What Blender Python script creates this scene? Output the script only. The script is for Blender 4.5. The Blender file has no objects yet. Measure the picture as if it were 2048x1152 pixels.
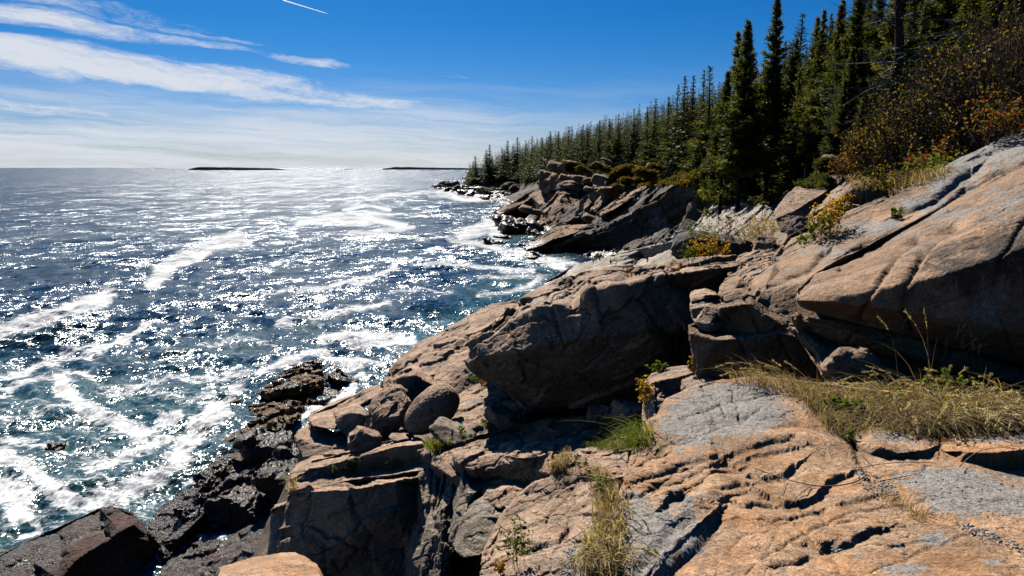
import bpy, math, random
import numpy as np
from mathutils import Vector
from mathutils.geometry import delaunay_2d_cdt
D = bpy.data
SC = bpy.context.scene
COL = SC.collection
# ------------------------------------------------------------------ camera
H = 18.0
FPX = 1365.33
TH = math.radians(10.0)
CT, ST = math.cos(TH), math.sin(TH)
cam_d = D.cameras.new("camera"); cam_d.lens = 24; cam_d.sensor_width = 36
cam_d.clip_start = 0.1; cam_d.clip_end = 120000
cam = D.objects.new("camera", cam_d); COL.objects.link(cam)
cam.location = (0, 0, H); cam.rotation_euler = (math.radians(80), 0, 0)
SC.camera = cam
# ------------------------------------------------------------------ light and sky
SUN_EL, SUN_AZ = 39.0, -17.0          # azimuth from +Y, negative towards -X
world = D.worlds.new("World"); SC.world = world; world.use_nodes = True
sun_d = D.lights.new("sun", 'SUN'); sun_d.energy = 5.0; sun_d.angle = math.radians(0.53)
sun_d.color = (1.0, 0.93, 0.82)
sun = D.objects.new("sun", sun_d); COL.objects.link(sun)
_e, _a = math.radians(SUN_EL), math.radians(SUN_AZ)
SUNV = Vector((math.sin(_a) * math.cos(_e), math.cos(_a) * math.cos(_e), math.sin(_e)))
sun.rotation_euler = SUNV.to_track_quat('Z', 'Y').to_euler()
sun.location = (-30, 60, 60)
SC.view_settings.view_transform = 'Standard'; SC.view_settings.look = 'None'
SC.view_settings.gamma = 1; SC.view_settings.use_curve_mapping = False
SC.view_settings.exposure = 0.62
SC.cycles.max_bounces = 5; SC.cycles.diffuse_bounces = 0; SC.cycles.glossy_bounces = 3
SC.cycles.transparent_max_bounces = 8; SC.cycles.transmission_bounces = 2
SC.cycles.use_denoising = True
SC.cycles.sample_clamp_direct = 24.0; SC.cycles.sample_clamp_indirect = 4.0
SC.cycles.caustics_reflective = False; SC.cycles.caustics_refractive = False


class NT:
    """small helper to write node trees"""
    def __init__(s, tree):
        s.t = tree; tree.nodes.clear()

    def n(s, typ, props=None, out=0, **inp):
        nd = s.t.nodes.new(typ)
        for k, v in (props or {}).items():
            setattr(nd, k, v)
        for k, v in inp.items():
            key = int(k[1:]) if k[0] == '_' else k.replace('_', ' ')
            s.put(nd.inputs[key], v)
        nd_out = nd.outputs[out] if nd.outputs else nd
        return nd_out

    def put(s, sock, v):
        if isinstance(v, bpy.types.NodeSocket):
            s.t.links.new(v, sock)
        elif isinstance(v, (tuple, list)) and sock.type == 'RGBA' and len(v) == 3:
            sock.default_value = (*v, 1)
        else:
            sock.default_value = v

    def m(s, op, a, b=0.0, c=0.0, clamp=False):
        return s.n('ShaderNodeMath', {'operation': op, 'use_clamp': clamp}, _0=a, _1=b, _2=c)

    def vm(s, op, a, b=(0, 0, 0)):
        return s.n('ShaderNodeVectorMath', {'operation': op}, _0=a, _1=b)

    def mix(s, f, a, b, typ='MIX'):
        nd = s.t.nodes.new('ShaderNodeMix'); nd.data_type = 'RGBA'; nd.blend_type = typ; nd.clamp_factor = True
        s.put(nd.inputs[0], f); s.put(nd.inputs[6], a); s.put(nd.inputs[7], b)
        return nd.outputs[2]

    def noise(s, v, scale, detail=4, rough=0.55, dist=0.0, out=0, typ='3D'):
        return s.n('ShaderNodeTexNoise', {'noise_dimensions': typ}, out, Vector=v, Scale=scale, Detail=detail, Roughness=rough, Distortion=dist)

    def ramp(s, v, lo, hi, a=0.0, b=1.0):
        return s.n('ShaderNodeMapRange', {'interpolation_type': 'SMOOTHSTEP'}, _0=v, _1=lo, _2=hi, _3=a, _4=b)


def new_mat(name):
    m = D.materials.new(name); m.use_nodes = True
    return m, NT(m.node_tree)


# sky: physical sky, retinted behind the camera, plus high cirrus, laid out by direction
def build_world():
    t = NT(world.node_tree)
    sky = t.n('ShaderNodeTexSky', {'sky_type': 'NISHITA', 'sun_disc': False, 'sun_elevation': math.radians(SUN_EL),
              'sun_rotation': math.radians(SUN_AZ), 'altitude': 10.0, 'air_density': 1.0, 'dust_density': 0.25, 'ozone_density': 2.5})
    g = t.n('ShaderNodeTexCoord', out=0)
    sep = t.t.nodes.new('ShaderNodeSeparateXYZ'); t.put(sep.inputs[0], g)
    x, y, z = sep.outputs
    az = t.m('ARCTAN2', x, y)                      # azimuth from +Y
    hd = t.m('SQRT', t.m('ADD', t.m('MULTIPLY', x, x), t.m('MULTIPLY', y, y)))
    el = t.m('ARCTAN2', z, hd)
    skyc = t.n('ShaderNodeHueSaturation', Color=sky, Hue=0.495, Saturation=SKY_SAT, Value=1.0)
    elr = t.m('MULTIPLY', el, 57.2958)
    skyc = t.mix(1.0, skyc, t.mix(t.ramp(elr, 1.0, 13.0), (0.35, 0.53, 0.98), (0.14, 0.53, 0.88)), 'MULTIPLY')
    skyc = t.mix(t.ramp(y, 0.35, -0.45), skyc, t.mix(1.0, skyc, (0.80, 0.60, 0.46), 'MULTIPLY'))  # unseen sky behind the camera dimmed and warmed to darken the shade fill
    azd = t.m('MULTIPLY', az, 57.2958); eld = t.m('MULTIPLY', el, 57.2958)
    # the deep polarised blue towards the upper left, paler towards the right
    vec = t.n('ShaderNodeCombineXYZ', X=azd, Y=eld, Z=0.0)
    # warp
    w = t.noise(t.vm('MULTIPLY', vec, (0.06, 0.2, 1)), 1.0, 5, 0.6, out=1)
    w2 = t.vm('SUBTRACT', w, (0.5, 0.5, 0.5))
    v1 = t.vm('ADD', vec, t.vm('MULTIPLY', w2, (7.0, 2.6, 0)))
    s1 = t.t.nodes.new('ShaderNodeSeparateXYZ'); t.put(s1.inputs[0], v1)
    U, V = s1.outputs[0], s1.outputs[1]
    # fibres: strongly stretched noise, sloping down to the right
    def fibre(sl, sx, sy, seed, rough=0.68, det=9):
        vv = t.m('ADD', V, t.m('MULTIPLY', U, sl))
        return t.noise(t.n('ShaderNodeCombineXYZ', X=t.m('MULTIPLY', U, sx), Y=t.m('MULTIPLY', vv, sy), Z=seed), 1.0, det, rough, 0.4)
    f1 = fibre(0.13, 0.10, 0.62, 3.1)
    f2 = fibre(0.03, 0.05, 0.95, 8.7)
    total = None
    # (azimuth, elevation, half length, half height, slope, strength)
    for (ca, ce, la, le, sl, st) in CLOUDS:
        du = t.m('SUBTRACT', U, ca)
        dv = t.m('SUBTRACT', t.m('SUBTRACT', V, ce), t.m('MULTIPLY', du, sl))
        r = t.m('ADD', t.m('POWER', t.m('ABSOLUTE', t.m('DIVIDE', du, la)), 2.4), t.m('POWER', t.m('ABSOLUTE', t.m('DIVIDE', dv, le)), 2.0))
        k = t.m('MULTIPLY', t.ramp(r, 0.0, 1.35, 1.0, 0.0), st)
        total = k if total is None else t.m('MAXIMUM', total, k)
    f3 = fibre(0.10, 0.9, 3.2, 5.5, 0.7, 6)
    dens = t.m('ADD', t.m('ADD', total, t.m('MULTIPLY', t.m('SUBTRACT', f1, 0.5), 3.3)), t.m('MULTIPLY', t.m('SUBTRACT', f3, 0.5), 1.3))
    c1 = t.m('MULTIPLY', t.ramp(dens, 0.12, 1.65), t.ramp(total, 0.02, 0.35))
    # thin veil near the horizon
    veil = t.m('MULTIPLY', t.ramp(t.m('ADD', f2, t.m('MULTIPLY', t.ramp(eld, 0.0, 6.5, 1.0, 0.0), 0.25)), 0.32, 0.85), t.ramp(eld, 2.0, 8.5, 1.0, 0.0))
    veil = t.m('MULTIPLY', t.m('MULTIPLY', veil, t.ramp(azd, 6.0, -8.0, 0.45, 1.0)), 0.95)
    c = t.m('MAXIMUM', t.m('MULTIPLY', c1, 0.95), veil)
    col = t.mix(c, skyc, CLOUD_COL)
    # nothing but dim sea-coloured light from below the horizon
    below = t.ramp(eld, -3.0, -0.3, 0.0, 1.0)
    col = t.mix(below, (0.35, 0.5, 0.8), col)
    bg = t.n('ShaderNodeBackground', Color=col, Strength=SKY_STR)
    t.n('ShaderNodeOutputWorld', Surface=bg)


SKY_SAT, SKY_STR = 1.5, 0.05
CLOUD_COL = (9.4, 9.9, 10.8)
# azimuth, elevation in degrees
CLOUDS = [
    (-34.0, 11.3, 9.5, 0.75, -0.13, 0.72), (-33.5, 9.7, 9.0, 0.80, -0.10, 0.85), (-25.0, 9.9, 7.5, 0.55, -0.13, 0.75), (-24.5, 8.9, 6.0, 0.35, -0.10, 0.6),
    (-33.5, 7.2, 12.0, 1.45, -0.06, 1.35), (-24.0, 6.4, 10.0, 1.1, -0.075, 1.25), (-14.5, 5.2, 9.5, 0.85, -0.08, 1.2), (-9.0, 4.6, 4.5, 0.42, -0.06, 0.9),
    (-34.5, 4.0, 9.0, 0.55, -0.05, 0.85), (-26.0, 3.4, 9.0, 0.30, -0.05, 0.7), (-2.6, 3.7, 5.5, 0.18, -0.10, 0.75), (-16.3, 8.0, 3.6, 0.48, -0.06, 1.0),
    (-18.0, 3.0, 12.0, 0.22, -0.01, 0.6), (-4.8, 7.2, 1.6, 0.16, -0.02, 0.4), (-13.0, 4.0, 8.0, 0.25, -0.03, 0.55),
]
build_world()


# ------------------------------------------------------------------ helpers: pixels of the photo (2048 wide) to the world
def slope(py):
    v = (576 - py) / FPX
    return (-ST + v * CT) / (CT + v * ST)


def P(px, py, Y, z=None):
    """the point of the ray through a pixel at forward distance Y (or at height z)"""
    v = (576 - py) / FPX
    dy = CT + v * ST
    if z is not None:
        Y = (z - H) / slope(py)
    t = Y / dy
    return np.array(((px - 1024) / FPX * t, Y, H + t * (-ST + v * CT)))


def to_px(p):
    X, Y, Z = p[:, 0], p[:, 1], p[:, 2] - H
    dep = Y * CT - Z * ST
    up = Y * ST + Z * CT
    dep = np.maximum(dep, 0.05)
    return np.stack((1024 + FPX * X / dep, 576 - FPX * up / dep), 1), dep


_rs = np.random.RandomState(7)
_perm = _rs.permutation(4096)
_grad = _rs.normal(size=(4096, 3)); _grad /= np.linalg.norm(_grad, axis=1)[:, None]
_rnd = _rs.rand(4096, 3)


def _h(ix, iy, iz):
    return _perm[(_perm[(_perm[ix & 4095] + iy) & 4095] + iz) & 4095]


def perlin(p):
    i = np.floor(p).astype(np.int64); f = p - i
    u = f * f * f * (f * (f * 6 - 15) + 10)
    r = 0.0
    for dx in (0, 1):
        for dy in (0, 1):
            for dz in (0, 1):
                g = _grad[_h(i[:, 0] + dx, i[:, 1] + dy, i[:, 2] + dz)]
                d = (g * (f - (dx, dy, dz))).sum(1)
                w = (u[:, 0] if dx else 1 - u[:, 0]) * (u[:, 1] if dy else 1 - u[:, 1]) * (u[:, 2] if dz else 1 - u[:, 2])
                r = r + d * w
    return r * 1.5


def fbm(p, octv=4, gain=0.5, ridge=False):
    a, r, q = 1.0, 0.0, p.copy()
    for k in range(octv):
        n = perlin(q)
        if ridge:
            n = 1 - 2 * np.abs(n) * 1.2
        r = r + a * n
        a *= gain; q = q * 2.03 + 17.3
    return r


def worley(p):
    i = np.floor(p).astype(np.int64); f = p - i
    F1 = np.full(len(p), 9.0); F2 = F1.copy(); ID = np.zeros(len(p), np.int64)
    for dx in (-1, 0, 1):
        for dy in (-1, 0, 1):
            for dz in (-1, 0, 1):
                h = _h(i[:, 0] + dx, i[:, 1] + dy, i[:, 2] + dz)
                d = np.sqrt((((dx, dy, dz) + _rnd[h] - f) ** 2).sum(1))
                c = d < F1
                F2 = np.where(c, F1, np.minimum(F2, d))
                ID = np.where(c, h, ID); F1 = np.where(c, d, F1)
    return F1, F2, ID


def tri_normals(v, t):
    n = np.cross(v[t[:, 1]] - v[t[:, 0]], v[t[:, 2]] - v[t[:, 0]])
    r = np.zeros_like(v)
    for k in range(3):
        for c in range(3):
            r[:, c] += np.bincount(t[:, k], n[:, c], len(v))
    return r / np.maximum(np.linalg.norm(r, axis=1), 1e-9)[:, None]


def subdivide(v, t, flag, limit_fn, passes=14, cap=420000):
    """split every edge longer than its limit, keeping the mesh closed"""
    for _ in range(passes):
        e = np.concatenate((t[:, [0, 1]], t[:, [1, 2]], t[:, [2, 0]])); e.sort(axis=1)
        key = e[:, 0] * np.int64(len(v) + 1) + e[:, 1]
        uq, first, inv = np.unique(key, return_index=True, return_inverse=True)
        ue = e[first]
        L = np.linalg.norm(v[ue[:, 0]] - v[ue[:, 1]], axis=1)
        lim = limit_fn(0.5 * (v[ue[:, 0]] + v[ue[:, 1]]), flag[ue].max(axis=1))
        mk = L > lim
        if not mk.any() or len(t) > cap:
            break
        idx = np.full(len(ue), -1, np.int64); idx[mk] = len(v) + np.arange(mk.sum())
        v = np.concatenate((v, 0.5 * (v[ue[mk, 0]] + v[ue[mk, 1]])))
        flag = np.concatenate((flag, flag[ue[mk]].min(axis=1)))
        n = len(t); m0, m1, m2 = idx[inv[:n]], idx[inv[n:2 * n]], idx[inv[2 * n:]]
        a, b, c = t[:, 0], t[:, 1], t[:, 2]
        k = (m0 >= 0) * 1 + (m1 >= 0) * 2 + (m2 >= 0) * 4
        out = [t[k == 0]]
        def add(mask, *tris):
            for tr in tris:
                out.append(np.stack([x[mask] for x in tr], 1))
        for code, (A, B, C_, ab, bc, ca) in {1: (a, b, c, m0, m1, m2), 2: (b, c, a, m1, m2, m0), 4: (c, a, b, m2, m0, m1)}.items():
            add(k == code, (A, ab, C_), (ab, B, C_))
        for code, (A, B, C_, ab, bc, ca) in {3: (a, b, c, m0, m1, m2), 6: (b, c, a, m1, m2, m0), 5: (c, a, b, m2, m0, m1)}.items():
            add(k == code, (ab, B, bc), (A, ab, C_), (ab, bc, C_))
        add(k == 7, (a, m0, m2), (m0, b, m1), (m2, m1, c), (m0, m1, m2))
        t = np.concatenate(out)
    return v, t, flag


def smooth(v, t, n, w=0.6):
    e = np.concatenate((t[:, [0, 1]], t[:, [1, 2]], t[:, [2, 0]]))
    cnt = np.bincount(e[:, 0], minlength=len(v)) + np.bincount(e[:, 1], minlength=len(v))
    for _ in range(n):
        s = np.stack([np.bincount(e[:, 0], v[e[:, 1], c], len(v)) + np.bincount(e[:, 1], v[e[:, 0], c], len(v)) for c in range(3)], 1)
        v = v + w * (s / cnt[:, None] - v)
    return v


def polydist(q, line):
    """distance of 2-D points to a polyline, and the side (+ = below/right of it)"""
    best = np.full(len(q), 1e9); side = np.zeros(len(q))
    for (x0, y0), (x1, y1) in zip(line[:-1], line[1:]):
        d = np.array((x1 - x0, y1 - y0), float); L2 = max((d ** 2).sum(), 1e-6)
        r = q - (x0, y0)
        tt = np.clip((r @ d) / L2, 0, 1)
        dd = np.linalg.norm(r - tt[:, None] * d, axis=1)
        cr = d[0] * r[:, 1] - d[1] * r[:, 0]
        c = dd < best
        best = np.where(c, dd, best); side = np.where(c, np.sign(cr), side)
    return best, side


def link_mesh(name, v, t, mat, parent=None, smooth_shade=True, attrs=None, origin=None):
    me = D.meshes.new(name)
    o = np.zeros(3) if origin is None else np.asarray(origin, float)
    vv = (np.asarray(v, float) - o).astype(np.float32)
    t = np.asarray(t, dtype=np.int32)
    me.vertices.add(len(vv)); me.vertices.foreach_set('co', vv.ravel())
    k = t.shape[1]
    me.loops.add(len(t) * k); me.loops.foreach_set('vertex_index', t.ravel())
    me.polygons.add(len(t)); me.polygons.foreach_set('loop_start', np.arange(0, len(t) * k, k, dtype=np.int32))
    try:
        me.polygons.foreach_set('loop_total', np.full(len(t), k, np.int32))
    except Exception:
        pass
    me.polygons.foreach_set('use_smooth', np.full(len(t), bool(smooth_shade)))
    for an, av in (attrs or {}).items():
        at = me.attributes.new(an, 'FLOAT', 'POINT'); at.data.foreach_set('value', np.asarray(av, np.float32))
    me.update(calc_edges=True); me.validate()
    me.materials.append(mat)
    ob = D.objects.new(name, me); COL.objects.link(ob)
    if parent is not None:
        ob.parent = parent
    else:
        ob.location = o
    return ob


def tag(o, label=None, cat=None, group=None, kind=None):
    if label: o['label'] = label
    if cat: o['category'] = cat
    if group: o['group'] = group
    if kind: o['kind'] = kind
    return o
# ------------------------------------------------------------------ stone
def stone_mat(name, c1, c2, S, gray=0.0, stain=0.0, wet=None, weed=0.0, spk=None, bump=1.0, grayc=(0.30, 0.30, 0.285), c3=None, fl=0.35):
    """granite: two rock colours, grey lichen, dark stains, mineral speckle, wet black zone above the tide"""
    m, t = new_mat(name)
    pos = t.n('ShaderNodeNewGeometry', out=0)
    q = t.vm('MULTIPLY', pos, (1 / S, 1 / S, 1 / S))
    big = t.noise(q, 0.9, 6, 0.62, 0.6)
    mid = t.noise(t.vm('ADD', q, (9.1, 3.3, 1.7)), 5.0, 6, 0.68, 0.5)
    col = t.mix(t.ramp(big, 0.36, 0.62), c1, c2)
    if c3:
        n3 = t.noise(t.vm('ADD', q, (4.1, 31.3, 11.7)), 1.7, 7, 0.65, 0.8)
        col = t.mix(t.ramp(n3, 0.52, 0.66), col, c3)
    col = t.mix(1.0, col, t.n('ShaderNodeCombineColor', _0=t.ramp(mid, 0.25, 0.75, 0.66, 1.22), _1=t.ramp(mid, 0.25, 0.75, 0.64, 1.22), _2=t.ramp(mid, 0.25, 0.75, 0.60, 1.24)), 'MULTIPLY')
    vb = t.ramp(t.noise(t.vm('ADD', q, (6.6, 2.1, 9.3)), 0.55, 5, 0.6, 0.5), 0.35, 0.65, 0.72, 1.18)
    col = t.mix(1.0, col, t.n('ShaderNodeCombineColor', _0=vb, _1=vb, _2=vb), 'MULTIPLY')
    # bedding streaks
    st = t.noise(t.vm('MULTIPLY', t.n('ShaderNodeVectorRotate', {'rotation_type': 'EULER_XYZ'}, Vector=q, Rotation=(0.1, math.radians(27), 0.2)), (0.5, 0.8, 7.0)), 1.0, 6, 0.6, 0.3)
    col = t.mix(t.ramp(st, 0.50, 0.68, 0.0, 0.62), col, t.mix(0.45, col, (0.06, 0.05, 0.045)))
    # lichen
    at = t.n('ShaderNodeAttribute', {'attribute_name': 'gray'}, 2)
    ln = t.noise(t.vm('ADD', q, (1.3, 7.7, 5.5)), 2.2, 9, 0.74, 0.9)
    lf = t.ramp(t.m('ADD', t.m('MULTIPLY', ln, 1.5), t.m('ADD', t.m('MULTIPLY', at, 0.30), gray * 0.30 - 0.15 - 0.25)), 0.50, 0.62)
    gn = t.noise(q, 11.0, 5, 0.7)
    col = t.mix(t.m('MULTIPLY', lf, 0.88), col, t.mix(t.ramp(gn, 0.35, 0.65), tuple(x * 0.62 for x in grayc), tuple(x * 1.18 for x in grayc)))
    # dark biofilm and rain stains from noise, plus a 'dark' mask that also deepens shade
    sn = t.noise(t.vm('MULTIPLY', t.vm('ADD', q, (3.3, 1.1, 0.2)), (1.6, 1.6, 0.7)), 1.5, 8, 0.72, 0.7)
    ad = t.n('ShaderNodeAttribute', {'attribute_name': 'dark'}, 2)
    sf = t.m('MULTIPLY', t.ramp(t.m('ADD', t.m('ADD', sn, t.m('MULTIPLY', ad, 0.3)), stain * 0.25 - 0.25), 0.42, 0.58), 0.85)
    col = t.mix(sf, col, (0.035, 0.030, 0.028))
    # speckle of feldspar and mica
    sc = spk or 42.0
    sp = t.n('ShaderNodeTexVoronoi', {'feature': 'F1'}, 1, Vector=q, Scale=sc)
    spv = t.n('ShaderNodeSeparateColor', out=0, _0=sp)
    col = t.mix(1.0, col, t.n('ShaderNodeCombineColor', _0=t.ramp(spv, 0.0, 1.0, 0.68, 1.28), _1=t.ramp(spv, 0.0, 1.0, 0.66, 1.28), _2=t.ramp(spv, 0.0, 1.0, 0.66, 1.28)), 'MULTIPLY')
    fn = t.noise(q, sc * 0.45, 3, 0.7)
    col = t.mix(t.ramp(fn, 0.60, 0.70, 0.0, 0.65), col, (0.045, 0.04, 0.038))
    col = t.mix(t.ramp(fn, 0.40, 0.30, 0.0, fl), col, (0.52, 0.46, 0.40))
    col = t.mix(1.0, col, (0.80, 0.79, 0.78), 'MULTIPLY')
    rough = 0.88
    hgt = t.m('ADD', t.m('MULTIPLY', gn, 0.75), t.m('ADD', t.m('MULTIPLY', fn, 0.42), t.m('MULTIPLY', st, 0.45)))
    hgt = t.m('ADD', hgt, t.m('MULTIPLY', mid, 1.1))
    vc = t.n('ShaderNodeTexVoronoi', {'feature': 'DISTANCE_TO_EDGE'}, 0, Vector=t.vm('ADD', t.vm('MULTIPLY', t.n('ShaderNodeVectorRotate', {'rotation_type': 'EULER_XYZ'}, Vector=q, Rotation=(0.2, math.radians(24), 0.5)), (1.0, 1.5, 4.0)), t.vm('MULTIPLY', t.noise(q, 3.0, 4, 0.6, out=1), (0.9, 0.9, 0.9))), Scale=1.3)
    crk = t.ramp(vc, 0.0, 0.035, 1.0, 0.0)
    crk = t.m('MULTIPLY', crk, t.ramp(big, 0.50, 0.60))
    col = t.mix(t.m('MULTIPLY', crk, 0.55), col, (0.03, 0.026, 0.024))
    hgt = t.m('SUBTRACT', hgt, t.m('MULTIPLY', crk, 0.6))
    if wet is not None:
        z = t.t.nodes.new('ShaderNodeSeparateXYZ'); t.put(z.inputs[0], pos)
        zz = t.m('ADD', z.outputs[2], t.m('MULTIPLY', t.m('SUBTRACT', t.noise(pos, 0.35, 6, 0.6), 0.5), wet * 1.1))
        wf = t.ramp(zz, wet * 1.25, wet * 0.7)
        wc = t.mix(t.ramp(mid, 0.3, 0.7), (0.014, 0.013, 0.013), (0.050, 0.040, 0.034))
        wc = t.mix(t.ramp(big, 0.5, 0.62, 0.0, 0.75), wc, (0.085, 0.042, 0.030))
        col = t.mix(wf, col, wc)
        rough = t.m('SUBTRACT', 0.88, t.m('MULTIPLY', wf, t.ramp(mid, 0.35, 0.6, 0.45, 0.68)))
        if weed:
            wn = t.noise(t.vm('ADD', pos, (0.4, 5.1, 0)), 0.62, 7, 0.72, 0.9)
            wd = t.m('MULTIPLY', t.ramp(t.m('ADD', wn, weed * 0.25 - 0.25), 0.47, 0.52), t.ramp(zz, wet * 0.85, wet * 0.4))
            wv = t.noise(pos, 14.0, 4, 0.7)
            col = t.mix(wd, col, t.mix(t.ramp(wv, 0.3, 0.7), (0.06, 0.026, 0.004), (0.42, 0.20, 0.02)))
            rough = t.m('ADD', rough, t.m('MULTIPLY', wd, 0.15))
            hgt = t.m('ADD', hgt, t.m('MULTIPLY', t.m('MULTIPLY', wd, wv), 1.5))
    nrm = t.n('ShaderNodeBump', Strength=0.75 * bump, Distance=0.05 * S, Height=hgt)
    b = t.n('ShaderNodeBsdfPrincipled', Base_Color=col, Roughness=rough, Normal=nrm, **{'Specular_IOR_Level': 0.32})
    t.n('ShaderNodeOutputMaterial', Surface=b)
    return m


TAN, PINK, ORANGE, GREY = (0.33, 0.225, 0.155), (0.37, 0.24, 0.17), (0.50, 0.275, 0.125), (0.25, 0.235, 0.215)
M_FRONT = stone_mat('granite_orange', (0.50, 0.27, 0.125), (0.54, 0.36, 0.22), 0.30, gray=0.0, stain=-0.50, spk=34, grayc=(0.33, 0.335, 0.32), c3=(0.36, 0.25, 0.17))
M_LEDGE = stone_mat('granite_ledge', (0.46, 0.29, 0.17), (0.38, 0.29, 0.21), 0.6, gray=0.1, stain=-0.35, spk=46, grayc=(0.34, 0.35, 0.345))
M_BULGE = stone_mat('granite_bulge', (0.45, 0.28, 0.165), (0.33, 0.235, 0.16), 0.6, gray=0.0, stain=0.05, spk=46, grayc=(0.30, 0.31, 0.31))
M_MID = stone_mat('granite_tan', (0.58, 0.40, 0.275), (0.43, 0.32, 0.235), 1.1, gray=-0.15, stain=-0.22, spk=50, wet=2.2, weed=0.0, c3=(0.52, 0.30, 0.19), grayc=(0.33, 0.31, 0.29))
M_FIN = stone_mat('granite_grey_tan', (0.43, 0.35, 0.265), (0.33, 0.285, 0.23), 1.0, gray=0.0, stain=-0.15, spk=50)
M_FAR = stone_mat('granite_far', (0.50, 0.335, 0.215), (0.33, 0.23, 0.155), 9.0, gray=-0.4, stain=0.1, spk=40, wet=2.0, c3=(0.42, 0.23, 0.12))
M_CLIFF = stone_mat('granite_cliff', (0.10, 0.082, 0.068), (0.17, 0.135, 0.105), 8.0, gray=-0.25, stain=0.25, spk=30, wet=2.0, grayc=(0.3, 0.3, 0.3), fl=0.1)
M_PALE = stone_mat('granite_pale', (0.58, 0.52, 0.43), (0.48, 0.435, 0.37), 5.0, gray=-0.1, stain=-0.3, spk=40, wet=1.6, grayc=(0.44, 0.44, 0.43))
M_TIDE = stone_mat('tidal_rock', (0.075, 0.052, 0.042), (0.12, 0.07, 0.052), 2.2, gray=-0.7, stain=0.2, spk=40, wet=4.0, weed=0.0, bump=1.4, fl=0.06)
M_SHELF = stone_mat('wet_red_rock', (0.075, 0.048, 0.040), (0.12, 0.066, 0.050), 2.2, gray=-0.7, stain=0.2, spk=40, wet=1.7, weed=0.45, bump=1.6, fl=0.06)
M_WEED = stone_mat('weedy_rock', (0.06, 0.05, 0.045), (0.08, 0.065, 0.05), 2.2, gray=-0.7, stain=0.2, spk=40, wet=3.4, weed=1.05, bump=1.5, fl=0.06)
M_GROUND = stone_mat('shore_bedrock', (0.30, 0.22, 0.155), (0.23, 0.18, 0.135), 1.4, gray=-0.3, stain=0.05, spk=50, wet=2.2)

BED = np.array((-0.46, -0.12, 0.88)); BED /= np.linalg.norm(BED)
BX = np.array((0.88, 0.0, 0.46)); BX -= BX.dot(BED) * BED; BX /= np.linalg.norm(BX)
BY = np.cross(BED, BX)


def rockify(v, t, S, seed=0.0, blk=(70, 3.0, 3.0), bed=(16, 1.6), fb=(60, 3.0), fine=(9, 0.9), bn=None, lump=(0, 0)):
    """stone relief in sizes given as pixels at the rock's distance"""
    u = S / 100.0
    B = np.stack((BX, BY, BED), 1) if bn is None else bn
    n = tri_normals(v, t)
    q = (v @ B) / u + seed * 131.7
    d = np.zeros(len(v))
    if lump[1]:
        d += lump[1] * fbm(q / lump[0] + 3.3, 2)
    if fb[1]:
        d += fb[1] * fbm(q / fb[0], 4, 0.5)
    warp = np.stack([fbm(q / 40 + k * 7.7, 2) for k in range(3)], 1)
    if blk[1] or blk[2]:
        F1, F2, ID = worley(q / (np.array((1.5, 1.1, 0.62)) * blk[0]) + warp * 0.16)
        d += 1.35 * blk[1] * (_rnd[ID, 0] - 0.5) * 2 * np.clip((F2 - F1) / 0.06, 0, 1)
        # each joint block tilts its own way
        tilt = (_rnd[ID] - 0.5)
        d += blk[1] * 0.5 * (tilt * np.sin(q / blk[0] * 2.2)).sum(1)
        d -= blk[2] * np.clip(1 - (F2 - F1) / 0.05, 0, 1)
    if bed[1]:
        h = q[:, 2] / bed[0] + warp[:, 0] * 0.55 + 0.25 * fbm(q / (bed[0] * 2.2), 2)
        k = np.floor(h); f = h - k
        amp = _rnd[(k.astype(np.int64) * 37 + 11) & 4095, 1] ** 2 * 2.2
        gate = np.clip(fbm(np.stack((q[:, 0] / 110, q[:, 1] / 110, k * 3.7), 1), 2) * 1.6 + 0.55, 0, 1)
        d += 1.5 * bed[1] * amp * gate * (f - 0.5 - 0.5 * np.clip((f - 0.9) / 0.1, 0, 1) * 1.0)
    if fine[1]:
        d += fine[1] * fbm(q / fine[0] + 5.5, 3, 0.6)
        d -= fine[1] * 1.3 * np.clip(fbm(q / (fine[0] * 2.6) + 9.9, 3, 0.55, True) - 1.15, 0, 1)
    return v + n * (d * u)[:, None]


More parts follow.
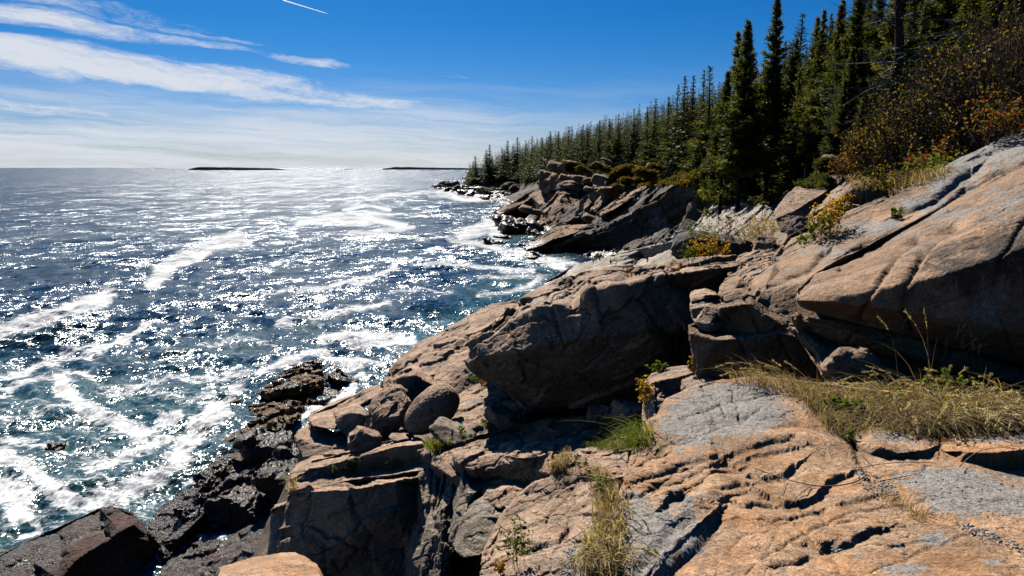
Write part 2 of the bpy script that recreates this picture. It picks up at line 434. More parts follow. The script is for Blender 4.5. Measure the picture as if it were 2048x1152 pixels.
def rock(name, label, out, lines=(), mat=None, T=1.5, drop=0.35, shrink=0.88, L=4.0, rnd=3, ops=(), paint=(), cat='rock',
         group=None, kind=None, seed=None, S=None, dark=(), **disp):
    """a solid stone: its faces are given by points on them (photo pixel and distance), its back closes it in depth"""
    pts, ys, cons, faces = [], [], [], []
    def add(p):
        for i, q in enumerate(pts):
            if abs(q[0] - p[0]) < 0.5 and abs(q[1] - p[1]) < 0.5:
                return i
        pts.append((float(p[0]), float(p[1])))
        ys.append(p[2] if len(p) == 3 else (p[3] - H) / slope(p[1]))
        return len(pts) - 1
    ring = [add(p) for p in out]
    for ln in lines:
        ii = [add(p) for p in ln]
        cons += [(a, b) for a, b in zip(ii[:-1], ii[1:]) if a != b]
    r = delaunay_2d_cdt([Vector(p) for p in pts], cons, [ring], 1, 1e-4, True)
    V2, E, F, ov = r[0], r[1], r[2], r[3]
    Yv = []
    P0 = np.array(pts); Y0 = np.array(ys)
    for i, p in enumerate(V2):
        if ov[i]:
            Yv.append(ys[ov[i][0]])
        else:
            d = np.linalg.norm(P0 - (p.x, p.y), axis=1) + 1e-3
            w = 1 / d ** 3; Yv.append(float((w * Y0).sum() / w.sum()))
    v = np.array([P(p.x, p.y, y) for p, y in zip(V2, Yv)])
    t = np.array([f for f in F if len(f) == 3])
    Ym = float(np.mean(Yv))
    S = S or Ym * 100 / FPX
    # front faces towards the camera
    nn = np.cross(v[t[:, 1]] - v[t[:, 0]], v[t[:, 2]] - v[t[:, 0]])
    cc = v[t].mean(1) - (0, 0, H)
    fl = (nn * cc).sum(1) > 0
    t[fl] = t[fl][:, ::-1]
    # rim of the front, in order
    ec = {}
    for a, b, c in t:
        for e in ((a, b), (b, c), (c, a)):
            ec[e] = 1
    rim = {a: b for (a, b) in ec if (b, a) not in ec}
    n0 = len(v)
    rv = list(rim.keys()); bi = {a: n0 + i for i, a in enumerate(rv)}
    ray = v[rv] - (0, 0, H); ray[:, 2] *= 0.6; ray /= np.linalg.norm(ray, axis=1)[:, None]
    bk = v[rv] + ray * T
    cen = bk.mean(0); zmin = v[:, 2].min()
    bk = cen + (bk - cen) * shrink
    top = (bk[:, 2] - zmin)
    bk[:, 2] -= drop * np.clip(top, 0, None) + 0.05 * T
    v = np.concatenate((v, bk, [bk.mean(0)]))
    ci = len(v) - 1
    bt = []
    for a, b in rim.items():
        bt += [(b, a, bi[a]), (b, bi[a], bi[b]), (bi[b], bi[a], ci)]
    t = np.concatenate((t, np.array(bt)))
    flag = np.zeros(len(v)); flag[:n0] = 1
    def lim(mid, f):
        q, dep = to_px(mid); dep = np.maximum(dep, 1.0)
        o = np.maximum(np.maximum(q[:, 0] - 2120, q[:, 1] - 1215), 0)
        return np.where(f > 0.5, L * (1 + np.minimum(o / 12, 4)), L * 5) * dep / FPX
    v, t, flag = subdivide(v, t, flag, lim)
    v = smooth(v, t, rnd)
    if ops:
        q, dep = to_px(v)
        n = tri_normals(v, t)
        d = np.zeros(len(v))
        for (poly, wa, wb, amp) in ops:
            # wa: width above/left of the line, wb: below/right; 0 means a sharp drop
            pl = np.array(poly, float)
            lo, hi = pl.min(0) - 4 * max(wa, wb), pl.max(0) + 4 * max(wa, wb)
            sel = np.where((q[:, 0] > lo[0]) & (q[:, 0] < hi[0]) & (q[:, 1] > lo[1]) & (q[:, 1] < hi[1]) & (flag > 0.2))[0]
            if not len(sel): continue
            qq = q[sel] + np.stack((perlin(v[sel] / S * 2.4 + 4.4), perlin(v[sel] / S * 2.4 + 8.1)), 1) * 4
            dist, side = polydist(qq, poly)
            w = np.where(side > 0, max(wb, 3.0), max(wa, 3.0))
            d[sel] += amp * np.exp(-(dist / w) ** 1.4) * dep[sel] / FPX
        v = smooth(v + n * d[:, None], t, 1, 0.5)
    sd = seed if seed is not None else (len(D.objects) * 0.37) % 7
    v = rockify(v, t, S, seed=sd, **disp)
    attrs = {}
    if paint:
        q, dep = to_px(v); g = np.zeros(len(v))
        for (cx, cy, rx, ry, a) in paint:
            g += a * np.exp(-(((q[:, 0] - cx) / rx) ** 2 + ((q[:, 1] - cy) / ry) ** 2))
        attrs['gray'] = g
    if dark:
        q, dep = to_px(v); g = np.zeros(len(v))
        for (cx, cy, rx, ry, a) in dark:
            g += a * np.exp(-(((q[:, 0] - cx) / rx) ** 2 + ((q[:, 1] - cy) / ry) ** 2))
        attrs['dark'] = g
    org = (v[:, 0].mean(), v[:, 1].mean(), v[:, 2].min())
    ob = link_mesh(name, v, t, mat or M_MID, attrs=attrs, origin=org)
    ob['px_size'] = S
    del ob['px_size']
    return tag(ob, label, None if kind == 'structure' else cat, group, kind)


def ico(n):
    f = (1 + 5 ** 0.5) / 2
    v = np.array([(-1, f, 0), (1, f, 0), (-1, -f, 0), (1, -f, 0), (0, -1, f), (0, 1, f), (0, -1, -f), (0, 1, -f), (f, 0, -1), (f, 0, 1), (-f, 0, -1), (-f, 0, 1)], float)
    t = np.array([(0, 11, 5), (0, 5, 1), (0, 1, 7), (0, 7, 10), (0, 10, 11), (1, 5, 9), (5, 11, 4), (11, 10, 2), (10, 7, 6), (7, 1, 8), (3, 9, 4), (3, 4, 2), (3, 2, 6), (3, 6, 8), (3, 8, 9), (4, 9, 5), (2, 4, 11), (6, 2, 10), (8, 6, 7), (9, 8, 1)])
    v /= np.linalg.norm(v, axis=1)[:, None]
    for _ in range(n):
        v, t, _f = subdivide(v, t, np.ones(len(v)), lambda m, f: np.zeros(len(m)), passes=1)
        v /= np.linalg.norm(v, axis=1)[:, None]
    return v, t


_ICO = {}


def boulder(name, label, px, py, w, h, depth=1.0, Y=None, z=None, mat=None, rot=0.0, tilt=0.0, cuts=9, roundness=0.0, det=4, seed=0, sink=0.12, cat='rock', group=None, rel=1.0, pitch=0.0, ops=()):
    """a loose block standing at a point: w, h in photo pixels at its distance; flat faces cut by random planes"""
    if det not in _ICO: _ICO[det] = ico(det)
    v, t = _ICO[det]; v = v.copy()
    base = P(px, py, Y, z)
    dist = to_px(base[None])[1][0]
    W, Hh = w * dist / FPX, h * dist / FPX
    rs = np.random.RandomState(seed * 13 + 5)
    if roundness < 1:
        n = rs.normal(size=(cuts, 3)); n /= np.linalg.norm(n, axis=1)[:, None]
        n = np.concatenate((n, [(0, 0, 1), (0.15, -0.98, 0.1), (-0.1, 0.98, 0.2), (0.97, 0.1, 0.2), (-0.98, 0.1, 0.15), (0, 0, -1)]))
        k = np.concatenate((rs.uniform(0.55, 0.85, cuts), (0.70, 0.72, 0.74, 0.80, 0.8, 0.7)))
        k = k + (1 - k) * roundness
        dd = v @ n.T
        r = np.min(np.where(dd > 0.02, k / np.maximum(dd, 0.02), 9), axis=1)
        v = v * np.minimum(r, 1.0)[:, None]
    v = v * np.array((W / 2, W / 2 * depth, Hh / 2)) / (0.80 if roundness < 1 else 1)
    ca, sa = math.cos(rot), math.sin(rot)
    cb, sb = math.cos(tilt), math.sin(tilt)
    v = v @ np.array(((cb, 0, sb), (0, 1, 0), (-sb, 0, cb)))
    cp, sp = math.cos(pitch), math.sin(pitch)
    v = v @ np.array(((1, 0, 0), (0, cp, sp), (0, -sp, cp)))
    v = v @ np.array(((ca, sa, 0), (-sa, ca, 0), (0, 0, 1)))
    v[:, 2] -= v[:, 2].min() + Hh * sink
    v = v + base
    S = dist * 100 / FPX
    f = min(1.0, max(w, h) / 60.0)
    v = rockify(v, t, S, seed=seed * 0.7, blk=(60 * f, 2.4 * f * rel, 1.4 * f * rel), bed=(14 * f, 1.3 * f * rel), fb=(50 * f, 3 * f * rel), fine=(9, 0.7 * f * rel))
    ob = link_mesh(name, v, t, mat or M_MID, origin=base)
    return tag(ob, label, cat, group)
# ------------------------------------------------------------------ foreground and middle rocks
def SL(px, py, k=1.0):
    """on the plane of the long ledge, which climbs to the right"""
    return (px, py, 3.626 / (0.42 * (px - 1024) / FPX * 1.01 - slope(py)) * k)


def lip(poly, a=-7, fall=26):
    return (poly, 2.2, fall, a * 1.05)


rock('granite_slab', 'broad orange and grey lichened granite slab running down to the camera, crossed by dark cracks',
     [(1510, 753, 6.3), (1620, 772, 6.1), (1720, 850, 5.2), (1900, 905, 4.5), (2100, 930, 4.3), (2900, 920, 4.4), (3100, 1250, 2.35), (2900, 1560, 1.65), (1600, 1600, 1.6), (1060, 1580, 1.65), (1195, 1200, 2.5),
      (1225, 1115, 2.8), (1243, 1040, 3.15), (1240, 990, 3.45), (1252, 945, 3.9), (1266, 895, 4.4), (1292, 848, 5.0), (1330, 800, 5.6), (1372, 777, 6.0), (1440, 762, 6.2)],
     [[(1330, 1010, 3.28), (1300, 960, 3.72), (1340, 880, 4.55), (1420, 820, 5.3)],
      [(1255, 1280, 2.25), (1285, 1190, 2.45), (1345, 1110, 2.86), (1445, 1012, 3.42), (1490, 985, 3.62)],
      [(1255, 1140, 2.62), (1330, 1045, 3.06), (1420, 985, 3.5)],
      [(1600, 1000, 3.55), (1750, 1010, 3.5), (1900, 1080, 3.05), (2080, 1150, 2.7)], [(1600, 1200, 2.45), (2120, 1200, 2.45)]],
     mat=M_FRONT, T=1.6, drop=0.1, L=2.1, rnd=16, S=0.30, seed=1.3,
     ops=[lip([(1364, 925), (1439, 906), (1448, 914), (1465, 918), (1508, 904), (1580, 889)], -9, 22), lip([(1361, 950), (1393, 938), (1442, 915)], -9, 16),
          lip([(1364, 976), (1393, 961), (1422, 938), (1450, 929), (1474, 921)], -10, 18), lip([(1502, 940), (1531, 947), (1557, 944), (1577, 938), (1592, 927)], -11, 24),
          lip([(1537, 987), (1566, 1003), (1606, 1001), (1638, 984), (1664, 958), (1690, 947)], -13, 26), lip([(1471, 1004), (1488, 1012), (1508, 1000), (1546, 999)], -9, 18),
          lip([(1652, 1081), (1675, 1089), (1704, 1079), (1745, 1056), (1765, 1050)], -14, 16), lip([(1551, 1134), (1583, 1131), (1618, 1113), (1632, 1121)], -11, 14),
          lip([(1246, 964), (1272, 958), (1306, 955), (1332, 941), (1355, 935)], -11, 24), lip([(1249, 982), (1278, 985), (1321, 958)], -8, 16), lip([(1327, 1004), (1347, 984), (1364, 978)], -11, 16),
          lip([(1468, 900), (1500, 888), (1540, 884), (1590, 872), (1610, 880)], -8, 20), lip([(1285, 925), (1305, 912), (1325, 903)], -6, 14), lip([(1320, 895), (1345, 880), (1375, 872)], -5, 12),
          lip([(1450, 975), (1485, 968), (1500, 960)], -8, 14), lip([(1440, 1000), (1475, 985), (1495, 975)], -7, 10), lip([(1615, 1080), (1640, 1092), (1660, 1080)], -9, 12),
          lip([(1690, 1000), (1730, 996), (1755, 988)], -7, 16), lip([(1640, 1010), (1652, 1040), (1672, 1046), (1700, 1038)], -6, 10), lip([(1460, 1098), (1485, 1075), (1525, 1062)], -4, 10),
          lip([(1505, 1005), (1522, 1022), (1548, 1040), (1590, 1032), (1640, 1010)], -7, 12),
          ([(1436, 1020), (1400, 1052), (1350, 1092), (1300, 1140), (1270, 1185)], 30, 12, 15), ([(1446, 1018), (1412, 1080), (1365, 1120), (1310, 1170)], 16, 7, -17),
          ([(1395, 860), (1430, 848), (1480, 835)], 8, 12, -4), ([(1560, 852), (1600, 846), (1640, 855)], 3, 9, -5),
          ([(1690, 852), (1722, 905), (1745, 950), (1790, 985), (1840, 1012), (1920, 1048), (2060, 1104)], 6, 8, -12),
          ([(1745, 950), (1800, 942), (1850, 948)], 5, 6, -8), ([(1594, 1047), (1652, 1093), (1710, 1151), (1740, 1190)], 2.2, 2.2, -7), ([(1300, 760), (1460, 770), (1482, 840)], 2, 2, -4),
          ([(1850, 935), (1960, 1000), (2060, 1020)], 2.5, 2.5, -6), ([(1780, 1092), (1850, 1078), (1960, 1088)], 2, 2, -4), ([(1400, 770), (1440, 800), (1450, 830)], 2.5, 2.5, -5),
          ([(1255, 1005), (1330, 962), (1450, 932)], 2, 2, -5), ([(1300, 905), (1400, 868), (1520, 822)], 2, 2, -4), ([(1490, 1150), (1600, 1068), (1700, 1020), (1850, 1000)], 2, 2.5, -4.5), ([(1740, 1150), (1850, 1095), (1960, 1055)], 2, 2, -4), ([(1360, 840), (1470, 800), (1560, 790)], 1.8, 2, -4),
          ([(1560, 1050), (1535, 1105), (1530, 1190)], 2, 2, -2)],
     paint=[(1430, 815, 90, 50, 1.3), (1520, 830, 60, 40, 1.0), (1390, 880, 60, 30, 0.9), (1300, 1070, 110, 80, 1.7), (1250, 1120, 60, 90, 1.0), (1400, 990, 60, 18, 0.7), (1960, 1000, 150, 38, 1.9), (1880, 955, 110, 22, 1.5), (1480, 800, 110, 40, 0.8),
            (1870, 1077, 36, 16, 1.25), (1800, 1140, 50, 18, 1.3), (1795, 1092, 24, 10, 1.1), (1990, 1125, 26, 8, 1.1), (1715, 1110, 14, 8, 1.0), (1340, 850, 30, 25, 0.8), (1560, 905, 25, 8, 0.5),
            (1700, 1010, 200, 60, -0.6), (1600, 1110, 130, 60, -0.6), (1300, 920, 40, 40, -0.4), (1600, 870, 60, 18, -0.5), (1310, 1000, 30, 20, -0.2)],
     blk=(170, 1.5, 1.2), bed=(26, 1.2), fb=(110, 4.2), fine=(12, 1.0), lump=(260, 8))

rock('shelf_rock', 'rounded orange rock with grey lichen cap below the dry grass, left of a longer stone',
     [(1700, 882, 4.75), (1728, 858, 4.95), (1785, 846, 5.1), (1848, 850, 5.05), (1880, 874, 4.85), (1882, 905, 4.55), (1858, 926, 4.4), (1785, 934, 4.35), (1728, 915, 4.5)],
     [[(1712, 885, 4.68), (1760, 893, 4.42), (1800, 905, 4.36), (1850, 900, 4.40), (1878, 888, 4.6)]], mat=M_FRONT, T=0.7, L=3.2, rnd=9, S=0.3, blk=(160, 0.8, 1.0), bed=(26, 0.6), fb=(70, 2.5), fine=(10, 1.1),
     paint=[(1800, 868, 60, 16, 1.3), (1835, 895, 25, 14, 0.6)])
rock('shelf_rock', 'long orange and grey shelf stone with a dark hollow front under the drooping grass',
     [(1878, 872, 4.85), (1950, 850, 5.05), (2110, 842, 5.1), (2700, 830, 5.2), (2700, 920, 4.5), (2110, 935, 4.25), (2050, 936, 4.25), (1985, 940, 4.22), (1912, 934, 4.3), (1890, 905, 4.55)],
     [[(1890, 903, 4.45), (1930, 903, 4.33), (2000, 904, 4.2), (2040, 900, 4.2), (2110, 870, 4.4), (2650, 865, 4.7)]], mat=M_FRONT, T=0.7, L=3.2, rnd=7, S=0.3, blk=(160, 0.8, 1.0), bed=(26, 0.6), fb=(70, 2.5), fine=(10, 1.1),
     paint=[(2000, 872, 100, 14, 1.3)])

rock('layered_outcrop', 'giant rounded granite bulge with dark weathered, shade-deepened underside behind the tall dry grass',
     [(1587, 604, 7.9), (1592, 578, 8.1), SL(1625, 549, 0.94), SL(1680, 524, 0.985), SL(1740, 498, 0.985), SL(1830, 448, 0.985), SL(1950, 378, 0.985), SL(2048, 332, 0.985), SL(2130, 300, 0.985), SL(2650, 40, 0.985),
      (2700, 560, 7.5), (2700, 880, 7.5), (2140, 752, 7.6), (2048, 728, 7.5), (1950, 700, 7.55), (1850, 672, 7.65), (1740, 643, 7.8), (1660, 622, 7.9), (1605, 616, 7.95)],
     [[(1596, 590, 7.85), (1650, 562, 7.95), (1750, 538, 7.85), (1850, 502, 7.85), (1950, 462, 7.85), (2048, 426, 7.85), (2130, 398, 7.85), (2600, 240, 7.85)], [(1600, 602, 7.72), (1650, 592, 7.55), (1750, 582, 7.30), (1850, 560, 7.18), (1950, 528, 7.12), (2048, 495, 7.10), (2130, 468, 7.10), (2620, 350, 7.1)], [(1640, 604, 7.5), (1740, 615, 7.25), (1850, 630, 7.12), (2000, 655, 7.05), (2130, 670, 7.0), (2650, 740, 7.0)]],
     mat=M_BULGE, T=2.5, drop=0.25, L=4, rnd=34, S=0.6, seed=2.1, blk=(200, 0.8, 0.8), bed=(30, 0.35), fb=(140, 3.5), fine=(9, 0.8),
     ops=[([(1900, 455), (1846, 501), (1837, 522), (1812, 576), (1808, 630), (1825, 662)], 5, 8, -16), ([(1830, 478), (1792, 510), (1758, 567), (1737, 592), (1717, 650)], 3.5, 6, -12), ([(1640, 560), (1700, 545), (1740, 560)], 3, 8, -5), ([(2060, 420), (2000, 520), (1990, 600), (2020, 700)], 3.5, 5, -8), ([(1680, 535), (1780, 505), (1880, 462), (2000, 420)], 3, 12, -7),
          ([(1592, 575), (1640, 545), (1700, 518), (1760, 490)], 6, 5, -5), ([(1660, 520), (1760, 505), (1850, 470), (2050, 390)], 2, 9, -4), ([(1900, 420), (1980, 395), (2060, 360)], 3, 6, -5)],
     dark=[(1900, 550, 120, 70, 0.8), (2050, 500, 120, 90, 0.95), (1780, 580, 40, 40, 0.4)], paint=[(1980, 620, 60, 60, 0.75), (1760, 470, 90, 14, 0.9), (1900, 430, 110, 16, 0.8), (2000, 400, 60, 30, 0.7), (1850, 620, 25, 30, 0.3)])  # dark mask: black lichen on the underside, its shade deepened in colour too
rock('sloping_ledge', 'long smooth grey and orange granite ledge rising to the right edge below the brown bushes',
     [(1490, 640, 9.2), (1478, 604, 9.9), SL(1500, 562), SL(1550, 527), SL(1640, 482), SL(1700, 455), SL(1757, 436), SL(1800, 405), SL(1850, 374), SL(1925, 313), SL(2048, 252), SL(2150, 205), SL(2700, -60),
      SL(2700, 200), SL(2150, 380), SL(2048, 400), SL(1900, 470), SL(1750, 540), (1660, 600, 9.2), (1625, 690, 8.9), (1560, 690, 9.0), (1510, 665, 9.1)],
     [[(1490, 590, 9.8), (1530, 572, 9.9), (1580, 560, 9.9), (1640, 552, 10.0)], [SL(1560, 545), SL(1680, 490, 1.01), SL(1800, 445, 0.985), SL(1950, 372, 1.01), SL(2080, 310, 0.985)]],
     mat=M_LEDGE, T=3, drop=0.4, L=3.6, rnd=14, S=0.75, seed=4.4, blk=(220, 0.8, 1.0), bed=(26, 1.4), fb=(130, 3.0), fine=(9, 0.75),
     ops=[lip([(1520, 577), (1560, 560), (1610, 540), (1650, 505)], -9, 18), lip([(1700, 500), (1780, 462), (1850, 430), (1925, 372), (1985, 345), (2060, 318)], -11, 26),
          lip([(1800, 425), (1860, 398), (1900, 370), (1940, 338)], -12, 24), lip([(1930, 400), (1985, 372), (2030, 350), (2060, 348)], -9, 20), lip([(1630, 560), (1720, 510), (1790, 480)], -8, 18),
          lip([(1960, 312), (2010, 290), (2070, 270)], -7, 22), ([(1497, 565), (1510, 590), (1535, 612), (1548, 660)], 6, 6, -9)],
     paint=[(1750, 455, 110, 14, 1.0), (1900, 350, 60, 50, 1.2), (1990, 295, 90, 40, 1.3), (1650, 500, 60, 14, 0.8), (1850, 410, 60, 14, 0.9), (1560, 620, 70, 50, -0.6), (1600, 540, 50, 14, -0.4)])
rock('stone_layer', 'long brown middle layer wedged between the giant bulge and the pointed lower stone',
     [(1582, 632, 8.25), (1592, 625, 8.25), (1660, 636, 8.1), (1720, 650, 8.0), (1850, 686, 7.8), (2140, 764, 7.5), (2650, 890, 7.3), (2650, 960, 7.5), (2140, 830, 7.7), (1900, 762, 7.9), (1780, 722, 8.0), (1735, 706, 8.05), (1690, 688, 8.1), (1620, 655, 8.25)],
     [[(1590, 640, 8.1), (1700, 665, 7.85), (1850, 715, 7.65), (2140, 795, 7.4)]], mat=M_BULGE, T=1.5, rnd=8, S=0.6, blk=(90, 1.5, 2.5), bed=(20, 0.6), fb=(60, 3), fine=(8, 1.2),
     ops=[([(1715, 655), (1700, 672), (1692, 690)], 3, 3, -7), ([(1790, 690), (1815, 712), (1830, 730)], 3, 3, -6)], paint=[(1830, 720, 60, 25, 0.7)])
rock('pointed_stone', 'pointed brown stone with a thin sunlit left edge, lowest layer under the giant bulge',
     [(1585, 656, 8.6), (1600, 653, 8.5), (1660, 688, 8.2), (1720, 702, 8.1), (1800, 722, 8.0), (1900, 757, 7.9), (2140, 820, 7.7), (2650, 950, 7.4), (2650, 1000, 7.0), (2140, 880, 7.2), (1800, 805, 7.2), (1668, 772, 7.3), (1655, 765, 7.35), (1625, 715, 8.2), (1600, 680, 8.55)],
     [[(1590, 660, 8.45), (1635, 705, 7.9), (1662, 765, 7.3)], [(1640, 690, 8.0), (1720, 720, 7.75), (1900, 780, 7.5)]], mat=M_BULGE, T=1.5, rnd=3, S=0.6, blk=(80, 1.5, 2.5), bed=(20, 0.5), fb=(60, 3), fine=(8, 1.3))
boulder('rounded_stone', 'round brown stone wedged under the outcrop where the tall grass begins', 1697, 768, 92, 76, 0.8, Y=7.0, mat=M_BULGE, seed=4, roundness=0.55, cuts=5)
# the block stack left of the bulge
rock('stacked_block', 'large brown base block of the stack left of the giant bulge, front in deep shade',
     [(1378, 650, 9.6), (1400, 655, 9.7), (1440, 658, 9.8), (1490, 640, 9.8), (1560, 640, 9.7), (1605, 650, 9.4), (1645, 765, 9.0), (1560, 768, 9.0), (1480, 765, 9.1), (1398, 757, 9.2), (1386, 740, 9.3), (1382, 690, 9.4)],
     [[(1380, 668, 9.15), (1430, 682, 8.85), (1500, 676, 8.8), (1560, 668, 8.8), (1610, 680, 8.8)]], mat=M_BULGE, T=2, L=3.5, rnd=5, S=0.65, blk=(110, 2, 2.5), bed=(20, 0.5), fb=(60, 3), fine=(8, 1.3),
     ops=[([(1480, 680), (1496, 720), (1500, 760)], 2.5, 2.5, -7), ([(1560, 670), (1580, 720), (1600, 765)], 2.5, 2.5, -6)], paint=[(1500, 715, 30, 25, 0.5), (1470, 680, 16, 14, 0.5)])
rock('stacked_block', 'sunlit pinkish block with a rough chiselled left face on top of the shaded base block',
     [(1380, 604, 10.0), (1396, 597, 10.2), (1434, 600, 10.2), (1447, 625, 9.9), (1447, 655, 9.3), (1420, 665, 9.1), (1400, 658, 9.2), (1384, 638, 9.5)], [[(1382, 618, 9.5), (1410, 613, 9.5), (1444, 618, 9.45)], [(1390, 645, 9.25), (1420, 648, 9.15), (1445, 645, 9.25)]],
     mat=M_MID, T=0.8, L=3, rnd=4, S=0.65, blk=(40, 1.2, 1.5), bed=(9, 0.8), fb=(30, 1.6), fine=(7, 1.0))
rock('stacked_block', 'small flat capstone at the upper left corner of the block stack',
     [(1379, 592, 10.1), (1384, 582, 10.5), (1410, 577, 10.8), (1432, 582, 10.7), (1436, 594, 10.1), (1400, 600, 9.8), (1382, 605, 9.8)], [[(1384, 594, 9.9), (1410, 590, 9.95), (1434, 590, 9.95)]],
     mat=M_MID, T=0.6, L=2.6, rnd=5, S=0.65, blk=(50, 0.8, 1.0), bed=(12, 0.3), fb=(30, 1.4), fine=(7, 0.8))
rock('stacked_block', 'domed sunlit orange block topping the stack beside the long ledge',
     [(1434, 590, 10.2), (1440, 570, 10.7), (1460, 556, 11.1), (1482, 553, 11.1), (1496, 565, 10.8), (1502, 592, 10.0), (1480, 605, 9.6), (1450, 604, 9.7)], [[(1440, 588, 9.9), (1470, 578, 9.9), (1498, 588, 9.8)]],
     mat=M_LEDGE, T=0.9, L=3, rnd=8, S=0.65, blk=(70, 0.8, 1.6), bed=(14, 0.4), fb=(40, 1.6), fine=(7, 0.8), ops=[([(1440, 584), (1470, 572), (1495, 572)], 3, 3, -6)])
rock('stacked_block', 'brown cracked block in the middle of the stack under the domed orange block',
     [(1430, 603, 10.2), (1465, 596, 10.2), (1500, 588, 10.2), (1530, 612, 9.8), (1590, 650, 9.2), (1600, 690, 9.2), (1500, 688, 9.1), (1440, 684, 9.2), (1442, 650, 9.4)], [[(1440, 618, 9.2), (1500, 606, 9.15), (1530, 630, 9.0), (1590, 668, 8.9)]],
     mat=M_BULGE, T=1, L=3, rnd=7, S=0.65, blk=(60, 2.4, 3), bed=(14, 0.5), fb=(40, 2.5), fine=(7, 1.2), ops=[([(1492, 600), (1502, 630), (1520, 665)], 3, 3, -8)])

# the great overhanging boulder and what stands around it
rock('overhanging_boulder', 'huge overhanging boulder with sunlit top and almost black underside above the rocky hollow',
     [(929, 706, 16.2), (936, 692, 16.4), (972, 669, 16.9), (1009, 640, 17.3), (1032, 609, 17.8), (1055, 594, 18.3), (1101, 570, 19.2), (1135, 554, 19.6), (1150, 560, 19.6), (1180, 548, 19.7), (1212, 540, 19.8), (1244, 541, 19.6), (1258, 557, 18.6), (1290, 552, 18.6),
      (1324, 537, 18.7), (1340, 545, 18.4), (1387, 527, 18.6), (1440, 516, 18.6), (1468, 514, 18.4), (1480, 528, 17.8), (1484, 560, 17.0), (1440, 585, 16.8), (1400, 600, 16.6), (1390, 680, 16.4), (1400, 760, 16.6), (1340, 790, 16.9), (1250, 820, 17.2), (1150, 832, 17.2), (1060, 832, 16.9),
      (1036, 798, 16.5), (1022, 782, 16.3), (998, 766, 16.2), (978, 757, 16.2), (966, 744, 16.1), (946, 741, 16.2), (934, 728, 16.2)],
     [[(936, 700, 15.9), (980, 674, 15.8), (1020, 648, 15.8), (1036, 632, 15.8), (1072, 612, 15.7), (1110, 606, 15.4), (1144, 612, 15.2), (1181, 590, 15.1), (1215, 578, 15.0), (1258, 576, 15.0), (1290, 570, 15.1), (1324, 553, 15.3), (1362, 548, 15.3), (1420, 540, 15.5), (1475, 532, 16.2)],
      [(950, 715, 15.6), (1050, 700, 15.0), (1150, 680, 14.7), (1300, 660, 14.7), (1388, 650, 15.2)],
      [(1000, 750, 15.8), (1080, 770, 15.6), (1200, 760, 15.4), (1350, 740, 15.6)]],
     mat=M_MID, T=5, drop=0.5, L=3.2, rnd=2, S=1.3, seed=5.2, blk=(95, 6.5, 4.0), bed=(24, 1.2), fb=(70, 4.0), fine=(9, 0.9),
     ops=[([(1252, 570), (1290, 610), (1318, 645), (1352, 690), (1378, 730)], 3, 4, -12), ([(1335, 548), (1345, 580), (1362, 602)], 2.5, 2.5, -8), ([(1181, 577), (1186, 615), (1200, 650)], 0, 12, 10),
          ([(1143, 612), (1146, 626), (1184, 621)], 9, 0, -9), ([(1022, 640), (1030, 700), (1055, 722), (1110, 742), (1150, 750)], 0, 16, 9), ([(1095, 590), (1110, 640), (1135, 700)], 2.5, 3, -6),
          ([(1048, 600), (1080, 590), (1130, 575), (1180, 560), (1215, 548)], 2.5, 2.5, -5), ([(1060, 607), (1090, 602), (1144, 585)], 2, 3, -5), ([(1170, 560), (1195, 575), (1215, 578)], 2, 2, -4), ([(1350, 690), (1300, 720), (1210, 760), (1130, 745)], 3, 3, -6),
          ([(1094, 560), (1118, 573), (1146, 562)], 0, 6, -6)],
     paint=[(1080, 600, 40, 14, 0.8), (1130, 600, 20, 14, 0.8), (1240, 550, 40, 10, 0.6)])
rock('shoulder_ledge', 'tan cracked granite shoulder sloping into the sea left of the huge overhanging boulder',
     [(762, 778, 24), (775, 752, 25), (790, 740, 26), (808, 722, 26.5), (840, 695, 27), (880, 672, 28), (905, 652, 29), (945, 628, 30), (985, 605, 31), (1030, 600, 31), (1040, 608, 30), (1050, 625, 27), (1010, 660, 24), (980, 700, 22), (985, 770, 20.5),
      (960, 800, 20.5), (915, 790, 21), (890, 775, 21.5), (860, 762, 22), (800, 790, 22)],
     [[(770, 765, 23.5), (815, 745, 23.5), (850, 720, 24), (880, 712, 24)], [(850, 762, 22.2), (890, 740, 22.4), (925, 735, 22), (960, 720, 22)], [(905, 700, 23.5), (935, 690, 23.5), (985, 665, 24)], [(820, 712, 25.5), (880, 690, 26), (950, 650, 27), (1010, 620, 28)]],
     mat=M_MID, T=6, drop=0.7, L=3.0, rnd=1, S=1.9, seed=6.1, blk=(55, 4.5, 3.5), bed=(15, 3.0), fb=(50, 2.5), fine=(9, 0.8),
     ops=[lip([(905, 690), (940, 680), (985, 655)], -8, 10), lip([(900, 668), (950, 655), (1010, 625)], -6, 9), ([(825, 725), (860, 705), (885, 712)], 2, 3, -6)])
rock('angular_rock', 'reddish angular rock with a shaded front between the tan shoulder and the egg-shaped boulder',
     [(778, 760, 22.5), (790, 748, 23), (815, 736, 23), (835, 733, 23), (850, 745, 22.5), (872, 762, 22), (878, 770, 21.8), (860, 790, 21.3), (820, 820, 21), (790, 800, 21.3), (765, 772, 22.4)],
     [[(795, 757, 21.6), (830, 750, 21.4), (868, 770, 21.2)]], mat=M_MID, T=2, L=3, rnd=3, blk=(40, 2.5, 2), fb=(35, 2.5))
rock('long_ledge', 'narrow pinkish ledge leading down to the sea behind the boulder row',
     [(618, 832, 24), (660, 818, 24.5), (700, 800, 25), (745, 775, 25.5), (790, 757, 25), (800, 765, 24), (790, 780, 23), (740, 800, 22), (700, 815, 21.5), (668, 835, 21), (640, 862, 20.6), (620, 858, 20.6), (618, 842, 21.4)],
     [[(625, 845, 21.6), (665, 828, 22), (700, 808, 22.4), (780, 768, 23.5)]], mat=M_MID, T=2, L=3, rnd=3, blk=(40, 2, 2), fb=(35, 2))
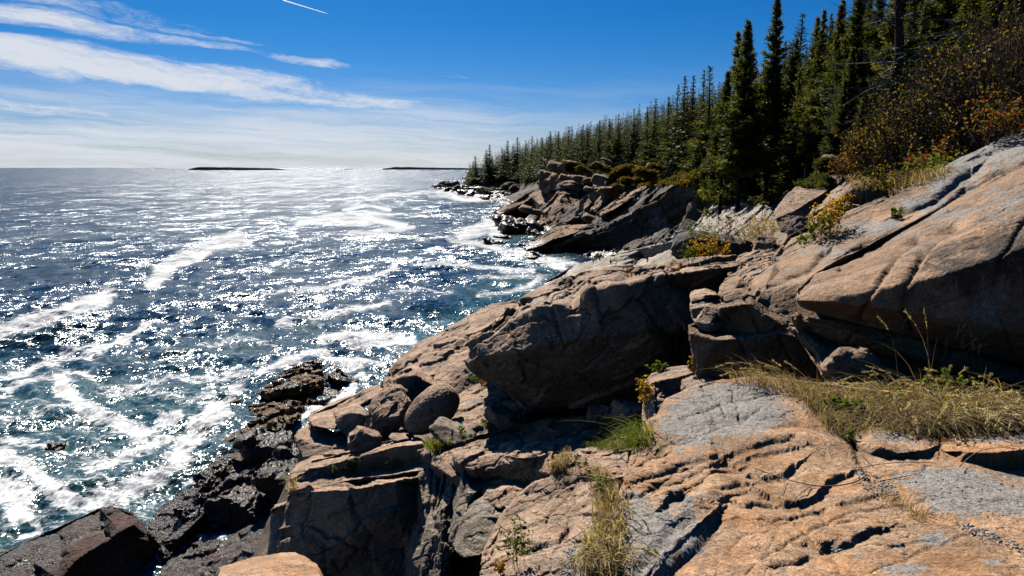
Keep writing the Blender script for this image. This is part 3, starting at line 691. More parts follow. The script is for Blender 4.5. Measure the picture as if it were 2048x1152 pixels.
# the egg
def egg():
    v, t = ico(6)
    ln = 1 + 0.10 * v[:, 0]
    v = v * np.stack((np.ones(len(v)), ln, ln), 1)
    v = v * (1.02, 0.66, 0.64)
    v = np.sign(v) * np.abs(v) ** 0.94
    a = math.radians(-34)
    v = v @ np.array(((math.cos(a), 0, -math.sin(a)), (0, 1, 0), (math.sin(a), 0, math.cos(a))))
    a = math.radians(24)
    v = v @ np.array(((math.cos(a), math.sin(a), 0), (-math.sin(a), math.cos(a), 0), (0, 0, 1)))
    c = P(863, 820, 17.6)
    k = 17.9 * 57 / FPX / np.abs(v[:, 0]).max()
    v = v * k + c
    v = rockify(v, t, 1.3, seed=3.1, blk=(200, 0.4, 0.0), bed=(16, 0.0), fb=(45, 1.5), fine=(6, 0.6), lump=(90, 3))
    o = link_mesh('egg_boulder', v, t, M_MID, origin=(c[0], c[1], v[:, 2].min()))
    tag(o, 'smooth egg-shaped pinkish boulder leaning on the lit ledge', 'boulder')
egg()
rock('cracked_boulder', 'tall cracked reddish boulder with a knobbly top just left of the egg-shaped boulder',
     [(722, 866, 18.6), (730, 835, 18.8), (742, 810, 19.2), (758, 780, 19.8), (778, 765, 20.2), (800, 770, 20), (816, 782, 19.6), (822, 800, 19.0), (812, 835, 18.4), (790, 870, 18.1), (760, 885, 18.0), (735, 882, 18.2)],
     [[(745, 815, 18.8), (775, 790, 19.0), (800, 785, 19.0), (815, 800, 18.8)], [(740, 850, 18.4), (770, 840, 18.0), (800, 830, 18.1)]], mat=M_MID, T=1.5, L=2.8, rnd=4, blk=(35, 3.0, 2.5), fb=(30, 3), fine=(7, 1.2),
     paint=[(775, 805, 25, 25, 0.5)])
rock('wedge_boulder', 'brown wedge-shaped boulder with a shaded front third from the egg-shaped boulder',
     [(667, 826, 19.6), (690, 815, 20), (712, 806, 20.2), (730, 815, 19.8), (738, 828, 19.4), (725, 855, 18.8), (712, 880, 18.4), (695, 878, 18.4), (675, 855, 18.8)],
     [[(672, 832, 19.1), (705, 826, 18.9), (732, 832, 18.9)]], mat=M_MID, T=1.3, L=2.8, rnd=4, blk=(50, 1.5, 1.5), fb=(30, 2.5))
rock('cap_rock', 'flat-topped brown slab leaning on the wedge-shaped boulder above the hat-shaped rock',
     [(619, 838, 21.0), (640, 830, 21.5), (665, 825, 21.5), (680, 840, 20.6), (690, 860, 20), (660, 858, 19.6), (625, 852, 20), (619, 848, 20.4)],
     [[(622, 843, 20.4), (650, 840, 20.2), (685, 855, 19.9)]], mat=M_MID, T=1.2, L=2.8, rnd=3, blk=(50, 1.5, 1.5), fb=(30, 2))
rock('hat_rock', 'wide brown rock with tilted half-shadowed flat top, at the water end of the boulder row',
     [(589, 872, 20.6), (600, 860, 21), (622, 853, 21.2), (660, 862, 20.6), (690, 880, 19.8), (700, 893, 19.2), (680, 905, 18.9), (640, 915, 18.8), (605, 915, 19), (594, 895, 19.6)],
     [[(592, 875, 20.0), (620, 884, 19.5), (650, 893, 19.2), (698, 895, 18.9)]], mat=M_MID, T=1.6, L=2.8, rnd=3, blk=(70, 1.5, 1.2), fb=(40, 2), bed=(12, 1.5))
boulder('small_boulder', 'knobbly pink boulder at the foot of the tall cracked boulder', 728, 904, 60, 46, 0.9, Y=17.4, mat=M_MID, seed=17, tilt=-0.5, cuts=6, roundness=0.35, det=5)
boulder('small_stone', 'small flat tan stone behind the long pink ledge, below the hat-shaped rock', 668, 915, 38, 16, 1.2, Y=17.8, mat=M_MID, seed=12, det=4)
boulder('small_stone', 'small brown stone right beneath the egg-shaped boulder', 800, 886, 44, 15, 1.4, Y=17.0, mat=M_MID, seed=14, det=4, tilt=-0.3)
rock('lit_ledge', 'sunlit tan ledge between the egg-shaped boulder and the huge overhanging boulder',
     [(905, 800, 20), (930, 785, 20.5), (960, 768, 21), (985, 765, 20.5), (1010, 775, 19.5), (1040, 800, 18), (1055, 830, 16.8), (1050, 850, 16), (1000, 880, 15.6), (930, 880, 16), (860, 895, 16.2), (870, 870, 17), (900, 850, 17.8)],
     [[(905, 850, 17.2), (930, 838, 17.2), (965, 820, 17.6)], [(900, 862, 16.5), (950, 850, 16.5), (1000, 846, 16.4), (1040, 848, 16)]], mat=M_MID, T=2, L=3.2, rnd=2, blk=(50, 3.0, 2.4), bed=(14, 2.4), fb=(40, 3), S=1.2,
     paint=[(960, 800, 60, 15, 0.6)])
boulder('grey_stone', 'flat grey stone beside the yellow-green bush under the overhanging boulder', 1003, 850, 70, 34, 1.0, Y=16.2, mat=M_FIN, seed=21, tilt=-0.3)
boulder('grey_stone', 'sloping dark stone just right of the egg-shaped boulder', 912, 888, 90, 24, 1.1, Y=15.9, mat=M_FIN, seed=22, tilt=-0.45, roundness=0.2)
boulder('shadow_stone', 'dark stone in the shade at the foot of the overhang, left of its neighbour', 1200, 838, 46, 36, 0.9, Y=14.6, mat=M_MID, seed=23)
boulder('shadow_stone', 'broad low stone in the shade at the foot of the overhang, nearest the square block', 1262, 832, 80, 34, 0.9, Y=14.4, mat=M_MID, seed=24)
rock('square_block', 'square brown block with a shaded face standing left of the sunlit lichened slab',
     [(1287, 768, 10.4), (1300, 752, 11.0), (1340, 736, 11.4), (1375, 730, 11.4), (1392, 745, 11.0), (1392, 790, 10.0), (1340, 850, 9.2), (1320, 880, 9.0), (1294, 862, 9.4), (1288, 810, 9.8)],
     [[(1290, 775, 10.0), (1310, 764, 9.9), (1385, 748, 10.0)], [(1308, 768, 9.9), (1312, 860, 9.1)]], mat=M_MID, T=1.5, L=3, rnd=2, S=0.8, blk=(120, 1.0, 1.5), bed=(20, 0.4), fb=(60, 2), fine=(9, 0.9),
     ops=[([(1311, 770), (1314, 810), (1316, 850)], 1.5, 1.5, -6)])
boulder('wedged_stone', 'low brown stone filling the gap between the square block and the block stack', 1408, 790, 84, 50, 1.0, Y=9.2, mat=M_MID, seed=25)
rock('wedged_stone', 'narrow upright stone at the lower left corner of the square block', [(1285, 815, 10), (1296, 800, 10.3), (1310, 812, 10), (1318, 870, 9), (1290, 880, 9), (1284, 850, 9.4)], [], mat=M_MID, T=0.8, L=3, rnd=2, S=0.8, blk=(80, 1, 1))

# ledges between the boulders and the gully
rock('sunlit_ledge', 'broad sunlit pinkish ledge with a dark undercut front below the overhanging boulder',
     [(830, 898, 16.0), (905, 885, 16.0), (960, 880, 15.9), (1020, 862, 15.9), (1090, 842, 15.8), (1200, 838, 15.2), (1290, 822, 15.0), (1300, 850, 13.4), (1292, 900, 11.8), (1240, 905, 11.9), (1180, 915, 12.2), (1110, 940, 12.0), (1100, 948, 12.2),
      (1080, 985, 13.2), (1050, 1000, 13.7), (960, 1000, 14.3), (930, 1010, 14.4), (905, 990, 14.5), (915, 935, 14.2), (880, 910, 15.0), (846, 908, 15.2)],
     [[(923, 928, 13.7), (935, 918, 13.7), (990, 903, 13.8), (1040, 914, 13.0), (1095, 908, 12.9), (1130, 900, 12.9)], [(950, 945, 13.4), (1000, 935, 13.4), (1060, 940, 12.9), (1098, 925, 12.6)], [(900, 905, 15), (980, 880, 15.2), (1100, 868, 14.6)]],
     mat=M_MID, T=2.5, drop=0.2, L=3.0, rnd=1, S=1.1, seed=1.9, blk=(55, 3.6, 3.4), bed=(16, 2.6), fb=(50, 2.6), fine=(9, 0.9),
     ops=[lip([(935, 918), (990, 901), (1035, 910), (1092, 906)], -6, 7), ([(1040, 870), (1100, 860), (1150, 850)], 2, 3, -4), ([(1108, 910), (1118, 890), (1130, 885)], 2, 2, -6), ([(1010, 895), (1060, 885), (1120, 880), (1160, 866)], 1.5, 3, -4),
          lip([(960, 895), (1010, 878), (1060, 868)], -5, 8)])
rock('rounded_ledge', 'rounded tan lump of bedrock at the head of the steep grey fin',
     [(850, 905, 15.8), (880, 895, 15.9), (925, 888, 15.9), (960, 884, 15.9), (965, 900, 15.2), (925, 925, 14.4), (905, 960, 13.8), (895, 950, 14.0), (895, 920, 14.6), (860, 925, 15)],
     [[(870, 912, 15.0), (910, 903, 14.9), (955, 898, 15.0)]], mat=M_MID, T=1.5, rnd=5, S=1.1, blk=(60, 2, 2))
rock('long_ledge', 'long sunlit ledge with a shaded step, directly above the big black-faced block',
     [(575, 962, 16.4), (582, 945, 16.8), (620, 925, 17.4), (660, 915, 17.6), (700, 908, 17.6), (740, 900, 17.4), (790, 880, 17.4), (835, 877, 17.2), (848, 885, 16.8), (856, 905, 16.0), (880, 900, 15.9), (850, 940, 15.0), (820, 945, 15.1), (700, 960, 15.3), (600, 965, 16.0), (582, 985, 15.6), (572, 980, 15.9)],
     [[(580, 958, 16.05), (620, 938, 16.15), (700, 918, 16.05), (745, 904, 15.85), (790, 892, 15.75), (845, 886, 15.75)], [(586, 969, 15.98), (640, 958, 16.02), (720, 949, 15.95), (800, 937, 15.8), (850, 918, 15.7)]],
     mat=M_MID, T=2, drop=0.3, L=2.8, rnd=2, S=1.1, blk=(60, 2.0, 2.0), bed=(13, 1.6), fb=(40, 2), fine=(8, 0.9), ops=[([(718, 912), (712, 930), (705, 945)], 2, 2, -7), lip([(590, 955), (640, 936), (690, 925)], -5, 8)])
rock('big_block', 'big square-cut block with a stepped sunlit top and a tall black shaded face',
     [(582, 985, 15.2), (590, 960, 16.2), (640, 945, 16.4), (720, 945, 16.2), (800, 945, 16.0), (838, 938, 15.8), (842, 960, 15.0), (838, 1040, 14.4), (822, 1110, 14.0), (806, 1200, 13.6), (560, 1200, 13.6), (545, 1190, 13.7), (552, 1100, 14.2), (575, 1060, 14.4), (580, 1010, 14.7)],
     [[(584, 982, 14.6), (620, 982, 14.3), (660, 980, 14.1), (700, 978, 14.0), (740, 972, 14.1), (790, 963, 14.3), (838, 955, 14.5)], [(592, 1080, 14.0), (700, 1060, 13.7), (800, 1050, 13.9)], [(600, 968, 15.6), (700, 960, 15.3), (780, 955, 15.2)]],
     mat=M_MID, T=2.5, drop=0.15, L=3, rnd=2, S=1.05, seed=3.6, blk=(75, 5.0, 3.5), bed=(17, 1.5), fb=(50, 2.6), fine=(9, 0.9),
     ops=[lip([(596, 974), (640, 962), (690, 960), (730, 955)], -7, 9), lip([(600, 962), (650, 953), (700, 950)], -6, 7), ([(617, 984), (614, 1010), (610, 1040)], 0, 12, -12), ([(700, 985), (712, 1020), (740, 1060), (745, 1140)], 3, 8, -8),
          ([(690, 1070), (740, 1040), (800, 1015), (836, 1012)], 0, 14, 10), ([(555, 1060), (600, 1050), (640, 1100)], 5, 8, 8), ([(650, 1090), (660, 1190)], 4, 4, -6), ([(700, 978), (692, 1005), (660, 1030)], 8, 0, 8)])
rock('side_block', 'narrow grey block standing at the seaward corner of the big shaded block',
     [(542, 1022, 15.6), (550, 1010, 16), (580, 1000, 16), (586, 1010, 15.4), (580, 1060, 14.8), (560, 1100, 14.4), (535, 1200, 14), (525, 1200, 14.4), (538, 1100, 15), (540, 1060, 15.3)],
     [[(544, 1018, 15.1), (582, 1008, 15.0)]], mat=M_FIN, T=1.5, L=3, rnd=2, blk=(60, 2, 2))
rock('rock_fin', 'steep grey-brown rock fin with vertical grooves between the big block and the gully',
     [(836, 940, 15.2), (850, 920, 15.6), (880, 905, 15.8), (898, 912, 15.4), (905, 960, 14.9), (912, 985, 14.6), (905, 1010, 14.0), (895, 1060, 13.4), (878, 1120, 12.9), (850, 1160, 12.6), (830, 1200, 12.4), (798, 1200, 13.0), (810, 1120, 13.7), (822, 1070, 14.1), (832, 1040, 14.3)],
     [[(838, 950, 14.9), (842, 1040, 13.8), (822, 1110, 13.2), (812, 1190, 12.8)], [(870, 925, 15.2), (880, 1000, 14.2), (862, 1080, 13.2), (842, 1150, 12.6)]],
     mat=M_FIN, T=1.5, drop=0.1, L=2.8, rnd=2, S=1.0, blk=(60, 2.0, 2.0), bed=(14, 0.4), fb=(40, 2.5), fine=(8, 1.0), bn=np.stack(((0.9, 0.3, -0.3), (-0.3, 0.3, -0.9), (-0.18, 0.9, 0.36)), 1),
     ops=[([(868, 925), (862, 980), (850, 1040), (835, 1100)], 1.5, 3, -6), ([(885, 915), (878, 970), (868, 1030)], 2, 3, -7), ([(850, 940), (848, 990), (838, 1050)], 1.5, 2, -4)])
rock('rock_fin', 'crumbled grey fin between two dark clefts, right beside the steep grooved fin',
     [(868, 1035, 13.6), (885, 985, 14.4), (893, 930, 15), (905, 925, 15), (905, 1000, 13.9), (900, 1060, 13.2), (905, 1120, 12.6), (890, 1190, 12.2), (850, 1190, 12.4), (870, 1110, 12.9), (862, 1070, 13.2)],
     [[(880, 1020, 13.4), (882, 1070, 12.9), (880, 1150, 12.3)]], mat=M_FIN, T=1.2, L=2.6, rnd=1, S=1.0, blk=(26, 4.0, 3.0), bed=(10, 0.8), fb=(24, 3.0), fine=(7, 1.2))
rock('rock_fin', 'slanting light-edged slab under the ledge, left of the grey boulder in the hollow',
     [(905, 1000, 13.5), (920, 960, 13.9), (932, 935, 14.1), (945, 945, 13.8), (935, 985, 13.2), (930, 1040, 12.4), (915, 1085, 12.0), (900, 1085, 12.3), (902, 1050, 12.8)],
     [[(925, 950, 13.6), (918, 1000, 13.0), (910, 1060, 12.3)]], mat=M_FIN, T=1.2, L=2.6, rnd=2, S=1.0, blk=(50, 2, 2), bed=(10, 0.8))
rock('grey_boulder', 'grey-topped boulder with a shaded right face sunk in the hollow below the sunlit ledge',
     [(905, 1090, 11.7), (925, 1040, 12.3), (945, 1010, 12.8), (970, 988, 13.2), (995, 990, 13.1), (1012, 1015, 12.6), (1022, 1020, 12.4), (1018, 1050, 11.8), (990, 1085, 11.2), (960, 1110, 10.9), (930, 1115, 11.0), (915, 1105, 11.3)],
     [[(920, 1090, 11.4), (940, 1045, 11.7), (965, 1035, 11.8), (1018, 1032, 11.9)]], mat=M_FIN, T=1.6, L=2.8, rnd=3, S=0.9, blk=(60, 2.5, 2), bed=(14, 0.6), fb=(40, 3), fine=(8, 1.1), paint=[(980, 1010, 40, 18, 0.6)])
rock('angular_rock', 'pyramid-shaped rock catching light in the dark hollow under the ledge',
     [(918, 1000, 13.4), (935, 948, 13.9), (955, 970, 13.5), (965, 975, 13.3), (950, 985, 13.0), (935, 1010, 12.8), (920, 1020, 13)], [[(935, 950, 13.7), (932, 985, 13.0)]], mat=M_FIN, T=1, L=2.6, rnd=2, S=1.0, blk=(40, 1.5, 1))
rock('dark_ledge', 'shaded brown ledge at the back of the hollow under the sunlit ledge',
     [(950, 960, 13.8), (1000, 955, 13.6), (1060, 962, 13.2), (1100, 950, 12.8), (1090, 985, 12.2), (1050, 1010, 12.0), (1020, 1030, 12.0), (970, 1000, 12.8)], [[(980, 985, 12.9), (1040, 985, 12.5)]], mat=M_MID, T=1, L=2.8, rnd=2, S=1.0, blk=(30, 3.5, 2.5))
rock('cracked_outcrop', 'sunlit pink outcrop cut into blocks by cracks, beside the gully dry grass strip',
     [(1010, 1028, 11.4), (1030, 1000, 11.9), (1060, 985, 12.0), (1070, 965, 12.2), (1105, 950, 12.1), (1145, 938, 11.9), (1180, 935, 11.6), (1215, 940, 11.2), (1235, 960, 10.6), (1240, 1030, 9.4), (1235, 1110, 8.2), (1240, 1200, 7.2), (1120, 1200, 7.7),
      (990, 1200, 8.0), (955, 1200, 8.3), (960, 1150, 8.9), (965, 1110, 9.5), (990, 1085, 10.0), (1005, 1050, 10.6)],
     [[(970, 1105, 9.3), (1000, 1080, 9.7), (1015, 1045, 10.5)], [(1060, 1075, 9.4), (1070, 1058, 9.8), (1110, 1045, 10.0), (1140, 1050, 9.7)], [(1058, 1100, 9.05), (1090, 1100, 8.95), (1120, 1090, 9.0), (1140, 1080, 9.2)], [(1060, 1020, 10.9), (1140, 1000, 10.9), (1200, 1000, 10.3)], [(1060, 1120, 8.7), (1130, 1110, 8.6), (1200, 1100, 8.4)]],
     mat=M_MID, T=1.8, drop=0.1, L=2.8, rnd=1, S=0.85, seed=0.9, blk=(46, 2.2, 3.6), bed=(17, 1.2), fb=(40, 2.4), fine=(8, 0.9),
     ops=[([(1015, 1030), (1060, 1008), (1100, 998), (1125, 975)], 2, 3, -7), ([(1030, 1065), (1075, 1040), (1120, 1035), (1150, 1005)], 2, 3, -7), ([(1090, 1040), (1120, 1010), (1140, 985), (1150, 960)], 2, 2, -6),
          lip([(1056, 1097), (1090, 1087), (1118, 1080), (1128, 1055)], -10, 12), ([(1130, 1050), (1128, 1080), (1150, 1085)], 2, 2, -7), lip([(965, 1112), (1000, 1100), (1020, 1085)], -5, 9), ([(1150, 1020), (1180, 1000), (1200, 960)], 2, 2, -6),
          ([(1050, 990), (1100, 985), (1140, 960), (1180, 950)], 1.5, 3, -6), lip([(1125, 965), (1160, 958), (1190, 945)], -6, 8), ([(1165, 1010), (1200, 1012), (1230, 1000)], 1.5, 2, -5)])
rock('leaning_slab', 'thin grey slab leaning on edge between the grassy ledge and the cracked pink outcrop',
     [(1130, 950, 11.9), (1140, 915, 12.5), (1155, 900, 12.8), (1172, 900, 12.7), (1165, 925, 12.2), (1150, 945, 11.8), (1140, 952, 11.7)], [], mat=M_FIN, T=0.5, L=2.6, rnd=1, S=0.9, blk=(80, 1, 1), bed=(14, 0.3))
rock('flat_rock', 'flat cracked tan rock between the grass on the ledge and the leaning slab', [(1150, 905, 12.4), (1180, 898, 12.5), (1230, 900, 12.2), (1255, 905, 11.8), (1258, 950, 10.8), (1235, 960, 10.6), (1190, 950, 11.2), (1150, 950, 11.6)], [],
     mat=M_MID, T=0.8, L=2.8, rnd=1, S=0.9, blk=(30, 2.0, 3.0))
rock('orange_rock', 'orange sunlit rock top peeking in at the bottom edge before the big shaded block',
     [(430, 1165, 4.9), (470, 1148, 5.2), (520, 1136, 5.4), (570, 1126, 5.5), (598, 1127, 5.5), (622, 1138, 5.3), (645, 1155, 5.0), (665, 1200, 4.5), (680, 1420, 3.8), (400, 1420, 3.8), (420, 1200, 4.5)],
     [[(480, 1170, 4.9), (560, 1155, 5.0), (610, 1165, 4.9)]], mat=M_FRONT, T=1, L=2.6, rnd=8, S=0.4, blk=(160, 0.6, 1), bed=(24, 0.5), fb=(60, 2.5), fine=(9, 1))

M_SOIL = stone_mat('dry_soil', (0.16, 0.115, 0.07), (0.11, 0.085, 0.05), 0.4, gray=-0.8, stain=0.0)
rock('soil', None, [(1500, 756, 6.6), (1600, 762, 6.9), (1700, 775, 7.0), (1800, 790, 6.9), (2140, 830, 6.8), (2800, 860, 6.8), (2800, 870, 4.9), (2140, 870, 4.9), (1900, 872, 4.8), (1780, 868, 4.85), (1700, 884, 4.7), (1650, 850, 5.05), (1600, 812, 5.45), (1550, 778, 6.0)],
     [[(1700, 820, 5.9), (1900, 830, 5.7), (2100, 840, 5.6)]], mat=M_SOIL, T=0.5, L=5, rnd=3, S=0.35, kind='structure')
# ------------------------------------------------------------------ tidal rocks
rock('slanting_tidal_rock', 'large slanting dark red rock with a black face in the lower left corner',
     [(-40, 1130, 26), (0, 1116, 27), (50, 1085, 28.5), (110, 1064, 29.5), (122, 1056, 29.8), (150, 1046, 30), (180, 1030, 30.6), (195, 1020, 31), (206, 1014, 31.2), (226, 1014, 31), (243, 1021, 30.6), (256, 1026, 30), (270, 1030, 29.5), (279, 1040, 29), (286, 1054, 28.6),
      (294, 1070, 28.2), (301, 1084, 28), (308, 1076, 28), (320, 1088, 28.6), (322, 1108, 28.6), (312, 1130, 28.2), (305, 1200, 26.8), (150, 1200, 25.5), (100, 1200, 24.4), (-40, 1200, 24.2)],
     [[(268, 1048, 27.6), (238, 1064, 27.0), (215, 1080, 26.5), (180, 1100, 25.9), (150, 1122, 25.2), (122, 1160, 24.6), (110, 1195, 24.3)], [(-20, 1160, 25), (60, 1120, 26.6), (120, 1085, 28), (195, 1050, 29.2), (205, 1020, 30.6)], [(268, 1048, 27.6), (278, 1040, 28.6)]],
     mat=M_SHELF, T=4, drop=0.3, L=3, rnd=1, S=2.0, seed=2.7, blk=(90, 2.0, 1.6), bed=(20, 3.0), fb=(50, 2.4), fine=(9, 1.2),
     ops=[lip([(60, 1115), (130, 1080), (200, 1045), (205, 1030)], -8, 14), lip([(0, 1140), (60, 1105), (120, 1072)], -8, 12), lip([(30, 1170), (100, 1125), (170, 1085), (200, 1060)], -6, 12), ([(200, 1028), (198, 1050), (215, 1066)], 2, 10, -8)])
rock('tidal_rock', 'low black rock at the left edge beside the slanting red rock', [(-40, 1078, 31), (0, 1070, 31.5), (20, 1058, 32), (32, 1056, 32), (40, 1068, 31), (38, 1078, 30.5), (0, 1100, 29.5), (-40, 1118, 29)], [],
     mat=M_TIDE, T=1.5, L=3, rnd=2, blk=(40, 3, 2), bed=(14, 2))
rock('weedy_rock', 'seaweed-draped low rock in the foam behind the slanting red rock', [(28, 1050, 33), (60, 1030, 34), (100, 1012, 35), (112, 1010, 35), (125, 1022, 34), (128, 1036, 33), (150, 1042, 32), (152, 1052, 31.5), (110, 1066, 31), (60, 1075, 31)],
     [[(50, 1046, 33), (100, 1030, 33.6), (125, 1034, 33)]], mat=M_WEED, T=1.5, L=2.8, rnd=1, blk=(26, 4, 2), bed=(12, 2))
rock('wet_shelf', 'low reddish wet rock shelf awash beside the foaming water',
     [(278, 1040, 0, 0.33), (300, 1010, 0, 0.13), (330, 985, 0, 0.03), (350, 965, 0, 0.03), (380, 938, 0, 0.03), (410, 918, 0, 0.13), (430, 895, 0, 0.23), (470, 890, 0, 0.43), (500, 880, 0, 0.53), (530, 880, 0, 0.73), (545, 900, 0, 1.13), (540, 930, 0, 1.33), (500, 965, 0, 1.23), (470, 1000, 0, 1.13),
      (440, 1030, 0, 0.93), (400, 1060, 0, 0.73), (370, 1085, 0, 0.63), (345, 1105, 0, 0.63), (330, 1120, 0, 0.73), (322, 1090, 0, 1.03), (300, 1070, 0, 0.93)],
     [[(330, 1030, 0, 0.93), (380, 990, 0, 1.03), (430, 950, 0, 1.13), (490, 920, 0, 1.23)], [(355, 1080, 0, 1.13), (400, 1035, 0, 1.53), (450, 985, 0, 1.83), (500, 940, 0, 1.93)]],
     mat=M_SHELF, T=2, drop=0.1, L=3, rnd=1, S=2.4, seed=5.7, blk=(36, 4.0, 2.0), bed=(13, 2.5), fb=(30, 3.0), fine=(8, 1.3))
for i, (px, py, w, h, z, tl, lb, mt) in enumerate([
        (600, 1000, 150, 62, 1.0, -0.5, 'big black rock with a grey-lit top beside the seaward foot of the big shaded block', 'T'), (505, 1040, 130, 66, 0.5, -0.35, 'black rounded rock below the wet shelf, beside the glittering channel', 'T'),
        (560, 925, 110, 60, 0.9, -0.4, 'dark grey rock at the water end of the long pink ledge', 'T'), (430, 1005, 80, 44, 0.8, -0.6, 'jagged black rock on the lower edge of the reddish wet shelf', 'T'),
        (390, 1050, 60, 34, 0.6, -0.5, 'small jagged black rock lowest on the reddish wet shelf', 'T'), (470, 968, 70, 34, 0.9, -0.5, 'dark knobbly rock on the upper part of the wet shelf', 'T'),
        (515, 930, 60, 28, 0.8, -0.3, 'weedy rock just behind the dark grey rock by the wet shelf', 'W'), (545, 885, 62, 44, 0.3, 0.5, 'tall weedy rock closest to the long pink ledge in the reef', 'W'),
        (575, 862, 56, 36, 0.3, 0.3, 'dark weedy rock beside the white channel of foam', 'W'), (690, 785, 62, 52, -0.2, -0.7, 'upright black wedge rock standing in the foam off the reef', 'T'),
        (672, 815, 90, 18, -0.1, -0.2, 'low black rock awash behind the boulder row', 'T'), (742, 748, 30, 9, -0.1, 0, 'tiny dark rock awash near the tan shoulder', 'T'), (770, 745, 26, 10, -0.1, 0, 'tiny dark rock touching the tip of the tan shoulder', 'T'),
        (118, 918, 48, 30, -0.2, -0.5, 'lone dark rock poking out of the foam near the left edge', 'T'), (60, 918, 40, 8, -0.1, 0, 'flat rock barely awash beside the lone rock near the left edge', 'T'),
        (470, 812, 34, 22, -0.1, 0, 'small round rock covered in golden seaweed at the reef tip', 'W'), (462, 832, 26, 13, -0.1, 0, 'smallest golden seaweed rock at the reef tip', 'W')]):
    boulder('tidal_rock' if mt == 'T' else 'weedy_rock', lb, px, py, w * 1.12, h * 0.85, 1.0, z=z, mat=M_TIDE if mt == 'T' else M_WEED, seed=40 + i, tilt=tl, cuts=9, det=5 if w > 50 else 4, rel=2.8, sink=0.2)
rock('reef_ridge', 'long dark reef ridge crusted with golden seaweed, farthest out in the foam',
     [(535, 757, 0, 0.35), (560, 748, 0, 0.87), (590, 738, 0, 1.13), (605, 728, 0, 1.52), (628, 722, 0, 1.78), (640, 724, 0, 1.65), (645, 736, 0, 1.13), (640, 745, 0, 0.61), (610, 752, 0, 0.35), (570, 762, 0, 0.22), (540, 764, 0, 0.09)], [[(560, 754, 0, 1.00), (600, 744, 0, 1.39), (640, 734, 0, 1.39)]],
     mat=M_WEED, T=2, L=2.6, rnd=1, S=3, blk=(24, 4, 2), bed=(9, 2), fb=(24, 3))
rock('reef_rock', 'broad jagged middle part of the weedy reef', [(500, 790, 0, 0.22), (525, 775, 0, 0.74), (560, 765, 0, 1.00), (600, 750, 0, 1.52), (640, 742, 0, 1.39), (655, 760, 0, 1.13), (655, 775, 0, 0.74), (630, 790, 0, 0.35), (590, 802, 0, 0.22), (555, 803, 0, 0.22), (520, 802, 0, 0.09)],
     [[(530, 785, 0, 1.39), (580, 775, 0, 1.91), (630, 762, 0, 1.91)], [(540, 797, 0, 1.00), (600, 792, 0, 1.26), (640, 780, 0, 1.13)]], mat=M_WEED, T=2, L=2.6, rnd=0, S=3, blk=(26, 7, 3), bed=(9, 3), fb=(24, 4))
rock('reef_rock', 'near sloping part of the weedy reef with a wet black top', [(470, 835, 0, 0.22), (500, 815, 0, 0.48), (540, 805, 0, 0.87), (590, 800, 0, 1.00), (625, 800, 0, 0.61), (620, 818, 0, 0.48), (590, 835, 0, 0.61), (560, 850, 0, 0.74), (520, 870, 0, 0.61), (500, 860, 0, 0.48), (490, 845, 0, 0.35)],
     [[(510, 835, 0, 1.13), (560, 822, 0, 1.39), (600, 812, 0, 1.13)]], mat=M_WEED, T=2, L=2.6, rnd=0, S=2.8, blk=(24, 6, 3), bed=(9, 3), fb=(24, 4))
rock('reef_rock', 'reef spur nearest the reddish wet shelf, patched with seaweed', [(455, 860, 0, 0.22), (490, 845, 0, 0.48), (520, 860, 0, 0.61), (530, 885, 0, 0.87), (500, 900, 0, 0.87), (470, 905, 0, 0.61), (430, 900, 0, 0.22), (425, 880, 0, 0.22)], [[(460, 880, 0, 0.87), (505, 872, 0, 1.13)]],
     mat=M_WEED, T=2, L=2.6, rnd=0, S=2.6, blk=(24, 5, 2), bed=(9, 2.5), fb=(24, 3))
rock('channel_bed', 'low glistening wet bedrock of the narrow channel beside the slanting red rock',
     [(300, 1200, 0, 0.70), (325, 1140, 0, 0.60), (345, 1105, 0, 0.65), (400, 1062, 0, 0.70), (450, 1030, 0, 0.80), (500, 1000, 0, 1.00), (580, 985, 0, 1.40), (600, 1100, 0, 2.20), (560, 1200, 0, 1.90)], [[(400, 1150, 0, 0.90), (450, 1090, 0, 1.00), (520, 1040, 0, 1.30)], [(430, 1190, 0, 1.30), (500, 1110, 0, 1.70), (560, 1050, 0, 1.90)]],
     mat=M_TIDE, T=2, L=3, rnd=1, S=2.4, blk=(30, 3.5, 2.0), bed=(12, 2.0), fb=(30, 2.4), kind='structure')

# ------------------------------------------------------------------ pale slab, cliff and headland
rock('pale_slab', 'wide pale wave-worn slab crowded with seabirds, across the cove from the overhanging boulder',
     [(1085, 568, 100), (1110, 556, 108), (1130, 545, 114), (1150, 530, 118), (1180, 521, 112), (1215, 512, 104), (1290, 500, 95), (1350, 484, 84), (1375, 476, 72), (1400, 470, 62), (1440, 470, 52), (1480, 480, 42), (1530, 500, 32), (1545, 530, 24), (1500, 560, 20), (1470, 600, 19), (1300, 640, 24), (1150, 640, 40), (1060, 620, 60), (1050, 590, 80)],
     [[(1100, 574, 90), (1160, 560, 88), (1230, 545, 78), (1330, 520, 64), (1400, 500, 50)], [(1130, 555, 104), (1180, 535, 102), (1300, 510, 84), (1370, 490, 66)], [(1220, 560, 56), (1320, 545, 44), (1420, 525, 34), (1500, 515, 27)]],
     mat=M_PALE, T=12, drop=0.6, L=3, rnd=1, S=3.6, seed=0.4, blk=(70, 1.6, 1.8), bed=(15, 2.6), fb=(60, 1.8), fine=(9, 0.8),
     ops=[lip([(1140, 560), (1200, 548), (1225, 535), (1290, 520)], -5, 8), lip([(1120, 575), (1180, 565), (1215, 572)], -5, 8), lip([(1240, 540), (1300, 525), (1360, 510)], -4, 7), lip([(1300, 545), (1350, 530), (1400, 512)], -4, 8), lip([(1160, 540), (1230, 522), (1300, 505)], -3, 6)])
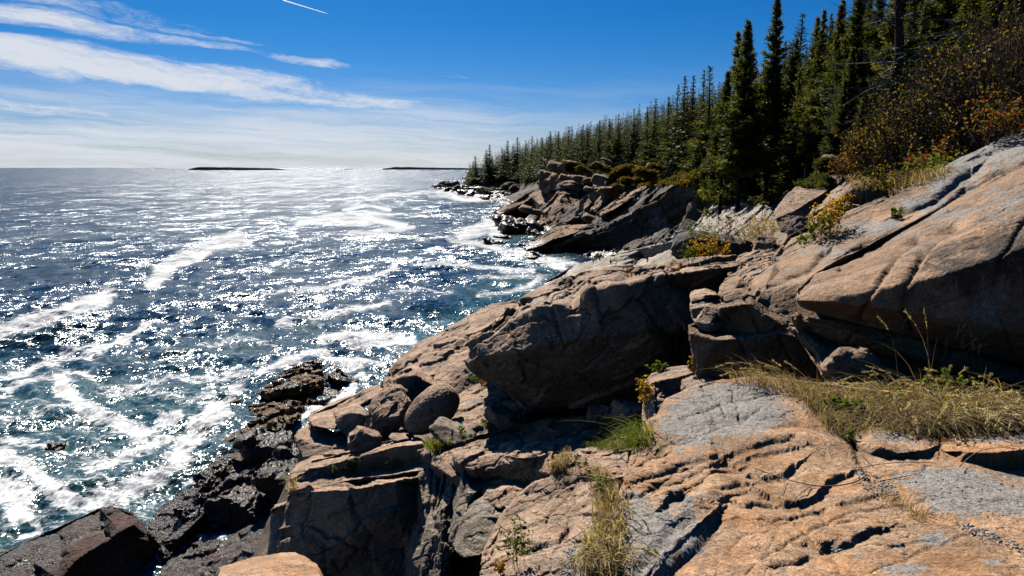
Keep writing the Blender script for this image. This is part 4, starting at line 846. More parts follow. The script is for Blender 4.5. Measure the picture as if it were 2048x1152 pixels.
rock('pale_block', 'long low cut block lying on the pale bird slab', [(1226, 518, 84), (1232, 510, 86), (1260, 504, 87), (1285, 496, 87), (1288, 508, 85), (1240, 523, 82.5), (1228, 523, 83)], [[(1228, 516, 83.6), (1262, 508, 84.4), (1286, 499, 85.4)]],
     mat=M_PALE, T=2, L=2.5, rnd=0, S=5, blk=(80, 0.6, 0.6), bed=(20, .2), fb=(40, .6))
rock('sea_cliff', 'tall dark dripping cliff with white streaks, falling from the headland into the cove',
     [(1030, 500, 156), (1048, 492, 160), (1062, 485, 162), (1090, 470, 166), (1110, 455, 168), (1150, 450, 166), (1180, 448, 163), (1190, 430, 163), (1230, 410, 160), (1265, 385, 157), (1300, 372, 152), (1340, 362, 142), (1370, 352, 132), (1400, 342, 122), (1440, 335, 112), (1480, 360, 100), (1480, 440, 92), (1440, 475, 100), (1380, 492, 112),
      (1300, 512, 124), (1240, 525, 130), (1200, 530, 133), (1180, 520, 135), (1120, 512, 141), (1070, 506, 148)],
     [[(1060, 494, 150), (1110, 474, 150), (1160, 460, 150), (1185, 452, 153)], [(1062, 500, 146), (1130, 486, 143), (1175, 468, 142), (1210, 450, 143), (1260, 425, 141), (1300, 400, 137), (1345, 372, 130), (1400, 348, 118)],
      [(1150, 500, 147), (1220, 495, 141), (1300, 465, 137), (1380, 440, 127), (1450, 415, 113)]],
     mat=M_CLIFF, T=25, drop=0.2, L=2.6, rnd=1, S=9.5, seed=4.9, blk=(46, 3.4, 2.2), bed=(13, 3.4), fb=(50, 3.4), fine=(8, 1.0),
     ops=[lip([(1190, 455), (1250, 425), (1310, 395), (1370, 360)], -6, 9), lip([(1230, 450), (1280, 425), (1320, 408)], -5, 8), lip([(1205, 440), (1260, 405), (1300, 385)], -5, 7), ([(1380, 430), (1400, 400), (1430, 375)], 3, 3, 6), lip([(1290, 440), (1340, 420), (1380, 400)], -4, 6)],
     paint=[(1310, 455, 12, 28, 1.3), (1262, 430, 16, 16, 1.0), (1375, 378, 4, 12, 1.4), (1285, 405, 10, 14, 0.7), (1330, 445, 8, 24, 1.0), (1240, 465, 25, 6, 0.9)])
rock('lit_prow', 'tan sunlit slab sloping into the surf at the foot of the dark cliff',
     [(1042, 497, 154), (1058, 487, 158), (1075, 478, 160), (1100, 462, 160), (1125, 452, 160), (1165, 448, 158), (1190, 448, 156), (1180, 456, 150), (1150, 466, 146), (1110, 478, 144), (1080, 492, 143), (1052, 501, 146)],
     [[(1055, 497, 147), (1090, 486, 146), (1130, 470, 148), (1165, 458, 150)]], mat=M_FAR, T=8, L=2.4, rnd=1, S=10, blk=(50, 1.6, 1.5), bed=(10, 1.5), fb=(40, 1.6))
rock('buttress', 'tall brown buttress with a sunlit left slope between two dark gullies on the headland',
     [(1078, 448, 196), (1080, 440, 197), (1086, 420, 198), (1098, 408, 200), (1112, 390, 203), (1120, 382, 206), (1140, 380, 208), (1158, 382, 205), (1160, 400, 200), (1162, 420, 194), (1160, 440, 188), (1130, 452, 184), (1105, 460, 182), (1090, 462, 184)],
     [[(1092, 425, 195), (1105, 418, 193), (1118, 402, 195), (1125, 388, 200)], [(1125, 388, 200), (1122, 420, 190), (1110, 450, 185)]], mat=M_FAR, T=15, L=2.4, rnd=1, S=12, blk=(40, 3.4, 3), bed=(10, 1.0), fb=(40, 3))
rock('headland_prow', 'long brown prow of layered rock dipping into the sea at the headland tip',
     [(980, 434, 0, 0), (990, 425, 0, 1.2), (1008, 416, 252, ), (1030, 405, 250), (1050, 396, 248), (1062, 385, 246), (1075, 376, 244), (1095, 368, 240), (1112, 362, 236), (1122, 362, 232), (1124, 385, 222), (1110, 405, 218), (1090, 418, 214), (1070, 436, 0, 0), (1030, 437, 0, -.3), (1000, 437, 0, -.3)],
     [[(1000, 428, 243), (1040, 412, 238), (1065, 395, 236), (1085, 380, 236), (1118, 370, 228)]], mat=M_FAR, T=18, L=2.4, rnd=1, S=15, seed=3.3, blk=(50, 2.4, 2), bed=(10, 2.4), fb=(40, 2.6))
for nm, lb, out, ln, m_, S_ in [
        ('headland_outcrop', 'layered reddish outcrop of stacked slabs, highest rock at the left of the headland', [(1076, 374, 232), (1080, 360, 234), (1100, 350, 232), (1106, 338, 230), (1126, 332, 228), (1150, 331, 222), (1167, 332, 214), (1168, 350, 204), (1152, 362, 204), (1134, 376, 208), (1110, 380, 216), (1090, 384, 224)],
         [[(1079, 366, 226), (1100, 358, 222), (1112, 345, 218), (1135, 340, 212), (1160, 340, 206)], [(1100, 358, 222), (1125, 354, 214), (1150, 350, 208)]], M_FAR, 14),
        ('headland_slab', 'tall leaning grey-tan slab right of the buttress', [(1160, 428, 176), (1162, 400, 180), (1172, 388, 183), (1184, 380, 184), (1198, 380, 180), (1196, 394, 174), (1184, 404, 172), (1174, 418, 170), (1168, 440, 170), (1160, 442, 172)], [[(1164, 404, 176), (1180, 394, 175), (1196, 388, 175)]], M_FAR, 12),
        ('headland_slab', 'second leaning slab right of the buttress, below the two visitors', [(1184, 420, 165), (1190, 404, 168), (1200, 391, 171), (1212, 385, 172), (1226, 384, 168), (1222, 398, 163), (1204, 410, 160), (1190, 424, 160)], [[(1194, 404, 164), (1208, 394, 164), (1223, 392, 164)]], M_FAR, 12),
        ('headland_slab', 'long tilted slab climbing to the right just under the two visitors', [(1196, 428, 156), (1230, 404, 158), (1262, 382, 158), (1290, 368, 155), (1300, 372, 150), (1270, 392, 148), (1235, 414, 148), (1205, 434, 150)], [[(1202, 428, 152), (1240, 404, 152), (1285, 376, 151)]], M_FAR, 11)]:
    rock(nm, lb, out, ln, mat=m_, T=9, L=2.4, rnd=0, S=S_, blk=(26, 3.4, 3), bed=(8, 2.0), fb=(30, 2), fine=(7, 1))
for i, (px, py, w, h, Y, tl, lb, m_) in enumerate([
        (1062, 430, 40, 16, 206, -.35, 'small sunlit tan slab at the water behind the buttress', M_FAR), (1205, 412, 46, 36, 172, -.5, 'tall grey-tan block just right of the buttress', M_FAR), (1188, 432, 34, 26, 178, -.4, 'dark block at the right foot of the buttress', M_FAR),
        (1218, 402, 44, 26, 166, -.5, 'leaning grey block in the row above the dark cliff', M_FAR), (1180, 448, 30, 18, 160, -.5, 'squared tan block at the top of the lit slope below the cliff', M_FAR),
        (1235, 388, 30, 22, 162, -.2, 'rounded brown boulder just below the two visitors', M_FAR), (1255, 372, 24, 20, 158, 0, 'grey and brown boulder just right of the two visitors', M_FAR),
        (1206, 371, 44, 26, 166, -.15, 'largest wide brown block behind the visitor in pale clothes', M_FAR), (1180, 366, 28, 14, 176, -.1, 'flat grey block at the left of the wide brown block', M_FAR), (1160, 366, 28, 18, 184, -.2, 'brown block topped by gulls near the middle of the headland', M_FAR),
        (1133, 366, 30, 20, 190, -.3, 'dark tan block above the gull ledge', M_FAR), (1118, 348, 44, 24, 215, -.35, 'slanting reddish slab highest at the left of the headland', M_FAR), (1095, 362, 36, 20, 228, -.35, 'low reddish slab at the left shoulder of the headland', M_FAR),
        (1142, 348, 46, 30, 205, -.3, 'bulky dark brown block high on the headland', M_FAR), (1170, 352, 34, 16, 195, -.5, 'tilted tan slab high on the headland, left of the paler one', M_FAR), (1203, 346, 34, 16, 185, -.6, 'pale tilted slab high on the headland among yellow shrubs', M_FAR),
        (1215, 332, 28, 12, 190, -.6, 'bright sloping slab highest on the headland under the trees', M_FAR), (1228, 358, 16, 18, 165, 0, 'orange pointed block beside the visitor in dark clothes', M_FAR), (1250, 352, 36, 22, 165, -.1, 'squared block above the two visitors', M_FAR),
        (1190, 338, 22, 14, 192, 0, 'black round rock near the top of the headland', M_CLIFF), (1290, 358, 36, 22, 150, -.3, 'black rock amid the yellow shrubs right of the visitors', M_CLIFF), (1310, 342, 30, 12, 155, -.3, 'dark flat rock at the foot of the trees', M_CLIFF),
        (1270, 346, 40, 12, 165, -.15, 'long thin ledge block above the black rock', M_FAR), (1150, 380, 50, 12, 184, -.2, 'low ledge lined with gulls above the buttress', M_FAR), (1184, 384, 30, 12, 172, -.2, 'small orange-brown block right of the gull ledge', M_FAR),
        (1130, 338, 26, 10, 220, -.3, 'small slab under the trees at the left of the headland', M_FAR), (1238, 378, 26, 10, 156, 0, 'flat pale ledge where the visitor in dark clothes stands', M_FAR), (1214, 384, 30, 14, 157, 0, 'flat ledge where the visitor in pale clothes stands', M_FAR)]):
    boulder('headland_block', lb, px, py, w * 1.05, h * 0.85, 0.8, Y=Y, mat=m_, seed=80 + i, tilt=tl * 0.8, cuts=2, det=4, rel=0.9, sink=0.1, pitch=0.15)
for i, (px, py, w, h, z, tl, lb) in enumerate([
        (1010, 450, 50, 14, 0, -.2, 'dark surf-washed rock nearest the headland prow'), (1025, 466, 60, 18, 0, -.25, 'broad dark wave-washed rock behind the white surf'), (1005, 476, 40, 9, 0, 0, 'low black rock amid the white surf'), (990, 489, 46, 14, -.1, -.1, 'outermost low black rock in the surf off the cliff'),
        (1060, 462, 60, 16, .3, -.3, 'dark ridge rock between the surf and the buttress'), (1075, 478, 50, 16, .2, -.3, 'dark rock beside the lit slope below the cliff'), (1074, 520, 42, 16, -.1, -.15, 'black rock standing alone in the cove under the cliff'), (1040, 492, 30, 8, 0, 0, 'flat black rock at the tip of the lit slope'),
        (884, 378, 30, 8, -.2, 0, 'leftmost dark rock at the far wooded point'), (905, 383, 34, 9, -.1, 0, 'low dark rock second along the far wooded point'), (930, 388, 40, 12, 0, 0, 'dark rock third along the far wooded point'), (955, 391, 40, 12, 0, 0, 'dark rock in the middle of the far wooded shore'),
        (985, 399, 46, 12, -.1, 0, 'black rock lowest at the far wooded shore'), (1010, 395, 44, 16, .4, 0, 'grey rock at the far shore near the headland prow'), (1040, 392, 40, 24, .5, -.4, 'pale tilted rock at the far shore behind the headland prow'), (915, 374, 50, 10, 2, 0, 'upper tan rock on the far point under the trees'),
        (965, 378, 50, 12, 2, 0, 'upper dark rock on the far shore under the trees'), (1000, 384, 40, 10, 2, 0, 'upper grey rock on the far shore near the tall trees'), (1022, 378, 40, 14, 4, 0, 'highest rock on the far shore under dark trees'),
        (872, 372, 16, 5, 0, 0, 'smallest dark rock right at the outer tip of the far point'), (895, 371, 26, 8, 1.5, 0, 'brown rock at the outer upper rim of the far point'), (918, 381, 30, 8, .5, -.2, 'black slab between the second and third shore rocks of the far point'), (940, 379, 30, 9, 2, 0, 'brown block below the first trees of the far point'),
        (972, 391, 34, 12, 1, -.3, 'slanting black rock in the middle of the far shore'), (990, 388, 30, 10, 2, 0, 'tan block in the middle of the far shore'), (1000, 399, 26, 7, 0, 0, 'lowest wet rock in the middle of the far shore'), (1026, 397, 34, 12, .5, -.2, 'black rock between the grey rock and the pale tilted rock of the far shore'),
        (1045, 382, 34, 14, 3, -.3, 'brown rock in the notch behind the headland prow'), (1058, 374, 30, 12, 6, -.3, 'upper rock in the notch behind the headland prow'), (948, 386, 26, 8, 1, 0, 'wet block just below the upper rim of the far shore'), (1012, 386, 26, 9, 2.5, 0, 'grey block under the upper grey rock of the far shore')]):
    boulder('shore_rock', lb, px, py, w, h, 1.2, z=z, mat=M_TIDE, seed=120 + i, tilt=tl, cuts=12, det=4, rel=2.0, sink=0.25)
# slope under the near spruces
rock('bare_slope', 'pale bare rock slope under the leaning spruce',
     [(1360, 495, 62), (1372, 470, 66), (1395, 450, 70), (1410, 425, 74), (1430, 405, 76), (1450, 392, 76), (1490, 400, 66), (1530, 410, 52), (1560, 440, 40), (1560, 480, 36), (1500, 495, 40), (1420, 500, 50)],
     [[(1380, 478, 62), (1420, 455, 63), (1460, 430, 62)], [(1420, 480, 54), (1480, 460, 50), (1530, 450, 44)]], mat=M_PALE, T=8, L=2.8, rnd=1, S=4, blk=(40, 2.6, 2.4), bed=(13, 2.2), fb=(40, 2.4))
boulder('grey_boulder', 'rounded dark grey boulder with shrubs around it beyond the block stack', 1428, 530, 150, 62, 0.7, Y=25, mat=stone_mat('granite_dark_grey', (0.15, 0.135, 0.12), (0.20, 0.18, 0.16), 2.0, gray=-0.3, stain=-0.2), seed=31, tilt=-0.12, roundness=0.5, det=6)
boulder('angular_rock', 'small angular tan rock between the shrubs left of the big tilted slab', 1540, 506, 56, 44, 0.9, Y=23, mat=M_MID, seed=33)
boulder('small_stone', 'low tan stone left of the small angular rock beyond the boulder', 1590, 500, 60, 22, 1.0, Y=21, mat=M_MID, seed=34, tilt=-0.2)
rock('tilted_slab', 'big tilted slab with flat sunlit face and dark shaded end, before the spruces',
     [(1549, 421, 23.4), (1565, 395, 24.6), (1590, 374, 26), (1625, 360, 27), (1650, 342, 28), (1672, 340, 28), (1688, 352, 27), (1665, 385, 25), (1640, 400, 24), (1622, 412, 23.4), (1612, 460, 22), (1590, 470, 21.8), (1562, 465, 22), (1553, 440, 22.6)],
     [[(1552, 438, 22.6), (1590, 420, 22.8), (1614, 405, 23.3), (1645, 388, 24), (1675, 362, 26)]], mat=M_MID, T=2.5, L=2.8, rnd=2, S=1.7, blk=(120, 1.2, 1.4), bed=(15, 1.0), fb=(60, 2), fine=(9, .8))
boulder('round_boulder', 'round-topped tan boulder above the long ledge, right of the big tilted slab', 1728, 405, 68, 36, 0.8, Y=18, mat=M_MID, seed=35, roundness=0.6, det=5)
boulder('crest_rock', 'layered rock on the crest among red and yellow leaves, above the tilted slab', 1672, 345, 60, 34, 0.9, Y=26, mat=M_MID, seed=36, tilt=-0.2)
boulder('crest_rock', 'grey weathered rock peeking out under the brown bushes above the ledge', 1885, 345, 50, 38, 0.8, Y=17, mat=M_FIN, seed=37)
boulder('small_stone', 'small brown stone between yellow shrubs left of the round-topped boulder', 1690, 428, 50, 24, 0.9, Y=18, mat=M_MID, seed=38)
rock('side_slab', 'brown slab behind yellow shrubs, between the tilted slab and the round-topped boulder', [(1612, 462, 20), (1620, 430, 21), (1650, 395, 23), (1680, 370, 24), (1700, 375, 23), (1690, 400, 21), (1660, 430, 19.5), (1640, 460, 19), (1620, 470, 19)], [], mat=M_MID, T=2, L=2.8, rnd=2, S=1.5)
rock('upper_ledge', 'brown stepped ledge directly above the long smooth ledge, with small flowers at its foot',
     [(1560, 500, 17), (1575, 475, 18), (1620, 462, 18.4), (1650, 440, 18.6), (1700, 415, 18.6), (1760, 388, 18.4), (1830, 365, 17.5), (1860, 372, 15.5), (1800, 410, 15), (1750, 440, 14.6), (1690, 462, 14), (1640, 485, 13.6), (1580, 520, 13.2), (1545, 535, 13.2), (1550, 515, 14.5)],
     [[(1560, 512, 14.8), (1610, 478, 15.4), (1640, 470, 15.3), (1700, 435, 16), (1780, 400, 16.2)], [(1575, 505, 14.2), (1640, 478, 14.6), (1690, 455, 14.6)]], mat=M_LEDGE, T=2, L=2.8, rnd=3, S=1.15, blk=(60, 3.0, 2.5), bed=(15, 1.6), fb=(50, 2.5), ops=[lip([(1625, 475), (1665, 462), (1700, 440)], -7, 10)])
rock('rubble_ledge', 'broken pale pink ledge between the overhanging boulder and the long smooth ledge',
     [(1465, 530, 19), (1480, 510, 20), (1520, 500, 20), (1560, 505, 17), (1565, 525, 14), (1530, 545, 13), (1500, 560, 12.6), (1480, 590, 12.2), (1450, 570, 13), (1470, 550, 15)], [[(1480, 540, 15.5), (1520, 525, 15.5), (1555, 515, 15.5)]],
     mat=M_MID, T=2, L=2.8, rnd=0, S=1.2, blk=(22, 3.5, 3), bed=(10, 1.5), fb=(30, 2))


# ------------------------------------------------------------------ continuous ground under and between the rocks
def sheet(name, pts, mat, step, amp=0.0, S=1.5, attrs=None, skirt=None, bbox=None, kind='structure', lim=None):
    """terrain through scattered world points"""
    p = np.array(pts, float)
    r = delaunay_2d_cdt([Vector(a[:2]) for a in p], [], [], 0, 1e-5, True)
    V2, F, ov = r[0], r[2], r[3]
    v = np.array([p[ov[i][0]] if ov[i] else (a.x, a.y, 0) for i, a in enumerate(V2)])
    t = np.array([f for f in F if len(f) == 3])
    n = np.cross(v[t[:, 1]] - v[t[:, 0]], v[t[:, 2]] - v[t[:, 0]])[:, 2] < 0
    t[n] = t[n][:, ::-1]
    f = np.ones(len(v))
    v, t, f = subdivide(v, t, f, lambda m, g: np.maximum(step, np.linalg.norm(m[:, :2], axis=1) * (lim or 9) / FPX), passes=12, cap=150000)
    v = smooth(v, t, 2)
    if amp:
        w = np.clip((v[:, 1:2] - 60) / 30, 0, 1)
        sea = np.clip((x_edge(v[:, 1]) - v[:, 0]) / 4, 0, 1) * np.clip((v[:, 1] - 75) / 20, 0, 1) * np.clip((v[:, 2] - 1) / 3, 0, 1)
        v[:, 2] -= sea * 3.2
        v = v * (1 - w) + w * rockify(v, t, 9.0, seed=8.2, blk=(26, 3.5, 3), bed=(10, 3.0), fb=(30, 3), fine=(8, 1.2))
        v = rockify(v, t, S, seed=2.2, blk=(60, amp, amp * 0.6), bed=(18, amp * 0.5), fb=(60, amp), fine=(10, amp * 0.3))
    o = link_mesh(name, v, t, mat)
    return tag(o, None, None, None, kind), v, t


def W(px, py, Y, z=None, dz=-0.25):
    p = P(px, py, Y, z); p[2] += dz; return tuple(p)


GP = [(-1.6, -5, 15.2), (-1.2, 0, 15.3), (14, -5, 15.6), (30, -5, 18), (0.4, 1.5, 15.8), (-0.9, 2.6, 13.0), (-1.6, 4.0, 11.8), (-3, -5, 12), (-2.4, 1, 12.0), (-6, -5, 8), (-5.5, 4, 7.6), (-12, -5, -1.5), (-13, 6, -1.5), (-13, 14, -1.5), (0.75, 3.3, 15.4), (1.0, 4.6, 15.2), (1.9, 6.2, 15.2), (3.2, 6.4, 15.3), (7, 6.4, 15.3), (14, 6, 17), (5, 8.5, 15.4), (9, 9, 16), (5, 3, 15.4), (3, 3, 15.4),
      W(1130, 1180, 8.0), W(1225, 1150, 7.6), W(1000, 1190, 8.0, dz=-.6), W(1240, 1000, 10.0), W(1250, 950, 10.8), W(1100, 950, 12, dz=-.5), W(1290, 870, 12.4), W(1100, 850, 15.5), W(1400, 790, 12), W(1300, 830, 15), W(1000, 870, 15.8), W(900, 905, 15.5, dz=-.5), W(1000, 1050, 12, dz=-1.0), W(870, 1100, 12.8, dz=-1.5),
      W(700, 930, 17), W(620, 940, 17.2), W(640, 1190, 13.5, dz=-.8), W(560, 1190, 14.0, dz=-.8), W(820, 1190, 13, dz=-.8), W(700, 890, 19.5), W(760, 840, 21.5), W(650, 870, 21), W(605, 880, 21), (-8.2, 21.5, 6), (-9.5, 24, 3), (-10.5, 20, 1.2), (-9.5, 16, 1.2), (-7.6, 15.5, 5.5), (-8.6, 12, 3), (-11, 30, -1.5), (-13, 24, -0.6), (-14, 19, -.5), (-16, 15, -1.5), (-19, 25, -2), (-24, 30, -2.5), (-30, 20, -3),
      W(800, 770, 25, dz=-.5), W(870, 700, 28, dz=-.8), W(960, 640, 30, dz=-.8), W(1030, 615, 31, dz=-.8), W(900, 760, 23, dz=-.6), W(1000, 740, 21, dz=-.6), (-7.0, 29, 3), (-5, 34, 1), (-3, 42, -1.5), (-1.5, 36, 4), (2.5, 34, 6), (1.5, 55, -1.5), (-8, 34, -1.5), (3.5, 80, -1.5), (4.5, 105, -1.5), (9, 118, -1.5),
      W(1200, 600, 22, dz=-2), W(1400, 560, 22, dz=-1.2), W(1480, 530, 22, dz=-.6), W(1180, 580, 60, dz=-1.5), W(1300, 560, 45, dz=-1.2), W(1400, 520, 40, dz=-.8), W(1150, 570, 90, dz=-1), W(1250, 535, 80, dz=-1), W(1350, 500, 75, dz=-1), W(1450, 470, 55, dz=-.8), W(1530, 480, 32, dz=-.5),
      W(1250, 520, 112, dz=-1.5), W(1340, 495, 95, dz=-1.5), W(1400, 480, 78, dz=-2), (19, 130, -1.5), (24, 126, -1), (29, 116, 0), (31, 104, 1), (24, 152, 10), (29, 146, 13), (34, 138, 14.3), (37, 126, 15.3),  (14, 135, -1.5), (8, 150, -1.5), (4, 160, -1.5),
      W(1250, 390, 162, dz=-1.5), W(1300, 365, 152, dz=-1), W(1350, 350, 140, dz=-.7), W(1400, 345, 122, dz=-.7), W(1450, 345, 106, dz=-.7), W(1150, 455, 160, dz=-2), W(1110, 470, 166, dz=-2), (2, 190, -1.5), (6, 200, -.5),
      W(1160, 440, 190, dz=-3), W(1130, 390, 205, dz=-1.5), W(1160, 375, 190, dz=-.8), W(1200, 365, 176, dz=-.8), W(1240, 365, 166, dz=-.6), W(1200, 340, 190, dz=-.4), W(1150, 340, 212, dz=-.4), W(1250, 340, 172, dz=-.4), W(1110, 360, 232, dz=-1), W(1080, 385, 240, dz=-1.5), W(1040, 410, 248, dz=-1.5), (-9, 255, -1.5), (-2, 215, -1.5),
      (-5, 275, -1.5), (3, 262, 8), (10, 260, 15), (0, 300, -1.0), (8, 300, 6), (16, 300, 14), W(1020, 398, 0, 0), W(960, 398, 0, -0.8), W(900, 388, 0, -.8), W(868, 378, 0, -.8), W(860, 374, 620), W(900, 372, 590), W(940, 372, 570), W(960, 376, 500), W(1000, 378, 430), W(1030, 375, 390), W(1050, 370, 330), W(1075, 362, 290),
      W(1560, 440, 42), W(1600, 400, 40), W(1650, 350, 30), W(1600, 470, 21), W(1560, 520, 16, dz=-.5), W(1700, 450, 16, dz=-.5), W(1750, 400, 18), W(1850, 375, 16), W(1925, 320, 15, dz=-.3), W(2048, 265, 14, dz=-.3), W(1700, 340, 24), W(1800, 330, 19), W(1900, 300, 18), (20, 12, 19.2), (16, 13, 19), W(1500, 620, 12, dz=-.8), W(1650, 600, 11, dz=-1), W(1400, 640, 14, dz=-2), (12, 11, 16.8),
      (30, 10, 21), (40, 10, 24), (30, 30, 22), (45, 30, 26), (26, 20, 20.5), (24, 45, 19), (34, 45, 22), (50, 50, 27), (28, 60, 19), (40, 60, 23), (60, 60, 29), (34, 90, 19), (50, 90, 24), (80, 90, 32), (42, 120, 19.5), (60, 120, 25), (90, 130, 33), (46, 150, 20), (70, 150, 27), (44, 180, 20.5), (70, 200, 28), (36, 210, 20), (60, 250, 26),
      (28, 250, 18), (26, 300, 17), (50, 300, 24), (22, 350, 15), (50, 360, 22), (20, 420, 13), (40, 430, 18), (5, 480, 10), (40, 500, 14), (-10, 540, 8), (30, 580, 10), (-20, 600, 4), (0, 660, -1), (40, 680, 0), (-45, 660, -1.5), (-62, 600, -1.5), (100, 300, 34), (100, 500, 26), (100, 0, 36), (120, 160, 40), (60, -5, 26), (100, 680, 2)]
XE = np.array([(6, 16), (13, 12.5), (18, 14.5), (22, 14.5), (32, 16), (45, 20), (60, 24), (80, 30), (110, 34), (150, 36), (175, 32), (200, 26), (250, 20), (300, 16), (350, 14), (420, 9), (480, 0), (560, -34), (640, -50)], float)


def x_edge(y):
    return np.interp(y, XE[:, 0], XE[:, 1])


m_, t_ = new_mat('forest_floor')
_q = t_.n('ShaderNodeNewGeometry', out=0)
_n = t_.noise(_q, 0.5, 7, 0.7); _n2 = t_.noise(_q, 6.0, 5, 0.7)
_c = t_.mix(t_.ramp(_n, 0.42, 0.6), t_.mix(_n2, (0.015, 0.018, 0.008), (0.05, 0.045, 0.02)), t_.mix(_n2, (0.04, 0.035, 0.02), (0.12, 0.09, 0.04)))
t_.n('ShaderNodeOutputMaterial', Surface=t_.n('ShaderNodeBsdfDiffuse', Color=_c, Normal=t_.n('ShaderNodeBump', Strength=1.0, Distance=0.3, Height=_n2)))
M_FLOOR = m_
GROUND, GV, GT = sheet('shore_ground', GP, M_GROUND, 0.16, amp=2.2, S=1.4, lim=7)
# forest soil beyond the rock edge: the same sheet, second material
GROUND.data.materials.append(M_FLOOR)
_v = np.empty(len(GROUND.data.vertices) * 3, np.float32); GROUND.data.vertices.foreach_get('co', _v); _v = _v.reshape(-1, 3)
_l = np.empty(len(GROUND.data.loops), np.int32); GROUND.data.loops.foreach_get('vertex_index', _l)
_cc = _v[_l.reshape(-1, 3)].mean(1)
_mi = (_cc[:, 0] > x_edge(_cc[:, 1]) - 1.0 + 3.0 * perlin(_cc * np.array((0.15, 0.15, 0)))) & (_cc[:, 1] > 5)
GROUND.data.materials.append(M_CLIFF)
GROUND.data.polygons.foreach_set('material_index', np.where(_mi, 1, np.where(_cc[:, 1] > 66, 2, 0)).astype(np.int32))
from mathutils.bvhtree import BVHTree
BVHS = {}


def bvh_of(obs):
    vs, ts, k = [], [], 0
    for o in obs:
        if len(o.data.loops) != 3 * len(o.data.polygons): continue
        me = o.data; n = len(me.vertices)
        a = np.empty(n * 3, np.float32); me.vertices.foreach_get('co', a)
        vs.append(a.reshape(-1, 3) + np.array(o.location, np.float32))
        b = np.empty(len(me.loops), np.int32); me.loops.foreach_get('vertex_index', b)
        ts.append(b.reshape(-1, 3) + k); k += n
    return BVHTree.FromPolygons(np.concatenate(vs).tolist(), np.concatenate(ts).tolist())


BV_ALL = bvh_of([o for o in COL.objects if o.type == 'MESH'])
BV_GROUND = bvh_of([GROUND])


def hit_px(px, py):
    """the visible rock surface under a photo pixel"""
    a = P(px, py, 10.0) - (0, 0, H)
    d = Vector(a).normalized()
    loc, nrm, i, dist = BV_ALL.ray_cast(Vector((0, 0, H)), d)
    return loc, nrm


def zat(x, y, bv=None, top=60):
    loc, nrm, i, dist = (bv or BV_ALL).ray_cast(Vector((x, y, top)), Vector((0, 0, -1)))
    return loc.z if loc else 0.0
